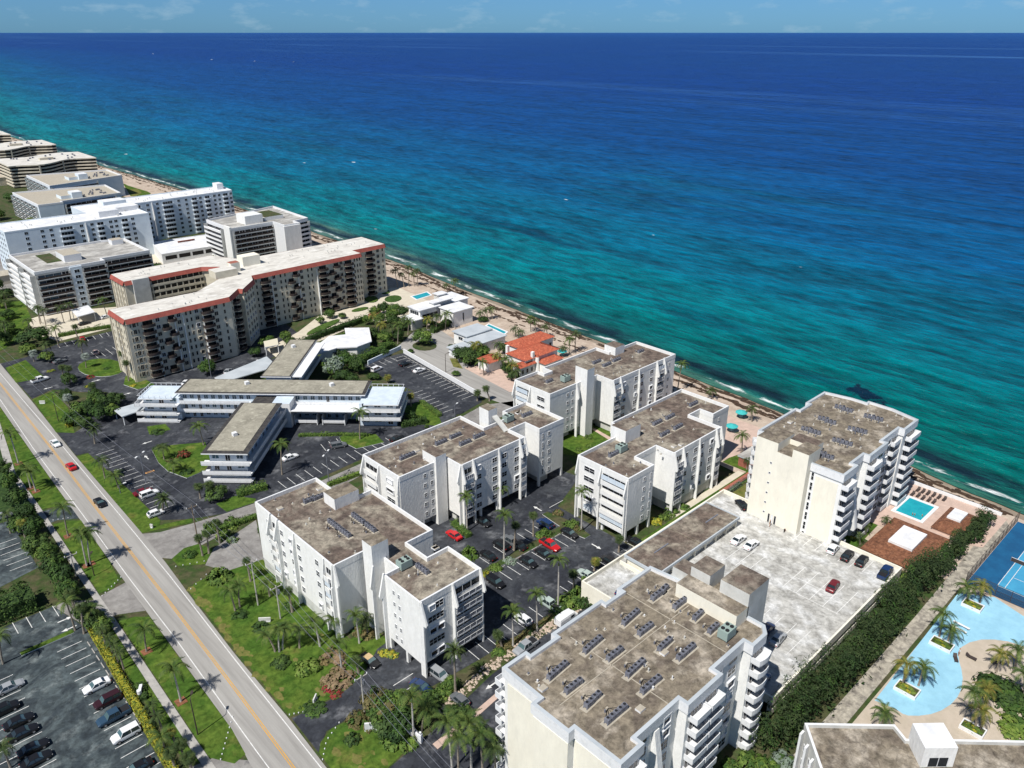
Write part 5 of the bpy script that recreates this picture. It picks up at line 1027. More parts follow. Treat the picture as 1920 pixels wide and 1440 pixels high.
def wavy(label, x0, x1, y0, y1, z, floors, ph_):
    def outline(off=0):
        pts = []; n = 14
        for i in range(n + 1): s = i / n; pts.append((x0 + (x1 - x0) * s - off * (i == 0), y0 + 7 * sin(s * 9 + ph_) * .8 + 14 * s - off))
        for i in range(n + 1): s = 1 - i / n; pts.append((x0 + (x1 - x0) * s + off * (i == 0), y1 + 4 * sin(s * 9 + ph_) + 8 * s + off))
        return pts
    t = thing('wavy_condo', label, 'condo building', ((x0 + x1) / 2, (y0 + y1) / 2, 0), 0, g4)
    b = MB(); b.prism(outline(-1.8), 0, z - .1, DARK); part(t, 'shaded_recess', b)  # solid core behind the balconies, coloured as deep shade
    for k in range(floors):
        zz = 1 + (z - 1) / floors * k; b = MB(); b.prism(outline(), zz - .15, zz + .9, TERR, top=TERR); part(t, 'balcony_ring', b)
    b = MB(); b.prism(outline(.6), z, z + .9, TERR, top=ROOFK); part(t, 'roof', b)
    for s in (.3, .62): x = x0 + (x1 - x0) * s; i = s; b = MB(); yy = y0 + 7 * sin(s * 9 + ph_) * .8 + 14 * s; b.box(x - .5, x + .5, yy - .8, yy + .4, 0, z + .8, TERR); part(t, 'stair_fin', b)
    rg = random.Random(int(x0))
    for i in range(18): x = x0 + (x1 - x0) * rg.uniform(.15, .9); y = rg.uniform(y0 + 16, y1 - 2); b = MB(); b.box(x - .6, x + .6, y - .6, y + .6, z + .8, z + 1.9, METAL); part(t, 'condenser', b)
    b = MB(); xm = (x0 + x1) / 2; b.box(xm - 6, xm + 4, y0 + 22, y0 + 26, z + .9, z + 2.6, TERR); part(t, 'roof_house', b)
wavy('nearest wavy-edged condo with stacked pale balconies at the left edge', 150, 214, 709, 760, 16, 6, 1.5)
wavy('second wavy-edged condo farther along the shore', 160, 216, 822, 872, 16, 6, 2.2)
wavy('farthest wavy-edged condo, a thin strip at the left edge', 160, 207, 935, 990, 16, 6, 1.0)

# ---------------------------------------------------------------- seaside houses
def house(name, label, loc): return thing(name, label, 'house', (*loc, 0))
h = house('white_bungalow', 'bungalow with a bright white kinked flat roof behind the motel', (147, 248))
pl = [at(a, b, 4.5) for a, b in ((596, 646), (617, 630), (648, 627), (646, 615), (692, 614), (697, 640), (670, 650), (632, 652), (598, 663))]
b = MB(); b.prism(offset(pl, .7), 0, 4.1, WALL); part(h, 'wall', b); b = MB(); b.prism(pl, 4.1, 4.5, WHITEROOF); part(h, 'roof', b)
w = Wall(h, (135, 242.8), (145, 240.4)); [w.put('window', win_mesh(1.8, 1.6, 3), 2 + 3 * i, 2.2) for i in range(3)]
h = house('modern_villa', 'modern villa of stacked white-roofed boxes with dark and red walls near the beach', (194, 249))
for nm, r_, zz, m in (('red_walled_box', (184.4, 194.6, 248.6, 256), 6.7, WALL), ('garage_box', (179, 184.2, 247, 254), 3.8, GREYW), ('dark_tower_box', (192.5, 202, 249.8, 252.8), 7.8, GREYW), ('white_box', (193.8, 203.8, 238.5, 247.2), 6.3, WALL), ('rear_box', (202.8, 207.2, 259.7, 262.8), 6.8, GREYW), ('rear_wing', (203.2, 211.4, 250.4, 261.4), 5.8, WALL)):
    block(h, nm, *r_, 0, zz, m)
    block(h, 'roof', r_[0] - .5, r_[1] + .5, r_[2] - .5, r_[3] + .5, zz + .002, zz + .3, WHITEROOF)
w = W(h, 184.4, 256, 248.6); w.put('window_wall', glass_mesh(5.6, 1.6, 3, MULCH, TRIM), 3.7, 3.2, .02, 'rust-red timber wall panel'); w.put('glazing', glass_mesh(5.6, 1.4, 4), 3.7, 5.2, .02)
w = S(h, 184.4, 194.6, 248.6); w.put('glazing', glass_mesh(8, 2.2, 4), 5, 3.6); w = W(h, 179, 254, 247); w.put('garage_door', glass_mesh(5, 2.6, 5, METAL, GREYW), 3.5, 1.6)
w = S(h, 193.8, 203.8, 238.5); w.put('window', win_mesh(.7, 3.4, 1), 5, 3.4); w = W(h, 193.8, 247.2, 238.5); w.put('window', win_mesh(.7, 3.4, 1), 3, 3.4); w = W(h, 192.5, 252.8, 249.8); w.put('window', win_mesh(1.2, 2.2, 1), 1.5, 5.5)
h = house('grey_roofed_villa', 'low villa with flat pale grey roofs between the modern villa and the orange one', (187, 217))
for nm, r_, zz in (('main_wing', (182.3, 194.2, 216.6, 224.6), 4.7), ('side_wing', (180.5, 194.6, 208.8, 216.2), 4.0), ('front_wing', (172.6, 180.3, 211.2, 216), 3.1)):
    block(h, nm, *r_, 0, zz, WALL); block(h, 'roof', r_[0] - .6, r_[1] + .6, r_[2] - .4, r_[3] + .6, zz + .002, zz + .32, PALEROOF)
w = W(h, 172.6, 216, 211.2); w.put('garage_door', glass_mesh(3.6, 2, 3, TRIM, COOLW), 2.3, 1.4); w = W(h, 182.3, 224.6, 216.6); w.put('window', win_mesh(2.4, 1.2, 2), 4, 3)
def hip(root, x0, x1, y0, y1, z0, rise, ov=.6, wallm=None):
    b = MB(); b.box(x0, x1, y0, y1, 0, z0, wallm or WALL); part(root, 'wing', b)
    x0 -= ov; x1 += ov; y0 -= ov; y1 += ov; w_, l_ = x1 - x0, y1 - y0; d = min(w_, l_) / 2
    b = MB(); A_, B_, C_, D_ = (x0, y0, z0), (x1, y0, z0), (x1, y1, z0), (x0, y1, z0)
    if w_ >= l_: e, f = (x0 + d, (y0 + y1) / 2, z0 + rise), (x1 - d, (y0 + y1) / 2, z0 + rise); fs = [(A_, B_, f, e), (B_, C_, f), (C_, D_, e, f), (D_, A_, e)]
    else: e, f = ((x0 + x1) / 2, y0 + d, z0 + rise), ((x0 + x1) / 2, y1 - d, z0 + rise); fs = [(A_, B_, e), (B_, C_, f, e), (C_, D_, f), (D_, A_, e, f)]
    for q in fs: b.face(q, TILE)
    b.face([D_, C_, B_, A_], WALL); part(root, 'tiled_roof', b)
    b = MB()                                       # rows of cover tiles
    for q in fs:
        q = [Vector(p) for p in q]; base = q[1] - q[0]; L = base.length; u = base / L; n = u.cross(q[2] - q[0]).normalized(); up = n.cross(u); H = (q[2] - q[0]).dot(up)
        k = int(L / .55)
        for i in range(1, k):
            s = i * L / k; topx = [(p - q[0]).dot(u) for p in q[2:]]; lo, hi = min(topx), max(topx)
            hh = H * min(1, s / lo if s < lo else 1, (L - s) / (L - hi) if s > hi and L > hi else 1)
            if hh > .3: a = q[0] + u * s + n * .03; b.bar(a, a + up * hh * .97, .2, .12, TILE)
    part(root, 'cover_tiles', b)['kind'] = 'stuff'
h = house('orange_tiled_villa', 'white villa with stepped orange clay tile roofs beside the beach palms', (190, 190))
for r_ in ((179.4, 195.6, 182.4, 191.4, 6.0, 2), (185.6, 203.2, 191.9, 198.6, 6.2, 2), (176.3, 184, 181.6, 185.1, 4.3, 1.1), (185, 193.6, 178.2, 181.9, 4.3, 1.1), (172.6, 178.8, 193.6, 199.4, 3.6, 1.2)): hip(h, *r_)
b = MB(); b.cyl(184.5, 181.5, 0, 6.2, 1.1, WALL, 12, r1=.7); b.cyl(184.5, 181.5, 6.2, 7.2, .7, TILE, 12, r1=.1); part(h, 'turret', b); b = MB(); b.box(179.8, 180.8, 191.8, 192.8, 5, 8.6, WALL); part(h, 'chimney', b); b = MB(); b.box(182.6, 183.6, 182, 183, 4, 8.2, WALL); part(h, 'chimney', b)
w = S(h, 176.3, 184, 181.6); [w.put('window', win_mesh(.9, 1.6, 1, 1), 1.2 + 2.2 * i, 2.4) for i in range(3)]; w = S(h, 185, 193.6, 178.2); [w.put('window', win_mesh(1, 1.6, 1, 1), 1.4 + 2.4 * i, 2.4) for i in range(3)]; w = S(h, 195.6, 203.2, 191.9); [w.put('window', win_mesh(1.2, 1.6, 1, 1), 1.4 + 2.4 * i, 3.4) for i in range(3)]
h = thing('beach_clubhouse', 'small grey-roofed clubhouse with a dark red side, left of the seaside tower', 'clubhouse', (184, 92, 0)); block(h, 'wall', 178.5, 187.5, 88.5, 97, 0, 2.9, REDPAVE); block(h, 'roof', 178.2, 187.8, 88.2, 97.3, 2.902, 3.2, PALEROOF, ROOFG)
for a in ((15, 480, 20, 12, 5, 'small tan-roofed house among trees at the left edge'), (8, 345, 16, 16, 6, 'tan building corner below the wavy condos'), (12, 528, 16, 10, 4, 'low pale garage block at the left edge')):
    x, y = at(a[0], a[1]); h = thing('low_building', a[5], 'building', (x, y, 0)); block(h, 'wall', x - a[2] / 2, x + a[2] / 2, y - a[3] / 2, y + a[3] / 2, 0, a[4], TERR); block(h, 'roof', x - a[2] / 2 - .3, x + a[2] / 2 + .3, y - a[3] / 2 - .3, y + a[3] / 2 + .3, a[4] + .002, a[4] + .3, ROOFS)

# ---------------------------------------------------------------- trees, palms, hedges
def leafquad(mb, c, n, s, rg, m, asp=.6):
    n = n.normalized(); a = n.cross(Vector((rg.uniform(-1, 1), rg.uniform(-1, 1), rg.uniform(-.3, 1)))).normalized(); q = n.cross(a)
    a = a * s; q = q * s * asp; c = Vector(c)
    mb.face([c - a, c + q * .8, c + a, c - q * .8], m)
def crown_mesh(key, m, m2, seed, rx=1, rz=.8, leaf=.13, clumps=26, per=26, low=-.35):
    def f():
        rg = random.Random(seed); mb = MB()
        for k in range(clumps):
            t = rg.uniform(0, 2 * pi); zz = rg.uniform(low, .95); r = (1 - zz * zz) ** .5; rad = rg.uniform(.5, .86)
            c = Vector((cos(t) * r * rad, sin(t) * r * rad, zz * rad)); cr = rg.uniform(.24, .42); mm = m2 if rg.random() < .3 else m
            for i in range(per):
                d = Vector((rg.gauss(0, 1), rg.gauss(0, 1), rg.gauss(.25, 1))).normalized(); p = c + d * cr * rg.uniform(.65, 1.05)
                leafquad(mb, (p.x * rx, p.y * rx, p.z * rz), d + c * .6 + Vector((0, 0, .35)), leaf * rg.uniform(.7, 1.3), rg, mm)
        return mb.mesh('crown')
    return cached(('crown', key, seed), f)
def trunk_mesh(kind):
    def f():
        mb = MB(); mb.tube([(0, 0, -.1), (.03, .02, .5), (0, .03, 1.0)], [.07, .05, .035], BARK, 6)
        for k in range(4): t = k * 1.7; mb.tube([(0, .02, .55), (cos(t) * .25, sin(t) * .25, .95)], [.035, .015], BARK, 5)
        return mb.mesh('trunk')
    return cached(('trunk', kind), f)
KINDS = {'dark': (LF_D, LF_M), 'mid': (LF_M, LF_L), 'light': (LF_L, LF_M), 'yellow': (LF_Y, LF_L), 'olive': (LF_O, LF_M), 'pink': (LF_P, LF_O), 'silver': (LF_S, LF_M), 'pine': (LF_H, LF_D), 'red': (LF_R, LF_M)}
def tree(px, py, r, h, kind, label, group=None, z=0, name='tree', xy=None, cat='tree'):
    x, y = xy or at(px, py, h * .5); m, m2 = KINDS[kind]; sd_ = random.randint(0, 3)
    t = thing(name, label, cat, (x, y, z), random.uniform(0, 6.28), group)
    cz = max(r * .75, h - r * .75) if h > r * 1.3 else h * .5
    c = lpart(t, 'crown', crown_mesh((kind,), m, m2, sd_, leaf=.15 if r < 1.5 else .11, per=30 if r < 1.5 else 44, clumps=22 if r < 1.5 else 34), (0, 0, cz)); c.scale = (r, r * random.uniform(.85, 1.1), min(r, h * .55) * 1.15)
    if h > r * 1.2: s = lpart(t, 'trunk', trunk_mesh(0), (0, 0, 0)); s.scale = (cz * .7, cz * .7, cz)
    return t
def bush(px, py, r, h, kind, label, group=None, xy=None):
    x, y = xy or at(px, py, h * .4); m, m2 = KINDS[kind]
    t = link('bush', crown_mesh((kind, 'b'), m, m2, random.randint(0, 3), leaf=.16, per=26, clumps=22, low=-.1), None, (x, y, 0), random.uniform(0, 6.28)); t.scale = (r, r * random.uniform(.85, 1.15), h)
    return tag(t, label, 'bush', group)
def hedge(pts, w, h, kind, label, leaf=.28, dens=7, cat='hedge', name='hedge', rough=.25, base=0):
    m, m2 = KINDS[kind]; rg = random.Random(len(pts) * 7 + int(w * 10)); mb = MB()
    for a, b in zip(pts, pts[1:]):
        a, b = Vector(a), Vector(b); d = b - a; L = d.length; d /= L; n = Vector((-d.y, d.x))
        mb.bar((a.x, a.y, base + h * .38), (b.x, b.y, base + h * .38), w * .66, h * .72, m)
        for i in range(int(L * (w + 2 * h) * dens)):
            s = rg.uniform(0, L); u = rg.uniform(-w / 2 - h, w / 2 + h); lump = 1 + rough * mnoise.noise(((a.x + d.x * s) * .45, (a.y + d.y * s) * .45, u * .4)) * 2
            if abs(u) < w / 2: p = a + d * s + n * u; z = h * lump * (1 - .25 * (2 * abs(u) / w) ** 3); nn = Vector((n.x * u / w, n.y * u / w, 1))
            else: sg = 1 if u > 0 else -1; z = h * (1 - (abs(u) - w / 2) / h) * lump; p = a + d * s + n * sg * (w / 2) * (.88 + .12 * lump); nn = Vector((n.x * sg, n.y * sg, .4))
            nn += Vector((rg.gauss(0, .45), rg.gauss(0, .45), rg.gauss(0, .3)))
            leafquad(mb, (p.x, p.y, base + z + rg.uniform(-.1, .1)), nn, leaf * rg.uniform(.7, 1.3), rg, m2 if rg.random() < .35 else m)
    return tag(link(name, mb.mesh(name)), label, cat)
def frond_mesh(key, m, L=3.0, droop=1.0, rise=.5, wid=.55, n=9, vee=.5):
    def f():
        mb = MB(); pts = []
        for i in range(n + 1):
            s = i / n; pts.append(Vector((L * s * (1 - .18 * s * droop), 0, rise * L * .4 * sin(min(s * 1.6, 1) * pi / 2) - droop * L * .55 * s ** 2.2)))
        for i in range(n):
            p, q = pts[i], pts[i + 1]; s = (i + .5) / n; lw = wid * (sin(pi * min(1, s * .92 + .12)) ** .6); back = .25 + .4 * s
            for sg in (-1, 1):
                for k in (0, .5):
                    o = p + (q - p) * k; e = o + (q - p) * .42
                    tip = o + Vector((back * lw, sg * lw, -vee * lw * (.5 + .8 * s)))
                    mb.face([o, e, tip + (q - p) * .12, tip], m) if sg > 0 else mb.face([e, o, tip, tip + (q - p) * .12], m)
        for i in range(0, n, 3): mb.bar(pts[i], pts[min(i + 3, n)], .07, .05, m)
        return mb.mesh('frond')
    return cached(('fr', key), f)
FRONDS = {'coco': lambda: frond_mesh('coco', FR_G, 3.6, 1.0, .6, .6), 'cocoy': lambda: frond_mesh('cocoy', FR_Y, 3.5, 1.1, .5, .6), 'royal': lambda: frond_mesh('royal', FR_G, 3.6, 1.15, .8, .6),
          'date': lambda: frond_mesh('date', FR_D, 3.1, .7, .8, .45, vee=.2), 'sabal': lambda: frond_mesh('sabal', FR_D, 1.5, .9, .7, 1.0, 5), 'sabaly': lambda: frond_mesh('sabaly', FR_Y, 1.5, .9, .7, 1.0, 5), 'silver': lambda: frond_mesh('silver', FR_S, 1.8, .6, .9, 1.0, 5), 'dark': lambda: frond_mesh('dark', FR_D, 3.2, 1.1, .5, .6)}
def palm(b, top, kind, label, group=None, nf=None, s=1.0, z=0, single=False, crown=None, shaft=None):
    """b: foot in the photograph; top: centre of the crown there"""
    x, y = at(*b, z); h = height(b, top[1]) if z == 0 else height((b[0], b[1]), top[1]) - z * .4
    h = max(1.2, min(h, 16)); xt, yt = at(*top, h); lean = Vector((xt - x, yt - y)); lean = lean if lean.length < h * .5 else lean * (h * .5 / lean.length)
    rg = random.Random(int(b[0] * 7 + b[1])); t = thing('palm', label, 'palm', (x, y, z), 0, group)
    tm = TRUNKW if kind == 'royal' else TRUNK; pts = []; rad = []
    for i in range(7): q = i / 6; pts.append((lean.x * q ** 1.5, lean.y * q ** 1.5, h * q - .05)); rad.append((.2 - .07 * q) * (1.25 if kind in ('date', 'sabal', 'sabaly') else 1) * (1.2 if i == 0 else 1))
    mb = MB(); mb.tube(pts, rad, tm, 7)
    if kind == 'royal': mb.tube([(lean.x, lean.y, h - 1.4), (lean.x, lean.y, h)], [.17, .1], FR_G, 7)
    tr = link('trunk', mb.mesh('trunk'), t)
    n = nf or {'coco': 14, 'cocoy': 14, 'royal': 12, 'date': 26, 'sabal': 20, 'sabaly': 20, 'silver': 18, 'dark': 14}[kind]; me = FRONDS[kind]()
    def place(i):
        a = i * 2.399 + rg.uniform(-.2, .2); lev = i / n; el = .75 - 1.25 * lev + rg.uniform(-.12, .12)
        if kind == 'royal': el = .9 - 1.35 * lev
        if kind in ('date', 'sabal', 'sabaly', 'silver'): el = 1.1 - 1.9 * lev
        return (lean.x, lean.y, h - .05 * i / n), (0, -el + .15, a), s * rg.uniform(.85, 1.1) * (1 - .15 * (i == 0))
    if single:
        mb = MB(); src = me
        vs_ = [v.co.copy() for v in src.vertices]
        for i in range(n):
            l, r_, sc = place(i); M = Matrix.Translation(l) @ Matrix.Rotation(r_[2], 4, 'Z') @ Matrix.Rotation(r_[1], 4, 'Y') @ Matrix.Scale(sc, 4); k = len(mb.v)
            mb.v += [tuple(M @ v) for v in vs_]; mi = mb.mi(src.materials[0]); mb.f += [tuple(k + j for j in p.vertices) for p in src.polygons]; mb.m += [mi] * len(src.polygons)
        link('crown', mb.mesh('crown'), t)
    else:
        for i in range(n):
            l, r_, sc = place(i); o = link('frond', me, t, l); o.rotation_euler = (0, r_[1], r_[2]); o.scale = (sc, sc, sc)
    return t
# verge west of the road, from the far end to the near end
g = 'royal palms on the verge between road and footpath'
def ringbed(b, label):
    x, y = at(*b); mb = MB(); mb.box(x - .9, x + .9, y - .9, y + .9, .05, .14, MULCH); tag(link('mulch_bed', mb.mesh('mulch_bed')), kind='structure')
for i, (b, t_, k) in enumerate([((35, 870), (18, 812), 'royal'), ((67.5, 922), (56, 885), 'royal'), ((58, 916), (48, 878), 'royal'), ((128, 1006), (117, 950), 'coco'), ((163, 1061), (150, 1000), 'royal'), ((170, 1058), (163, 1003), 'royal'), ((275, 1222), (270, 1180), 'coco'), ((339.5, 1316), (324, 1256), 'royal')]):
    palm(b, t_, k, 'palm on the grass verge west of the road, %s from the far end' % ORD[i], g); ringbed(b, '')
g = 'dark shade trees between the west parking lots and the footpath'
for i, (px, py, r, h) in enumerate([(5, 880, 2.6, 5), (14, 905, 3, 5.5), (28, 935, 3, 5), (48, 962, 2.8, 5), (35, 985, 2.6, 4.5), (60, 990, 2.8, 5), (70, 1020, 3, 5), (88, 1040, 2.6, 5), (100, 1062, 3, 5.4), (118, 1082, 2.8, 5.4), (125, 1110, 2.8, 5), (160, 1150, 2.4, 4), (178, 1165, 2.2, 4), (195, 1175, 2, 3.6)]):
    tree(px, py, r, h, ('dark', 'mid', 'dark')[i % 3], 'round shade tree between the west parking lot and footpath, %s from the far end' % ORD[i], g)
for i, (b, t_, k) in enumerate([((20, 1000), (12, 962), 'dark'), ((48, 1010), (40, 980), 'sabaly'), ((143, 1150), (130, 1112), 'sabal'), ((141, 1182), (124, 1128), 'coco'), ((158, 1188), (152, 1138), 'sabal'), ((182, 1180), (168, 1142), 'coco'), ((200, 1215), (190, 1180), 'dark'), ((212, 1228), (203, 1195), 'dark'), ((222, 1242), (212, 1208), 'dark'), ((232, 1255), (223, 1222), 'dark'), ((292, 1345), (284, 1320), 'dark'), ((303, 1365), (294, 1342), 'dark'), ((330, 1400), (322, 1372), 'sabaly'), ((345, 1425), (338, 1395), 'sabal'), ((310, 1410), (303, 1380), 'coco'), ((6, 1245), (-2, 1192), 'coco'), ((20, 1440), (4, 1400), 'dark'), ((360, 1445), (352, 1420), 'sabal'), ((330, 1445), (318, 1412), 'sabal')]):
    palm(b, t_, k, 'dark shrubby palm beside the west footpath, %s from the far end' % ORD[i], 'palms between the west parking lots and the footpath', s=.62 if 6 <= i <= 12 else .85)
hedge([(-12, 167), (2, 167.3), (12, 167.2), (20, 167)], 7, 4.4, 'dark', 'massive dark ficus hedge dividing the two west parking lots', .3, 7)
hedge([(24.0, 104), (25.9, 151)], 1.5, 1.3, 'yellow', 'bright yellow clipped hedge along the near parking lot', .2, 22)
hedge([(-4, 175), (14, 176.8)], 3, 2.6, 'dark', 'dark hedge at the head of the upper west lot', .3, 7)
hedge([(25.2, 183), (26.2, 200)], 1, .9, 'light', 'low green hedge beside the upper west parking lot', .2, 14)
x, y = at(265, 1300); hedge([(x - .5, y - 2.2), (x + .5, y + 2.2)], 2, 1.0, 'dark', 'clipped dark hedge around the white monument sign by the footpath', .2, 16)
s_ = thing('monument_sign', 'small white curved monument standing in a dark hedge by the footpath', 'sign', (x, y, 0), R(60)); mb = MB(); mb.box(-.9, .9, -.25, .25, .3, 1.35, TRIM); lpart(s_, 'slab', mb.mesh('s')); mb = MB(); mb.cyl(-.9, 0, .3, 1.6, .4, TRIM, 12); lpart(s_, 'round_end', mb.mesh('s')); mb = MB(); mb.box(-.6, .7, -.3, -.26, .7, 1.1, METAL); lpart(s_, 'nameplate', mb.mesh('s'))
# motel and condo entrance planting
g = 'trees around the condo entrance'
for i, (px, py, r, h, k) in enumerate([(60, 630, 6.2, 7, 'dark'), (86, 668, 3.2, 4, 'mid'), (52, 655, 3, 4, 'light'), (130, 712, 2.6, 4.5, 'dark'), (123, 740, 2.4, 4, 'dark'), (180, 742, 2.6, 4.5, 'dark'), (200, 752, 3, 5, 'dark'), (218, 748, 2.8, 4.6, 'dark'), (150, 768, 3.2, 5, 'mid'), (170, 765, 3, 5, 'dark'), (190, 775, 3, 5, 'dark'), (135, 785, 3, 4.4, 'dark'), (158, 790, 2.6, 4, 'dark'), (210, 772, 2.6, 4.5, 'mid'), (178, 752, 2.4, 4.5, 'mid'), (14, 590, 3, 4, 'dark'), (8, 620, 3.5, 4, 'dark')]):
    tree(px, py, r, h, k, 'leafy tree near the condo entrance drive, %s counted from the far side' % ORD[i], g)
for i, (px, py, r, h, k, l) in enumerate([(96, 694, 1.3, 1, 'yellow', 'orange-yellow croton bush by the white pickup'), (163, 724, 1, .8, 'yellow', 'orange croton bush beside the entrance palms'), (170, 705, 1.6, 1, 'red', 'reddish shrub in the oval entrance island'), (200, 690, 1.4, .9, 'dark', 'dark shrub at the end of the oval entrance island'), (128, 795, 1.2, 2, 'yellow', 'yellow-green shrub on the lawn edge near the motel'), (250, 722, 1.2, 1, 'yellow', 'pale yellow shrub in the small island by the condo corner'), (344, 850, 2.3, 2.6, 'red', 'dark reddish dome shrub in the motel lawn island'), (318, 862, 1.2, 1.2, 'olive', 'low olive shrub in the motel lawn island'), (352, 884, 2.2, 1.1, 'dark', 'low dark shrubs at the near tip of the motel lawn island'), (300, 838, 2, 1.0, 'dark', 'low dark hedge at the far tip of the motel lawn island'), (296, 808, 2.4, 1, 'dark', 'clipped hedge under the west terrace of the motel')]): bush(px, py, r, h, k, l)
for i, (b, t_, k, l) in enumerate([((92, 680), (84, 645), 'dark', 'dark palm beside the big entrance shade tree'), ((110, 650), (102, 615), 'coco', 'palm behind the entrance hedge, left'), ((133, 600), (128, 570), 'dark', 'palm in front of the dark banded block, first'), ((120, 605), (112, 575), 'dark', 'palm in front of the dark banded block, second'), ((200, 590), (190, 562), 'coco', 'palm right of the entrance canopy'), ((147, 640), (140, 612), 'sabal', 'date-like palm at the head of the condo lot'), ((156, 672), (152, 640), 'dark', 'thin palm by the red parked car'), ((120, 715), (116, 688), 'sabal', 'sabal palm by the white pickup, left'), ((132, 718), (128, 690), 'sabal', 'sabal palm by the white pickup, right'), ((162, 690), (160, 668), 'silver', 'silver-blue fan palm in the oval island'), ((64, 678), (62, 662), 'silver', 'small silver fan palm near the road'), ((130, 760), (126, 745), 'silver', 'silver fan palm on the lawn near the motel'), ((178, 745), (172, 722), 'sabal', 'sabal palm left of the motel canopy'), ((237, 700), (228, 662), 'sabal', 'leafy palm at the condo corner, left'), ((242, 715), (236, 680), 'sabal', 'leafy palm at the condo corner, right'), ((178, 832), (176, 805), 'date', 'stout date palm at the motel driveway'), ((197, 897), (190, 862), 'dark', 'palm on the long verge by the motel stalls, first'), ((222, 915), (214, 890), 'coco', 'palm on the long verge by the motel stalls, second'), ((306, 962), (306, 937), 'date', 'stout date palm at the corner of the motel lot'), ((308, 862), (304, 838), 'dark', 'small palm in the motel lawn island'), ((325, 885), (326, 868), 'coco', 'low palm near the tip of the motel lawn island'), ((382, 835), (372, 798), 'coco', 'palm against the motel galleries'), ((529, 890), (527, 832), 'coco', 'tall coconut palm right of the motel south wing'), ((675, 824), (675, 772), 'coco', 'tall coconut palm in front of the motel balcony bays'), ((376, 935), (372, 912), 'sabal', 'palm below the motel end balconies, left'), ((392, 932), (392, 908), 'sabal', 'palm below the motel end balconies, right'), ((727, 719), (727, 707), 'sabaly', 'round sabal palm beside the north parking lot'), ((771, 762), (770, 742), 'sabaly', 'sabal palm at the corner of the east terrace'), ((895, 752), (895, 736), 'sabal', 'round sabal palm at the end of the white wall'), ((918, 752), (911, 728), 'sabal', 'thin-crowned palm at the bend of the side road')]):
    palm(b, t_, k, l, 'palms around the motel and condo entrance')
    if 's' in k and i % 2: pass
for i, (px, py, r, h, k, l) in enumerate([(625, 690, 4.2, 7.5, 'silver', 'silvery buttonwood tree behind the motel'), (650, 678, 3.6, 6.5, 'mid', 'round green tree behind the motel, left'), (670, 685, 3.6, 6.0, 'dark', 'round green tree behind the motel, right'), (640, 705, 3.2, 5, 'dark', 'dark tree at the foot of the silvery buttonwood'), (662, 710, 2.6, 4, 'dark', 'dark tree by the motel parking lot'), (700, 705, 2.4, 2.4, 'dark', 'dark shrub mass at the west end of the north lot'), (792, 632, 4.2, 6, 'mid', 'round clipped tree in the middle of the cul-de-sac'), (770, 658, 1.2, 1.5, 'mid', 'small round shrub at the end of the white wall'), (388, 690, 3.2, 5.5, 'mid', 'round green tree in front of the red-trimmed condo'), (618, 588, 2.6, 4, 'mid', 'dense tree at the foot of the condo terrace'), (500, 640, 3, 4, 'mid', 'leafy tree beside the small cream canopy'), (535, 630, 2.6, 4, 'mid', 'leafy tree behind the motel north wing'), (865, 665, 4, 5.4, 'dark', 'dark dense tree left of the orange villa'), (882, 670, 4.4, 6, 'dark', 'largest dark dense tree left of the orange villa'), (905, 660, 3, 4.6, 'mid', 'green tree touching the orange villa'), (405, 925, 3, 3.6, 'dark', 'dark tree below the motel end wall'), (770, 778, 2, 2.4, 'dark', 'dark round shrub beside the east terrace'), (855, 700, 1.6, 1.8, 'mid', 'shrub on the dry verge by the villa'), (788, 790, 1, 1, 'dark', 'small ball shrub on the east lawn'), (800, 800, .8, .9, 'dark', 'smaller ball shrub on the east lawn')]):
    tree(px, py, r, h, k, l, 'trees around the motel and the seaside houses')
hedge(P((668, 685), (700, 670), (735, 652)), 4, 3.2, 'mid', 'thick green hedge between the white bungalow and the parking lot', .3, 7)
hedge(P((560, 650), (600, 632), (640, 617), (690, 600)), 3, 2.4, 'dark', 'long dark garden hedge below the condo terrace', .28, 8)
hedge(P((575, 655), (620, 640), (655, 625)), 1.4, 1.4, 'mid', 'clipped hedge on the curve of the condo drive', .2, 12)
hedge(P((790, 755), (825, 782)), 1.8, 1.3, 'mid', 'clipped green hedge at the edge of the north parking lot', .2, 14)
hedge(P((752, 800), (800, 792)), 2.5, 2.2, 'dark', 'dark hedge at the foot of the east terrace', .25, 9)
hedge(P((560, 818), (640, 816), (690, 818)), 1.3, 1, 'mid', 'low hedge along the motel balcony bays', .2, 12)
hedge(P((445, 930), (500, 915)), 2.6, 2, 'mid', 'rounded hedge in front of the motel south wing', .25, 10)
hedge(P((615, 912), (680, 888)), 1.6, 1.3, 'light', 'light green hedge along the side road', .2, 12)
hedge(P((380, 1005), (440, 985), (482, 970)), 1.8, 1.3, 'mid', 'hedge along the side road by the roadside block', .2, 12)
hedge(P((810, 625), (850, 605)), 3, 2.6, 'dark', 'dark hedge in front of the modern villa', .28, 8)
hedge(P((110, 632), (160, 622), (222, 612)), 2, 1.6, 'mid', 'clipped hedge along the head of the condo lot', .22, 11)
hedge(P((490, 982), (488, 1000)), 1.2, 1, 'mid', 'short hedge at the corner of the roadside block', .2, 12)
g = 'trees between the condo terrace and the modern villa'
for i, (px, py, r, h) in enumerate([(702, 585, 2.6, 4.6), (720, 578, 3, 5), (738, 580, 3, 5), (756, 586, 2.8, 5), (712, 598, 2.6, 4.6), (735, 602, 2.8, 4.6), (690, 600, 2.2, 4)]): tree(px, py, r, h, 'dark' if i % 2 else 'mid', 'dark green garden tree beside the modern villa, %s of the clump' % ORD[i], g)
g = 'dense garden trees around the villas'
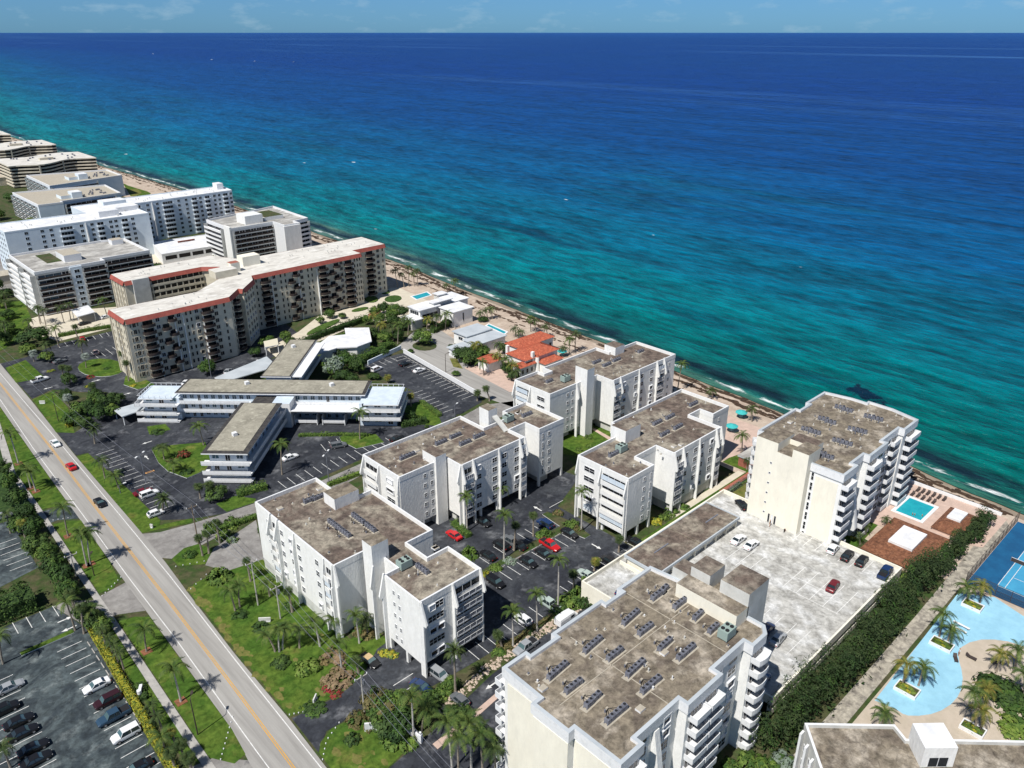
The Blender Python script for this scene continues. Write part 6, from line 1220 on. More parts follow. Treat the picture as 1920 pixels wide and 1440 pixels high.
for i, (px, py, r, h) in enumerate([(700, 625, 3, 4.5), (722, 632, 3, 4.6), (745, 628, 3, 4.5), (755, 610, 2.8, 4.4), (690, 640, 2.4, 3), (735, 590, 3, 4.6), (815, 610, 2.4, 3.4), (838, 605, 2.4, 3.2), (800, 606, 2, 3.4), (862, 598, 2, 2.6), (905, 598, 2.4, 2.2), (925, 640, 2, 3.4), (945, 655, 2.2, 4), (893, 652, 2.8, 4.6), (950, 690, 2.2, 3.4), (962, 705, 2.2, 3.4), (845, 650, 1.6, 2), (680, 672, 2.4, 3), (718, 660, 2.4, 3), (662, 655, 2.6, 3.2), (640, 672, 2.4, 4), (600, 600, 2.2, 3), (642, 592, 2, 2.6), (478, 660, 2.4, 3.6), (545, 640, 2.2, 3.4), (1055, 690, 2, 3), (640, 660, 2.6, 4)]): tree(px, py, r, h, ('dark', 'mid', 'dark', 'dark')[i % 4], 'dense garden tree around the villas, %s counted through the grove' % ORD[i], g)
g = 'coconut palms along the beach and villas'
BP = [((745.5, 540), (740, 507)), ((758, 539), (752, 513)), ((767, 537), (766, 500)), ((777, 537), (775, 512)), ((783, 537), (782, 506)), ((840, 550), (836, 534)), ((854, 555), (853, 526)), ((905, 602), (900, 586)), ((914, 600), (912, 580)), ((923, 598), (921, 579)), ((967, 632), (965, 615)), ((978, 634), (975, 621)), ((995, 622), (994, 596)), ((1004, 625), (1002, 601)), ((1027, 632), (1022, 611)), ((1068, 664), (1068, 636)), ((1078, 660), (1080, 624)), ((1058, 668), (1056, 652)), ((1270, 735), (1279, 682)), ((1336, 748), (1335, 731)), ((1409.5, 791), (1410, 764)), ((1390, 855), (1392, 816))]
for i, (b, t_) in enumerate(BP): palm(b, t_, 'dark' if i % 3 else 'coco', 'coconut palm beside the beach, %s counting from the red-trimmed condo' % ORD[i], g, s=.9)
g = 'palms in the villa gardens'
VP = [((712, 635), (706, 598)), ((722, 640), (716, 608)), ((738, 640), (734, 612)), ((746, 645), (748, 608)), ((706, 620), (700, 590)), ((756, 620), (758, 596)), ((765, 628), (768, 602)), ((800, 622), (803, 597)), ((818, 622), (820, 592)), ((835, 618), (838, 588)), ((892, 672), (892, 645)), ((938, 680), (936, 645)), ((950, 700), (948, 672)), ((958, 712), (962, 682)), ((968, 722), (966, 697)), ((907.5, 703.7), (904, 678)), ((945, 690), (930, 665))]
for i, (b, t_) in enumerate(VP): palm(b, t_, ('coco', 'cocoy', 'dark')[i % 3], 'palm in the villa gardens, %s from the condo side' % ORD[i], g)
# lot between the stuccoed blocks
g = 'royal palms in the lot between the stuccoed blocks'
for i, (b, t_, k) in enumerate([((876, 997), (874, 932), 'royal'), ((945, 1050), (946, 966), 'royal'), ((939, 952), (940, 916), 'royal'), ((1000, 1005), (1000, 966), 'sabal'), ((964, 1032), (967, 985), 'sabal'), ((1090, 997), (1091, 922), 'royal'), ((1046, 1142), (1048, 1050), 'royal'), ((1007, 1185), (1006, 1114), 'royal'), ((962, 1212), (961, 1146), 'royal'), ((1076, 1112), (1075, 1076), 'sabal'), ((1114, 1070), (1117, 1052), 'sabaly'), ((1160, 1035), (1162, 1010), 'sabal'), ((854, 1300), (852, 1222), 'date'), ((941, 1215), (934, 1190), 'sabal')]):
    palm(b, t_, k, 'palm in the dark lot between the stuccoed blocks, %s from the left' % ORD[i] if i else 'tall pale-trunked palm beside the red sedan and clipped hedge', g, s=.85)
for i, (px, py, r, h, k, l) in enumerate([(881, 1034, 2.4, 3.2, 'light', 'bright green leafy tree right of the roadside block'), (930, 1062, 1.5, 1.6, 'light', 'bright shrub at the left tip of the planted island'), (912, 1075, 1.1, 1.2, 'yellow', 'yellow shrub at the left tip of the planted island'), (1020, 998, 2.2, 2.2, 'mid', 'leafy bush in the middle of the planted island'), (1046, 960, 1.6, 1.6, 'olive', 'brownish bush at the far arm of the planted island'), (1072, 980, 2, 2, 'mid', 'bush beside the far arm of the planted island'), (1084, 990, 1.4, 1.6, 'olive', 'second bush beside the far arm of the planted island'), (955, 1050, 1.6, 1, 'silver', 'pale groundcover bush on the planted island'), (1052, 1140, 2.4, 2.6, 'dark', 'dark bush mass left of the white low deck, nearest'), (1068, 1125, 2.8, 3, 'mid', 'dark bush mass left of the white low deck, second'), (1085, 1110, 2.6, 3, 'mid', 'dark bush mass left of the white low deck, third'), (1098, 1125, 2.2, 3, 'dark', 'dark bush mass touching the white low deck'), (1104, 1085, 1.7, 2, 'mid', 'bush by the pale green parked car'), (1228, 975, 1.7, 1.8, 'yellow', 'yellow-green bush at the corner of the right-hand block'), (1245, 968, 1.6, 1.6, 'mid', 'second bush at the corner of the right-hand block'), (1260, 958, 2, 1.8, 'mid', 'rounded hedge bush beside the pale garden path'), (1282, 948, 1.6, 1.5, 'mid', 'smaller hedge bush beside the pale garden path'), (832, 1292, 2, 1.6, 'mid', 'green bush beside the foreground access road'), (945, 1207, 1.8, 1.3, 'olive', 'flowering bush in the rock bed, right'), (935, 1222, 1.5, 1.2, 'mid', 'green bush in the rock bed, left'), (990, 1182, 1.1, 1, 'dark', 'dark small bush in the rock bed by the white car'), (812, 1302, 2.2, 2, 'dark', 'dark bush by the power pole, nearer the building'), (1105, 795, 2, 1.8, 'dark', 'oval clipped bush in the courtyard'), (1070, 808, 1.6, 1.8, 'dark', 'dark ball bush in the courtyard, left'), (1084, 806, 1.2, 1.4, 'dark', 'dark ball bush in the courtyard, middle'), (1095, 803, 1.1, 1.4, 'dark', 'dark ball bush in the courtyard beside the path'), (1103, 818, 1.3, 1.3, 'mid', 'clipped bush on the courtyard lawn'), (1085, 842, 1.2, 1.2, 'mid', 'low bush by the courtyard wall, left'), (1105, 836, 1.2, 1.2, 'mid', 'low bush by the courtyard wall, right')]):
    bush(px, py, r, h, k, l, 'bushes around the stuccoed blocks')
tree(1121, 782, 1.6, 3.4, 'light', 'small ball-topped tree in the courtyard'); tree(1052, 828 - 70, 2, 4, 'olive', 'leafy top of a tree behind the right-hand block')
hedge(P((850, 982), (880, 1008)), 1.9, 1.3, 'mid', 'clipped dark green hedge beside the red sedan', .18, 16)
hedge([(84.5, 89.2), (95, 89.2), (104, 88.6)], 1.0, .7, 'olive', 'low scrubby hedge of the rock bed', .2, 8)
hedge([(130, 90), (150, 90), (170, 91)], 1.1, 1.0, 'silver', 'silvery low hedge along the pale garden path', .2, 12)
# rocks of the bed by the access road
rg = random.Random(11); mb = MB()
for i in range(420):
    s = rg.random(); x = 62 + 42 * s; y = 84.6 + min(2.6, 2.6 * s * 3) + rg.uniform(-1, 1.1); r_ = rg.uniform(.15, .42); k = len(mb.v); n = 5
    mb.v += [(x + cos(j * 2 * pi / n) * r_ * rg.uniform(.7, 1.2), y + sin(j * 2 * pi / n) * r_ * rg.uniform(.7, 1.2), .08) for j in range(n)] + [(x, y, .08 + r_ * .8)]
    for j in range(n): mb.f.append((k + j, k + (j + 1) % n, k + n)); mb.m.append(mb.mi(SAND))
tag(link('rocks', mb.mesh('rocks')), 'pale rocks scattered in the bed beside the access road', 'rocks', kind='stuff')
# front lawn
g = 'palms on the front lawn'
for i, (b, t_, k) in enumerate([((441, 1145), (430, 1106), 'coco'), ((450, 1140), (447, 1096), 'coco'), ((516, 1222), (500, 1190), 'coco'), ((524, 1222), (522, 1180), 'royal'), ((530, 1218), (534, 1178), 'royal'), ((548, 1148), (540, 1108), 'sabal'), ((506, 1118), (500, 1092), 'coco'), ((562, 1215), (562, 1180), 'dark'), ((600, 1212), (588, 1164), 'royal'), ((631, 1192), (624, 1160), 'coco'), ((674, 1206), (666, 1154), 'royal'), ((641, 1256), (634, 1204), 'royal'), ((672, 1262), (667, 1238), 'sabal'), ((690, 1190), (686, 1160), 'dark'), ((380, 1042), (372, 1008), 'sabal'), ((392, 1038), (388, 1000), 'sabal'), ((412, 1018), (405, 980), 'sabal'), ((470, 1090), (462, 1052), 'sabal')]):
    palm(b, t_, k, 'palm on the front lawn, %s from the driveway end' % ORD[i], g, s=.8)
for i, (px, py, r, h, k, l) in enumerate([(412, 1075, 3, 3.2, 'mid', 'big round clipped bush at the far corner of the front lawn'), (355, 1038, 1.7, 1.6, 'mid', 'round clipped bush in the small entry island'), (576, 1248, 2.7, 2.4, 'light', 'big round bright bush on the front lawn'), (448, 1150, 1.8, 1.3, 'dark', 'dark shrub bed under the left palms of the front lawn'), (525, 1240, 2.2, 1.5, 'dark', 'dark shrub bed under the middle palms of the front lawn'), (622, 1230, 2.7, 1.6, 'pink', 'pinkish-brown clipped mound beside the front lawn, farther'), (632, 1268, 3.2, 1.8, 'pink', 'pinkish-brown clipped mound beside the front lawn, nearer'), (628, 1300, 1.4, .8, 'red', 'red flowers at the edge of the nearer clipped mound'), (612, 1290, 1.1, .8, 'red', 'red flowers left of the nearer clipped mound'), (660, 1382, 1.5, 1.4, 'dark', 'small dark round bush on the corner lawn'), (670, 1345, 2, 2, 'olive', 'olive bush beside the power pole'), (693, 1350, 1.8, 2, 'olive', 'olive bush in front of the power pole'), (500, 1085, 1.6, 1.2, 'light', 'light bush beside the roadside block'), (480, 1068, 1.5, 1.2, 'mid', 'green bush beside the roadside block'), (540, 1135, 1.7, 1.4, 'mid', 'green shrub by the service box'), (590, 1175, 1.4, 1, 'mid', 'green shrub along the roadside block wall'), (668, 1180, 1.6, 1.2, 'olive', 'low scrub at the corner of the roadside block'), (690, 1187, 1.6, 1.2, 'olive', 'scrub below the stair tower of the roadside block'), (720, 1224, 1.3, .8, 'yellow', 'yellow croton in the kerbed corner planter, left'), (737, 1226, 1.3, .8, 'yellow', 'yellow croton in the kerbed corner planter, right'), (420, 1000, 2, 2, 'mid', 'bush by the side road, left'), (436, 1010, 1.6, 1.4, 'silver', 'pale low bush beside the side-road lot'), (398, 985, 2.4, 3, 'mid', 'leafy bush where the side road bends'), (432, 978, 2.2, 2.6, 'mid', 'leafy bush farther along the side road'), (745, 1385, 2.6, 2, 'mid', 'round hedge bush at the foreground gate'), (765, 1392, 1.8, 1.4, 'light', 'low bush in front of the foreground gate')]):
    bush(px, py, r, h, k, l, 'bushes on the front lawn')
for i, (px, py, r, h, k) in enumerate([(702, 1315, 3, 4.5, 'olive'), (722, 1330, 3, 4.4, 'olive'), (740, 1318, 2.8, 4.6, 'mid'), (728, 1352, 3, 4, 'dark'), (752, 1350, 3, 4.4, 'dark'), (770, 1335, 2.6, 4, 'olive'), (800, 1325, 2.4, 3.4, 'mid'), (845, 1282, 1.8, 2.4, 'mid'), (742, 1372, 2.4, 3.2, 'dark'), (860, 1340, 2.6, 3, 'dark')]):
    tree(px, py, r, h, k, 'scrubby tree behind the foreground gate, %s of the thicket' % ORD[i], 'thicket between the driveway and the access road')
for i, (b, t_, k) in enumerate([((776, 1385), (772, 1305), 'royal'), ((848, 1445), (838, 1352), 'royal'), ((884, 1440), (880, 1352), 'royal'), ((905, 1450), (900, 1372), 'coco'), ((860, 1460), (858, 1380), 'coco'), ((930, 1455), (925, 1400), 'dark'), ((790, 1372), (800, 1330), 'coco')]):
    palm(b, t_, k, 'large palm at the bottom edge beside the access road, %s from the left' % ORD[i], 'palms at the foreground gate')
# casuarina hedge and the planting round the pool gardens
def casuarina():
    rg = random.Random(21); mb = MB()
    for i in range(44):
        x = 98 + i * 2.28 + rg.uniform(-.8, .8); near = x < 165; y = rg.uniform(39.4, 42.2) if near else rg.uniform(38.9, 40.6); h = rg.uniform(6.2, 9.4) if near else rg.uniform(4.2, 6); r_ = rg.uniform(2.5, 3.9) if near else rg.uniform(1.5, 2.3)
        for q in range(16):                     # soft drooping plumes
            t = rg.uniform(0, 6.28); k_ = rg.uniform(.2, .85); c = Vector((x + cos(t) * r_ * k_, y + sin(t) * r_ * k_, h * (1 - .5 * k_ * k_) * rg.uniform(.5, .95))); cr = r_ * rg.uniform(.25, .42); mm = LF_H if rg.random() < .72 else (LF_D if rg.random() < .6 else LF_M)
            for k in range(46):
                d = Vector((rg.gauss(0, 1), rg.gauss(0, 1), rg.gauss(.3, 1))).normalized(); p = c + Vector((d.x * cr, d.y * cr, d.z * cr * 1.5))
                if p.z > .1: leafquad(mb, p, d + Vector((0, 0, .6)), rg.uniform(.2, .42), rg, mm, .3)
        for k in range(60): leafquad(mb, (x + rg.gauss(0, r_ * .5), y + rg.gauss(0, r_ * .4), rg.uniform(.3, h * .5)), Vector((rg.gauss(0, 1), rg.gauss(0, 1), .5)), .5, rg, LF_D)
    tag(link('hedge', mb.mesh('hedge')), 'long tall feathery dark hedge between the parking deck and the blue sun deck', 'hedge')
casuarina()
for i, (px, py, r, h, k, l) in enumerate([(1705, 1082, 3, 4.4, 'mid', 'green tree at the corner of the larger pavilion'), (1665, 1100, 2.4, 3.5, 'light', 'loose bush at the deck corner'), (1600, 1005, 1, 1, 'yellow', 'yellow shrub at the foot of the seaside tower, nearest'), (1612, 990, 1, 1, 'light', 'green shrub at the foot of the seaside tower'), (1625, 985, 1, 1, 'yellow', 'yellow shrub by the pool terrace wall'), (1655, 945, 1, 1, 'yellow', 'yellow shrub midway along the seaside tower'), (1668, 935, 1.2, 1, 'yellow', 'yellow shrub by the pool, left'), (1682, 930, 1.2, 1, 'light', 'green shrub by the pool, right'), (1690, 922, 1, .9, 'yellow', 'last yellow shrub at the seaward tower end'), (1877, 1290, 4.2, 3.6, 'dark', 'large dark cycad-like bush on the tan deck'), (1860, 1275, 3, 3, 'dark', 'smaller dark bush on the tan deck'), (1895, 1300, 3.4, 3.2, 'dark', 'dark bush at the right edge of the tan deck'), (1905, 1360, 3.4, 2.4, 'light', 'bright green bush at the lower right edge'), (1918, 1330, 3, 2.4, 'mid', 'green bush at the right edge above the bright one'), (1470, 1420, 2.4, 2.6, 'silver', 'silvery bush left of the corner building'), (1440, 1430, 2.2, 2.4, 'light', 'yellow-green bush at the bottom edge'), (1405, 1425, 2, 2, 'mid', 'green bush at the foot of the foreground tower'), (1370, 1432, 2, 2, 'mid', 'second green bush at the foot of the foreground tower'), (1860, 968, 1.2, 1, 'silver', 'pale beach shrub by the terrace wall')]):
    bush(px, py, r, h, k, l, 'bushes around the pool gardens')
for i, (b, t_, k) in enumerate([((1623, 1003), (1624, 985), 'dark'), ((1612, 1020), (1610, 1002), 'dark'), ((1662, 985), (1662, 972), 'dark'), ((1660, 1115), (1655, 1090), 'cocoy'), ((1672, 1108), (1674, 1085), 'dark'), ((1400, 880), (1402, 862), 'dark'), ((1418, 905), (1424, 885), 'dark')]):
    palm(b, t_, k, 'small garden palm beside the seaside tower, %s in order' % ORD[i], 'small palms around the seaside tower', s=.6)
g = 'coconut palms on the painted decks'
DP = [((1813.5, 1127), (1813, 1100), 'coco'), ((1837, 1130), (1843, 1098), 'cocoy'), ((1760, 1197), (1769, 1151), 'coco'), ((1776, 1205), (1784, 1180), 'coco'), ((1692, 1284), (1701, 1244), 'cocoy'), ((1722, 1286), (1732, 1250), 'coco'), ((1654, 1364), (1659, 1334), 'coco'), ((1828, 1368), (1826, 1296), 'coco'), ((1838, 1372), (1842, 1330), 'cocoy'), ((1868, 1260), (1877, 1224), 'cocoy'), ((1900, 1262), (1909, 1218), 'coco'), ((1918, 1310), (1921, 1262), 'coco'), ((1850, 1330), (1852, 1290), 'cocoy')]
for i, (b, t_, k) in enumerate(DP): palm(b, t_, k, 'coconut palm on the painted deck, %s counted down from the court' % ORD[i], g, s=.9)
for i, (px, py, w_, l_) in enumerate([(1823, 1138, 2.5, 3.7), (1765, 1211, 2.5, 3.9), (1700, 1296, 2.7, 3.8), (1823, 1370, 2.3, 3.7)]):
    x, y = at(px, py); lab = ['white planter box nearest the tennis court', 'white planter box second from the tennis court', 'white planter box third from the tennis court', 'white planter box nearest the corner building'][i]
    t = thing('planter', lab, 'planter', (x, y, 0), 0, 'white planters on the painted deck'); mb = MB(); parapet(mb, rect(-w_ / 2, w_ / 2, -l_ / 2, l_ / 2), .05, .75, .15, TRIM); lpart(t, 'box', mb.mesh('box')); mb = MB(); mb.box(-w_ / 2 + .1, w_ / 2 - .1, -l_ / 2 + .1, l_ / 2 - .1, .05, .6, SOIL); lpart(t, 'soil', mb.mesh('soil'))
    c = lpart(t, 'shrubs', crown_mesh(('yellow', 'p'), LF_L, LF_Y, 1, leaf=.16, per=26, clumps=22, low=-.1), (0, 0, .6)); c.scale = (w_ * .45, l_ * .45, .5)
# far trees
rg = random.Random(9)
for i in range(24): u = rg.uniform(60, 146); v = 505 + i * 17 + rg.uniform(0, 9); tree(0, 0, rg.uniform(5, 9), rg.uniform(5, 8), ('dark', 'mid')[i % 2], 'far-off broad tree beyond the slab blocks, %s counting away from the camera' % ORD[i], 'far-off trees beyond the slab blocks', xy=(u, v))
for i in range(34):
    u = rg.uniform(44, 76) if i % 2 else rg.uniform(120, 150); v = 332 + i * 6.8 + rg.uniform(0, 5)
    if 76 < u < 130 and 365 < v < 410 or u > 82 and v > 436 and v < 495: continue
    tree(0, 0, rg.uniform(2.4, 4.2), rg.uniform(4, 7), rg.choice(['dark', 'mid', 'dark']), 'distant dark tree among the left-edge blocks, %s counting away from the camera' % ORD[i % 30] if i < 30 else 'distant dark tree %s beyond the rest of the left-edge group' % ORD[i - 30], 'distant trees at the left edge', xy=(u, v))
for i in range(26):
    u, v = (rg.uniform(52, 74), 340 + i * 4 + rg.uniform(0, 3)); b_ = (u, v)
    t = thing('palm', 'distant palm in the left-edge gardens, %s counting away from the camera' % ORD[i], 'palm', (u, v, 0), rg.uniform(0, 6), 'distant palms at the left edge'); mb = cached('dtrunk', lambda: (lambda m: (m.tube([(0, 0, 0), (.1, 0, 3.5), (.4, 0, 7)], [.2, .16, .12], TRUNK, 6), m.mesh('trunk'))[1])(MB())); link('trunk', mb, t)
    for j in range(11): o = link('frond', FRONDS['dark'](), t, (.4, 0, 7)); o.rotation_euler = (0, -.5 + j * .09, j * 2.4)
for i in range(7): x = 142 + i * 7.2; bush(0, 0, 1.6, 1.8, 'mid', 'round clipped bush in the row below the low white building, %s from the left' % ORD[i], 'clipped bushes below the low white building', xy=(x, 411))

# ---------------------------------------------------------------- vehicles
def paint(name, c, metal=.0): return mat(name, c, .28, spec=.5, metal=metal)
PAINTS = {'white': paint('white_car_paint', (.75, .76, .77)), 'black': paint('black_car_paint', (.012, .012, .014)), 'silver': paint('silver_car_paint', (.42, .44, .46), .3), 'grey': paint('grey_car_paint', (.13, .14, .15)),
          'red': paint('red_car_paint', (.5, .015, .02)), 'dkmar': paint('blackish_red_car_paint', (.035, .012, .016)), 'maroon': paint('maroon_car_paint', (.14, .01, .018)), 'blue': paint('dark_blue_car_paint', (.012, .035, .11)), 'steel': paint('steel_blue_car_paint', (.03, .065, .11)), 'bluem': paint('mid_blue_car_paint', (.05, .13, .26)), 'tan': paint('tan_car_paint', (.5, .36, .2)), 'green': paint('pale_green_car_paint', (.4, .48, .44)), 'beige': paint('pink_beige_car_paint', (.45, .33, .3))}
TYRE = mat('tyre_rubber', (.02, .02, .02), .9); RIM = mat('wheel_rim', (.4, .4, .42), .4, metal=.5); LAMP = mat('headlamp_glass', (.7, .72, .75), .2); TAIL = mat('tail_lamp_red', (.4, .01, .01), .3); CARGLASS = mat('car_glass', (.02, .03, .035), .08, spec=.8); WSH = mat('windscreen_glass', (.07, .12, .13), .1, spec=.8)
def loft(mb, st, m):                      # stations (x, half width, z low, z high, tuck)
    rows = []
    for x, w, z0, z1, tk in st:
        r = [(x, -w * .92, z0), (x, -w, z0 + (z1 - z0) * .35), (x, -w * .98, z0 + (z1 - z0) * .75), (x, -w + tk, z1), (x, 0, z1 + .03), (x, w - tk, z1), (x, w * .98, z0 + (z1 - z0) * .75), (x, w, z0 + (z1 - z0) * .35), (x, w * .92, z0)]
        k = len(mb.v); mb.v += r; rows.append(range(k, k + 9))
    for a, b in zip(rows, rows[1:]):
        for j in range(8): mb.f.append((a[j], b[j], b[j + 1], a[j + 1])); mb.m.append(mb.mi(m))
        mb.f.append((a[8], b[8], b[0], a[0])); mb.m.append(mb.mi(m))
    mb.f.append(tuple(rows[0])); mb.m.append(mb.mi(m)); mb.f.append(tuple(reversed(rows[-1]))); mb.m.append(mb.mi(m))
SPEC = {   # body stations, cabin (x of base front, roof front, roof back, base back), belt z, roof z, length
    'sedan': dict(st=[(-2.35, .78, .35, .82, .12), (-2.2, .88, .22, .95, .12), (-1.4, .92, .2, .98, .1), (.9, .92, .2, .93, .1), (1.9, .88, .22, .82, .14), (2.35, .74, .35, .66, .14)], cab=(1.0, .35, -.95, -1.65), belt=.94, roof=1.42, wb=1.42, bed=0),
    'suv': dict(st=[(-2.3, .84, .4, 1.0, .1), (-2.2, .92, .28, 1.08, .1), (-1.0, .95, .26, 1.08, .08), (1.0, .95, .26, 1.06, .08), (2.0, .92, .28, .98, .12), (2.35, .8, .4, .8, .14)], cab=(1.1, .55, -2.0, -2.22), belt=1.06, roof=1.72, wb=1.42, bed=0),
    'hatch': dict(st=[(-2.0, .8, .38, .9, .1), (-1.9, .87, .24, .98, .1), (-.8, .9, .22, .98, .08), (.8, .9, .22, .95, .1), (1.6, .86, .24, .84, .14), (2.0, .72, .36, .68, .14)], cab=(1.0, .4, -1.35, -1.85), belt=.96, roof=1.5, wb=1.3, bed=0),
    'pickup': dict(st=[(-2.8, .9, .5, 1.1, .06), (-2.7, .96, .35, 1.14, .05), (-1.0, .98, .32, 1.14, .06), (1.1, .98, .32, 1.12, .08), (2.3, .95, .35, 1.04, .12), (2.75, .84, .45, .85, .14)], cab=(1.25, .7, -.85, -1.1), belt=1.12, roof=1.82, wb=1.7, bed=1),
    'van': dict(st=[(-2.7, .92, .4, 1.9, .12), (-2.6, .98, .3, 2.05, .14), (0, 1.0, .28, 2.1, .14), (1.4, .98, .3, 2.0, .16), (1.9, .96, .3, 1.2, .14), (2.6, .85, .4, .95, .14)], cab=None, belt=1.2, roof=2.1, wb=1.7, bed=0)}
def car(px, py, ang, kind, colr, label, z=0.04, roof=None, group='cars and vans parked or driving'):
    x, y = at(px, py, z + .6); sp = SPEC[kind]; L = sp['st'][-1][0] * 2
    t = thing({'sedan': 'sedan', 'suv': 'sport_utility_vehicle', 'hatch': 'hatchback', 'pickup': 'pickup_truck', 'van': 'van'}[kind], label, {'sedan': 'car', 'suv': 'car', 'hatch': 'car', 'pickup': 'pickup truck', 'van': 'van'}[kind], (x, y, z), R(ang), group)
    m = PAINTS[colr]
    def bodym(): b = MB(); loft(b, sp['st'], m); return b.mesh('body')
    lpart(t, 'body', cached(('cb', kind, colr), bodym))
    if sp['cab']:
        f0, f1, r1, r0 = sp['cab']; w0 = sp['st'][2][1] * .95; w1 = w0 * .76; zb, zr = sp['belt'] - .02, sp['roof']
        def gl():
            b = MB(); A = [(f0, -w0, zb), (f0, w0, zb), (r0, w0, zb), (r0, -w0, zb)]; T = [(f1, -w1, zr - .05), (f1, w1, zr - .05), (r1, w1, zr - .05), (r1, -w1, zr - .05)]
            for i, mm in ((0, WSH), (1, CARGLASS), (2, CARGLASS), (3, CARGLASS)): j = (i + 1) % 4; b.face([A[i], A[j], T[j], T[i]], mm)
            return b.mesh('windows')
        def rf():
            b = MB(); b.prism([(f1 + .06, -w1 - .02), (f1 + .06, w1 + .02), (r1 - .06, w1 + .02), (r1 - .06, -w1 - .02)], zr - .06, zr, m)
            for sx in (-1, 1): b.bar((f0, sx * w0, zb), (f1, sx * w1, zr - .04), .07, .07, m); b.bar((r0, sx * w0, zb), (r1, sx * w1, zr - .04), .09, .09, m); b.bar(((f1 + r1) / 2, sx * (w0 + .005), zb), ((f1 + r1) / 2, sx * (w1 + .01), zr - .04), .08, .05, m)
            return b.mesh('roof')
        lpart(t, 'windows', cached(('cg', kind), gl)); lpart(t, 'roof', cached(('cr', kind, roof or colr), rf) if not roof else cached(('crr', kind, roof), lambda: (lambda b: (b.prism([(f1 + .06, -w1 - .02), (f1 + .06, w1 + .02), (r1 - .06, w1 + .02), (r1 - .06, -w1 - .02)], zr - .06, zr, PAINTS[roof]), b.mesh('roof'))[1])(MB())))
    else:
        def vg(): b = MB(); b.face([(1.93, -.84, 1.25), (1.93, .84, 1.25), (1.43, .8, 1.93), (1.43, -.8, 1.93)], WSH); b.box(.3, 1.2, -1.01, -.97, 1.2, 1.75, CARGLASS); b.box(.3, 1.2, .97, 1.01, 1.2, 1.75, CARGLASS); return b.mesh('windows')
        lpart(t, 'windows', cached(('cg', kind), vg))
    if sp['bed']: lpart(t, 'cargo_bed', cached('bed', lambda: (lambda b: (b.box(-2.65, -1.15, -.78, .78, 1.12, 1.2, BLACK), b.mesh('bed'))[1])(MB())))
    def wh(): b = MB(); b.tube([(0, -.12, 0), (0, .12, 0)], .34, TYRE, 12); return b.mesh('wheel')
    wd = sp['st'][2][1] - .08
    for sx in (-1, 1):
        for sy in (-1, 1): link('rim', cached('rim', lambda: (lambda b: (b.tube([(0, -.13, 0), (0, .13, 0)], .2, RIM, 8), b.mesh('rim'))[1])(MB())), lpart(t, 'wheel', cached('wheel', wh), (sx * sp['wb'], sy * wd, .34)))
    for sy in (-1, 1):
        lpart(t, 'headlight', cached('hl', lambda: (lambda b: (b.box(-.16, .06, -.17, .17, -.07, .07, LAMP), b.mesh('headlight'))[1])(MB())), (L / 2 - .12, sy * sp['st'][-1][1] * .78, sp['st'][-1][3] - .08 if kind != 'van' else .85))
        lpart(t, 'tail_light', cached('tl', lambda: (lambda b: (b.box(-.05, .14, -.13, .13, -.09, .09, TAIL), b.mesh('tail_light'))[1])(MB())), (-L / 2 + .02, sy * sp['st'][0][1] * .82, sp['st'][0][3] - .1 if kind != 'van' else 1.1))
    return t
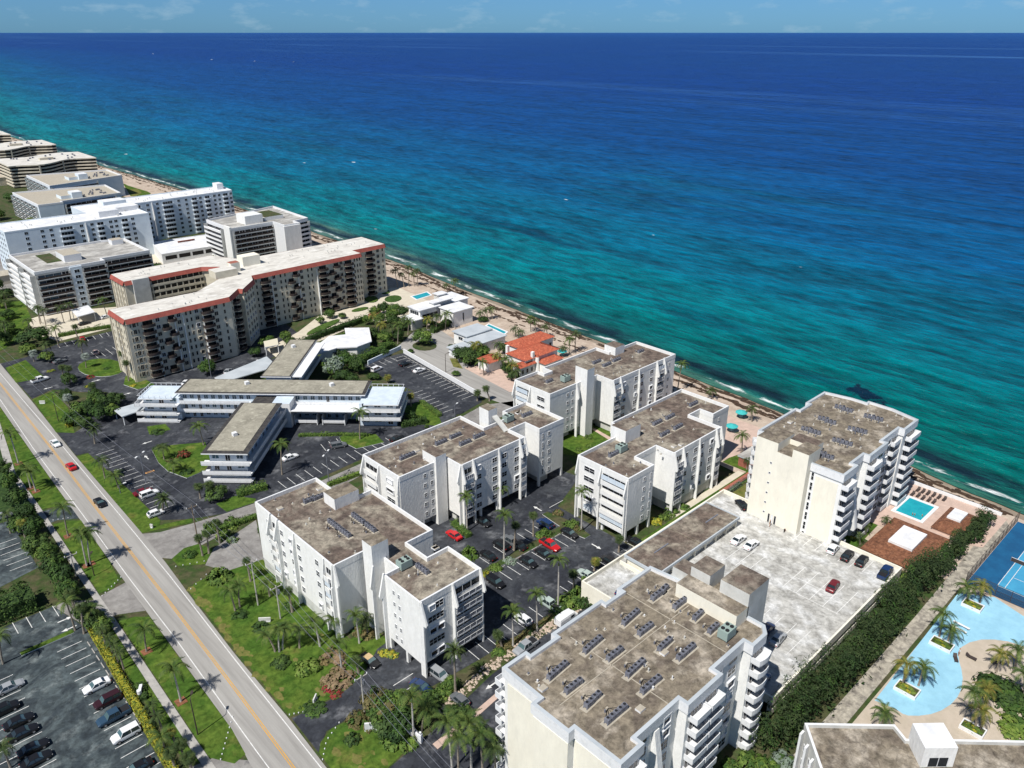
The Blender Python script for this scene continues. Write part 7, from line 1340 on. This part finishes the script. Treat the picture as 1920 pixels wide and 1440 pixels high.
CARS = [
 (104, 831, -88, 'sedan', 'white', 'white car driving on the road'), (133, 874, 92, 'sedan', 'red', 'red car driving on the road'), (187, 942, -88, 'sedan', 'black', 'black car driving on the road, nearest'),
 (280, 926, 0, 'suv', 'white', 'white estate car on the motel lot beside the date palm'), (268, 922, 0, 'sedan', 'maroon', 'dark red car half hidden behind the white estate car'), (292, 962, 0, 'hatch', 'white', 'small white car under the date palm at the lot corner'),
 (154, 635, 80, 'hatch', 'red', 'red car at the head of the condo lot'), (221, 639, 85, 'sedan', 'white', 'white car close to the condo corner'), (180, 660, 80, 'sedan', 'beige', 'pinkish car beside the oval island'), (75, 712, 8, 'pickup', 'white', 'white pickup leaving the condo driveway'), (112, 677, 10, 'sedan', 'grey', 'pale car in shade beside the entrance palms'), (198, 594, 10, 'sedan', 'white', 'white car right of the entrance canopy'), (158, 606, 10, 'sedan', 'black', 'dark car under the entrance canopy'), (427, 696, 45, 'sedan', 'silver', 'silver car below the walkway canopy'), (485, 679, 45, 'sedan', 'white', 'white car near the top of the walkway canopy'), (465, 686, 45, 'sedan', 'black', 'black car beside the walkway canopy'), (349, 717, 45, 'sedan', 'white', 'white car end showing behind the motel roof'),
 (18, 1288, 0, 'sedan', 'silver', 'silver sedan at the left edge of the near lot'), (8, 1330, 0, 'suv', 'black', 'black vehicle at the left edge of the near lot'), (35, 1352, 0, 'sedan', 'black', 'black sedan with blue-lit windscreen, first of four dark cars'), (43, 1373, 0, 'sedan', 'black', 'black sedan, second of four dark cars in a row'), (62, 1402, 0, 'sedan', 'black', 'black sedan, third of four dark cars in a row'), (68, 1424, 0, 'sedan', 'black', 'black sedan, last of four dark cars in a row'),
 (181, 1285, 180, 'sedan', 'white', 'white sedan with light bar roof by the yellow hedge'), (202, 1313, 180, 'suv', 'dkmar', 'very dark red sport utility vehicle by the yellow hedge'), (213, 1343, 180, 'pickup', 'steel', 'blue and black pickup by the yellow hedge'), (236, 1376, 180, 'suv', 'white', 'white sport utility vehicle by the yellow hedge'), (258, 1440, 180, 'sedan', 'black', 'black car at the bottom edge by the yellow hedge'), (3, 968, 0, 'sedan', 'silver', 'pale car at the left edge of the upper lot'),
 (851, 1003, 90, 'sedan', 'red', 'bright red sedan beside the clipped hedge'), (906, 978, -90, 'sedan', 'black', 'black car in the shade under the middle block'), (940, 1022, 90, 'suv', 'black', 'black car behind the tall royal palm'), (958, 1015, 90, 'pickup', 'grey', 'grey pickup behind the sabal palm'), (972, 1022, 90, 'sedan', 'black', 'black sedan right of the grey pickup'), (1022, 982, 90, 'suv', 'blue', 'dark blue car at the far end of the island'), (915, 1041, 90, 'sedan', 'black', 'black car left of the planted island'), (1031, 1022, -90, 'pickup', 'red', 'red pickup below the planted island'), (1068, 999, -90, 'sedan', 'black', 'black car below the far arm of the island'), (1020, 1038, -90, 'sedan', 'black', 'black car left of the red pickup'), (991, 1053, -90, 'sedan', 'black', 'black car in the middle of the lot'), (929, 1091, -90, 'suv', 'black', 'black sport utility vehicle right of the roadside block'), (1029, 1132, 90, 'pickup', 'green', 'pale green pickup behind the nearest royal palm'), (981, 1161, 90, 'hatch', 'white', 'white hatchback by the rock bed'), (1141, 1050, 90, 'hatch', 'black', 'black hatchback with pale roof bars near the carport'), (1099, 1077, 90, 'sedan', 'green', 'pale green car half under a bush'), (1190, 1015, 90, 'sedan', 'black', 'black car beside the end of the right-hand block'), (1062, 1160, 0, 'van', 'white', 'white van on the access road beside the foreground tower'), (985, 1213, 180, 'pickup', 'silver', 'silver pickup on the access road beside the rock bed'), (862, 1312, 90, 'hatch', 'grey', 'dark car partly under the date palm'),
 (693, 1238, -85, 'sedan', 'black', 'black convertible with a tan top by the kerbed planter'), (824, 1265, -85, 'suv', 'silver', 'silver sport utility vehicle at the corner pier'), (790, 1287, -80, 'sedan', 'blue', 'dark blue car in shade by the roadside block'),
 (706, 692, 10, 'suv', 'white', 'white sport utility vehicle at the shaded end of the north lot'), (786, 694, 0, 'sedan', 'white', 'white car parked along the white wall'), (760, 682, 0, 'sedan', 'black', 'black car at the top of the white wall'), (635, 835, -20, 'suv', 'grey', 'grey sport utility vehicle in front of the balcony bays'), (544, 857, 0, 'sedan', 'white', 'white car in the shade of the motel south wing'), (745, 822, 0, 'sedan', 'black', 'dark car behind the middle block parapet')]
for c_ in CARS: car(*c_, roof='tan' if 'tan top' in c_[5] else None)
for c_ in [(1385, 1011, 0, 'sedan', 'white', 'white sedan on the deck, nearer the carport'), (1409, 1021, 0, 'sedan', 'white', 'white sedan with dark roof on the deck'), (1562, 1098, 8, 'sedan', 'maroon', 'lone dark red car on the deck'), (1562, 1029, 5, 'hatch', 'white', 'white hatchback along the far deck wall'), (1589, 1041, 5, 'sedan', 'black', 'black car next to the white hatchback'), (1616, 1051, 5, 'sedan', 'black', 'black car second from the white hatchback'), (1660, 1073, 5, 'pickup', 'blue', 'dark blue pickup at the far deck corner'), (1459, 1197, 5, 'sedan', 'silver', 'silver car on the near part of the deck'), (1437, 1180, 5, 'sedan', 'blue', 'dark car half hidden behind the stair block'), (1428, 1274, 5, 'sedan', 'bluem', 'blue car in the tower shadow on the deck'), (1391, 946, 60, 'sedan', 'black', 'black car at the foot of the blank stair block'), (1170, 1106, 5, 'sedan', 'blue', 'dark blue car on the low white deck')]: car(*c_, z=DZ + .01, group='cars on the parking deck')

# ---------------------------------------------------------------- poles, wires, lamps
def lamp(b, top, label, arms=1, az=0, z=0, m=None):
    x, y = at(*b, z); h = height(b, top) if not z else 7; m = m or METAL; t = thing('street_lamp', label, 'street lamp', (x, y, z), az, 'street and parking lot lamps')
    mb = MB(); mb.tube([(0, 0, 0), (0, 0, h)], [.12, .08], m, 7); lpart(t, 'pole', mb.mesh('pole'))
    for s in ((1,) if arms == 1 else (1, -1)):
        mb = MB(); mb.bar((0, 0, h), (s * 1.2, 0, h + .12), .08, .08, m); lpart(t, 'arm', mb.mesh('arm')); mb = MB(); mb.box(s * 1.5 - .38, s * 1.5 + .38, -.2, .2, h + .02, h + .2, TRIM if m is METAL else BRONZE); lpart(t, 'lamp_head', mb.mesh('lamp_head'))
for a in (((273.7, 906), 853, 'double-headed lamp in the motel lot beside the orange marking', 2, .6), ((617, 905), 850, 'double-headed lamp at the edge of the motel lot by the side road', 2, .6), ((836, 698), 664, 'dark lamp beside the cul-de-sac', 1, 0), ((371, 1378), 1312, 'dark lamp on the near verge by the road', 1, 1.0), ((177, 1080), 1044, 'dark lamp on the verge among palms', 1, 1), ((397, 712), 655, 'tall pale lamp in front of the condo', 1, .5), ((110, 790), 740, 'dark lamp on the lawn by the road', 1, .4), ((853, 782), 760, 'slim lamp at the corner of the north lot', 1, .3), ((226, 925), 910, 'short lamp on the long verge', 1, 0)): lamp(a[0], a[1], a[2], a[3], a[4], m=BRONZE if 'dark' in a[2] else None)
PO = []
for i, (b, top, label) in enumerate([((372.5, 1020), 948, 'wooden utility pole beside the side road'), ((484, 1135), 1052, 'pale utility pole on the front lawn, farther'), ((526, 1160), 1098, 'pale utility pole on the front lawn, nearer'), ((684, 1342), 1266, 'pale utility pole by the driveway'), ((143, 1080), 1038, 'utility pole on the west footpath')]):
    x, y = at(*b); h = height(b, top); t = thing('utility_pole', label, 'utility pole', (x, y, 0), 0, 'utility poles'); mm = WOOD if i == 0 else TRUNKW
    mb = MB(); mb.tube([(0, 0, 0), (0, 0, h)], [.17, .11], mm, 8); lpart(t, 'pole', mb.mesh('pole')); mb = MB(); mb.bar((-1.3, 0, h - .5), (1.3, 0, h - .5), .14, .14, mm); lpart(t, 'crossarm', mb.mesh('crossarm'))
    for s in (-1.2, 0, 1.2): mb = MB(); mb.cyl(s, 0, h - .42, h - .12, .09, TRIM, 7); lpart(t, 'insulator', mb.mesh('insulator'))
    if i in (0, 2, 3): mb = MB(); mb.cyl(.35, 0, h - 2.2, h - 1.2, .28, METAL, 10); lpart(t, 'transformer', mb.mesh('transformer'))
    PO.append((x, y, h))
def wire(a, b, label, sag=1.2, off=(0,)):
    mb = MB()
    for o in off:
        pts = [(a[0] + (b[0] - a[0]) * s + o, a[1] + (b[1] - a[1]) * s, a[2] + (b[2] - a[2]) * s - sag * 4 * s * (1 - s)) for s in [i / 14 for i in range(15)]]
        mb.tube(pts, .028, METAL, 4, False)
    tag(link('power_line', mb.mesh('power_line')), label, 'power line', 'overhead power lines')
tp = lambda p, d=.15: (p[0], p[1], p[2] - d)
wire(tp(PO[0]), tp(PO[1]), 'power line from the wooden pole to the front lawn', off=(-1.2, 0, 1.2)); wire(tp(PO[1]), tp(PO[2]), 'short power line between the two front lawn poles', .3, (-1.2, 0, 1.2)); wire(tp(PO[2]), tp(PO[3]), 'power line over the palms to the driveway pole', off=(-1.2, 0, 1.2))
e_ = (PO[3][0] + (PO[3][0] - PO[2][0]) * 1.3, PO[3][1] + (PO[3][1] - PO[2][1]) * 1.3, PO[3][2]); wire(tp(PO[3]), e_, 'power line running off from the driveway pole towards the camera', off=(-1.2, 0, 1.2))
e2 = (46.5, 330, 12); wire(tp(PO[0]), e2, 'long power line following the road north', 2.5, (-1.2, 1.2))

# ---------------------------------------------------------------- small things
def umbrella(px, py, label):
    x, y = at(px, py); t = thing('parasol', label, 'parasol', (x, y, 0), 0, 'teal parasols'); mb = MB(); mb.cyl(0, 0, 0, 2.6, .04, TRIM, 6); lpart(t, 'pole', mb.mesh('pole'))
    mb = MB(); n = 8; r_ = 1.9
    for i in range(n): a, b = 2 * pi * i / n, 2 * pi * (i + 1) / n; mb.face([(cos(a) * r_, sin(a) * r_, 2.1), (cos(b) * r_, sin(b) * r_, 2.1), (0, 0, 2.75)], TEAL); mb.face([(cos(a) * r_, sin(a) * r_, 2.1), (cos(a) * r_, sin(a) * r_, 1.95), (cos(b) * r_, sin(b) * r_, 1.95), (cos(b) * r_, sin(b) * r_, 2.1)], TEAL)
    lpart(t, 'canopy', mb.mesh('canopy')); mb = MB(); mb.cyl(0, 0, .7, .75, .55, TRIM, 10); lpart(t, 'table', mb.mesh('table'))
for a in ((1389, 784, 'teal parasol by the beach, farther and larger'), (1371, 810, 'teal parasol nearer the right-hand block'), (1054, 668, 'teal parasol beside the orange villa')): umbrella(*a)
def lounger(x, y, ang, label, m=BRONZE, group='dark sun loungers on the pool terrace'):
    t = thing('sun_lounger', label, 'sun lounger', (x, y, .1), ang, group)
    def a(): b = MB(); b.box(-.95, .35, -.33, .33, .28, .4, m); return b.mesh('seat')
    def c(): b = MB(); b.bar((.35, 0, .36), (.95, 0, .75), .66, .1, m); return b.mesh('backrest')
    def l(): b = MB(); b.box(-.04, .04, -.04, .04, 0, .28, m); return b.mesh('leg')
    lpart(t, 'seat', cached(('ls', m.name), a)); lpart(t, 'backrest', cached(('lb', m.name), c))
    for sx in (-.85, .6):
        for sy in (-.28, .28): lpart(t, 'leg', cached(('ll', m.name), l), (sx, sy, 0))
for i, (zx, zy) in enumerate([(975, 462), (1012, 473), (1123, 482), (1160, 495), (1198, 508), (1240, 522), (1280, 537), (1320, 553), (1083, 513), (1125, 525), (1160, 545), (1205, 558), (1242, 573)]):
    x, y = at(1440 + zx / 4, 800 + zy / 4); lounger(x, y, 0, 'dark sun lounger in the %s row of the pool terrace, %s from the left' % (('seaward', ORD[i]) if i < 8 else ('pool-side', ORD[i - 8])))
for i, (px, py, l) in enumerate([(1791, 1237, 'lounger on the edge of the blue paint, nearest the tan circle'), (1820, 1235, 'dark lounger on the tan circle'), (1866, 1245, 'dark lounger beside the large bush')]):
    x, y = at(px, py); lounger(x, y, R(30 + 60 * i), l, group='loungers on the painted deck')
for i, (px, py) in enumerate([(1802, 1175), (1796, 1182)]):
    x, y = at(px, py); t = thing('bench', 'pale narrow bench on the blue deck, %s of two' % ORD[i], 'bench', (x, y, .06), R(-5), 'benches on the blue deck'); mb = MB(); mb.box(-.25, .25, -1.6, 1.6, .38, .45, TRIM); lpart(t, 'seat', mb.mesh('seat')); [lpart(t, 'leg', cached('bleg', lambda: (lambda b: (b.box(-.22, .22, -.05, .05, 0, .38, METAL), b.mesh('leg'))[1])(MB())), (0, s, 0)) for s in (-1.3, 1.3)]
def fence(pts, h, label, step=3.0, m=BRONZE):
    t = thing('chain_link_fence', label, 'fence', (*pts[0], 0))
    mesh_m = MATS.get('chain_mesh')
    if not mesh_m:
        mesh_m = mat('chain_mesh', (.04, .045, .05), .7); b = mesh_m.node_tree.nodes['Principled BSDF']; b.inputs['Alpha'].default_value = .35
    for a, b in zip(pts, pts[1:]):
        a, b = Vector(a), Vector(b); n = max(1, round((b - a).length / step))
        for i in range(n + 1): p = a + (b - a) * i / n; mb = MB(); mb.cyl(p.x, p.y, 0, h, .05, m, 6); part(t, 'post', mb)
        for z in (h, h * .5, .1): mb = MB(); mb.bar((*a, z), (*b, z), .05, .05, m); part(t, 'rail', mb)
        mb = MB(); mb.face([(*a, .1), (*b, .1), (*b, h), (*a, h)], mesh_m); part(t, 'mesh', mb)
fence([(204, 34.5), (169, 34.5), (169, 8)], 3, 'tall dark chain-link fence around the blue tennis court')
t = thing('tennis_net', 'dark net across the tennis court', 'net', (185.2, 23.9, .08)); mb = MB(); mb.box(-.02, .02, -6.4, 6.4, 0, .95, BRONZE); lpart(t, 'net', mb.mesh('net')); mb = MB(); mb.box(-.04, .04, -6.4, 6.4, .95, 1.02, TRIM); lpart(t, 'tape', mb.mesh('tape')); [lpart(t, 'post', cached('npost', lambda: (lambda b: (b.cyl(0, 0, 0, 1.1, .06, METAL, 6), b.mesh('post'))[1])(MB())), (0, s, 0)) for s in (-6.45, 6.45)]
t = fence([(144, 90.5), (176, 91.0)], 1.4, 'low metal fence along the dry lawn beside the pale garden path', 2.2, METAL)
def gatewall(px, py, ang, label):
    x, y = at(px, py); t = thing('gate_wall', label, 'wall', (x, y, 0), ang, 'white curved gate walls'); mb = MB()
    for i in range(8): a, b = i / 8, (i + 1) / 8; mb.bar((-2 + 4 * a, .8 * sin(a * 3), .9 - .3 * a), (-2 + 4 * b, .8 * sin(b * 3), .9 - .3 * b), .35, 1.7 - .6 * a, TRIM)
    lpart(t, 'wall', mb.mesh('wall')); mb = MB(); mb.box(1.8, 2.4, -.1, .5, 0, 1.9, TRIM); mb.cyl(2.1, .2, 1.9, 2.3, .22, TRIM, 8); lpart(t, 'end_pillar', mb.mesh('end_pillar'))
gatewall(704, 1376, R(-60), 'white curved gate wall left of the thicket'); gatewall(768, 1385, R(-70), 'white curved gate wall at the foot of the front palm')
def signb(px, py, ang, label, w=1.6):
    x, y = at(px, py); t = thing('ground_sign', label, 'sign', (x, y, 0), ang, 'low grey ground signs'); mb = MB(); mb.box(-w / 2, w / 2, -.12, .12, .3, 1.1, GREYW); lpart(t, 'panel', mb.mesh('panel')); mb = MB(); mb.box(-w / 2 + .1, w / 2 - .1, -.2, .2, 0, .3, TRIM); lpart(t, 'base', mb.mesh('base'))
signb(591, 1315, R(40), 'low grey sign in a dark hedge ring at the driveway mouth'); signb(497, 1166, R(-40), 'larger grey sign in a curved hedge on the front lawn', 2.4); signb(80, 757, R(-40), 'small white sign on the lawn by the road', 1.8); signb(285, 990, R(-60), 'small white sign at the tip of the long verge', .8)
bush(591, 1325, 2.2, .8, 'dark', 'dark hedge ring around the low grey sign'); bush(490, 1172, 2, .9, 'dark', 'dark curved hedge behind the larger grey sign')
# white path markers along lawn edges
rg = random.Random(2)
mk_me = (lambda b: (b.cyl(0, 0, 0, .2, .1, TRIM, 8), b.mesh('kerb_marker'))[1])(MB())
lines_ = [([(543, 1341), (577, 1334)], 5, 'where the front lawn meets the driveway'), ([(636, 1356), (612, 1390), (605, 1425)], 8, 'round the curve of the corner lawn'), ([(227, 1083), (192, 1118)], 7, 'at the near end of the second verge lawn'), ([(436, 1345), (414, 1425)], 9, 'at the near end of the last verge lawn'), ([(330, 1063), (383, 1053)], 5, 'round the small entry island'), ([(100, 976), (128, 972)], 4, 'at the far end of the second verge lawn'), ([(358, 1105), (387, 1078)], 4, 'at the far corner of the front lawn')]
for pts, n, wh in lines_:
    for i in range(n):
        s = i / (n - 1) * (len(pts) - 1); k = min(int(s), len(pts) - 2); f = s - k; px = pts[k][0] + (pts[k + 1][0] - pts[k][0]) * f; py = pts[k][1] + (pts[k + 1][1] - pts[k][1]) * f
        tag(link('kerb_marker', mk_me, None, (*at(px, py), .05)), 'small white marker %s, %s in the line' % (wh, ORD[i]), 'marker', 'small white kerb markers')
def person(px, py, label, z=0, pose='stand', shirt=None, ang=0):
    x, y = at(px, py, z); shirt = shirt or TEAL; skin = mat('skin', (.42, .24, .16), .6)
    me = bpy.data.meshes.new('body'); J = [(0, 0, .95), (0, 0, 1.25), (0, 0, 1.45), (0, .01, 1.62), (0, .02, 1.72), (.2, 0, 1.4), (.3, .02, 1.1), (.32, .12, .86), (-.2, 0, 1.4), (-.3, .02, 1.1), (-.32, .12, .86), (.1, 0, .88), (.12, .03, .48), (.12, 0, .06), (.12, .14, .03), (-.1, 0, .88), (-.12, -.03, .48), (-.14, -.06, .06), (-.14, .08, .03)]
    E = [(0, 1), (1, 2), (2, 3), (3, 4), (2, 5), (5, 6), (6, 7), (2, 8), (8, 9), (9, 10), (0, 11), (11, 12), (12, 13), (13, 14), (0, 15), (15, 16), (16, 17), (17, 18)]
    rr = [.15, .15, .13, .09, .1, .06, .05, .04, .06, .05, .04, .1, .07, .05, .04, .1, .07, .05, .04]
    mb = MB(); 
    for a, b in E: mb.tube([J[a], J[b]], [rr[a], rr[b]], shirt if a in (1, 2) and b in (2, 5, 8) or (a, b) == (0, 1) else skin, 6)
    mb.cyl(0, .02, 1.58, 1.82, .11, skin, 8, r1=.08)
    zz = z if pose == 'stand' else z - 1.25
    t = thing('person', label, 'person', (x, y, zz), ang); link('body', mb.mesh('body'), t)
    return t
for i, (px, py, l) in enumerate([(1711, 965, 'swimmer in the pool near the left side'), (1715, 966, 'swimmer in the middle of the pool'), (1729, 968, 'swimmer near the right side of the pool')]): person(px, py, l, .1, 'swim', BLACK)
person(1443, 987, 'person in dark clothes at the stair block door', DZ, shirt=BLACK); person(1797, 1229, 'person in pale clothes standing by the lounger on the blue deck', .06, shirt=TRIM)
x, y = at(1470, 998, DZ); t = thing('standpipe', 'dark fire standpipe by the stair block wall', 'standpipe', (x, y, DZ)); mb = MB(); mb.cyl(0, 0, 0, .9, .12, BLACK, 8); lpart(t, 'riser', mb.mesh('riser')); mb = MB(); mb.cyl(.5, .1, 0, .6, .18, MULCH, 8); lpart(t, 'valve', mb.mesh('valve'))
# boats far out and close in
def boat(px, py, L, label):
    x, y = at(px, py); t = thing('boat', label, 'boat', (x, y, .0), rg.uniform(0, 3), 'small boats on the sea'); s = L / 6; mb = MB(); mb.prism([(-3 * s, -s), (1.5 * s, -s), (3 * s, 0), (1.5 * s, s), (-3 * s, s)], -.2, .8 * s, TRIM); lpart(t, 'hull', mb.mesh('hull')); mb = MB(); mb.box(-1 * s, .8 * s, -.6 * s, .6 * s, .8 * s, 1.8 * s, TRIM, top=TRIM); lpart(t, 'cabin', mb.mesh('cabin'))
for a in ((287, 101, 9, 'white boat farthest left near the horizon'), (397, 112, 8, 'white boat second from the left far out'), (478, 115, 8, 'white boat third from the left far out'), (551, 116, 7, 'white boat farthest right far out')): boat(*a)
# low white deck left of the carport
t = thing('low_deck', 'small white-surfaced deck with cream parapet beside the foreground tower', 'deck', (111, 81, 0)); mb = MB(); mb.box(104.6, 115.2, 72, 87.2, DZ + .002, DZ + .03, CONC); part(t, 'surface', mb); mb = MB(); mb.box(115.2, 115.5, 72, 87.4, DZ, DZ + .9, CREAM); part(t, 'parapet', mb)
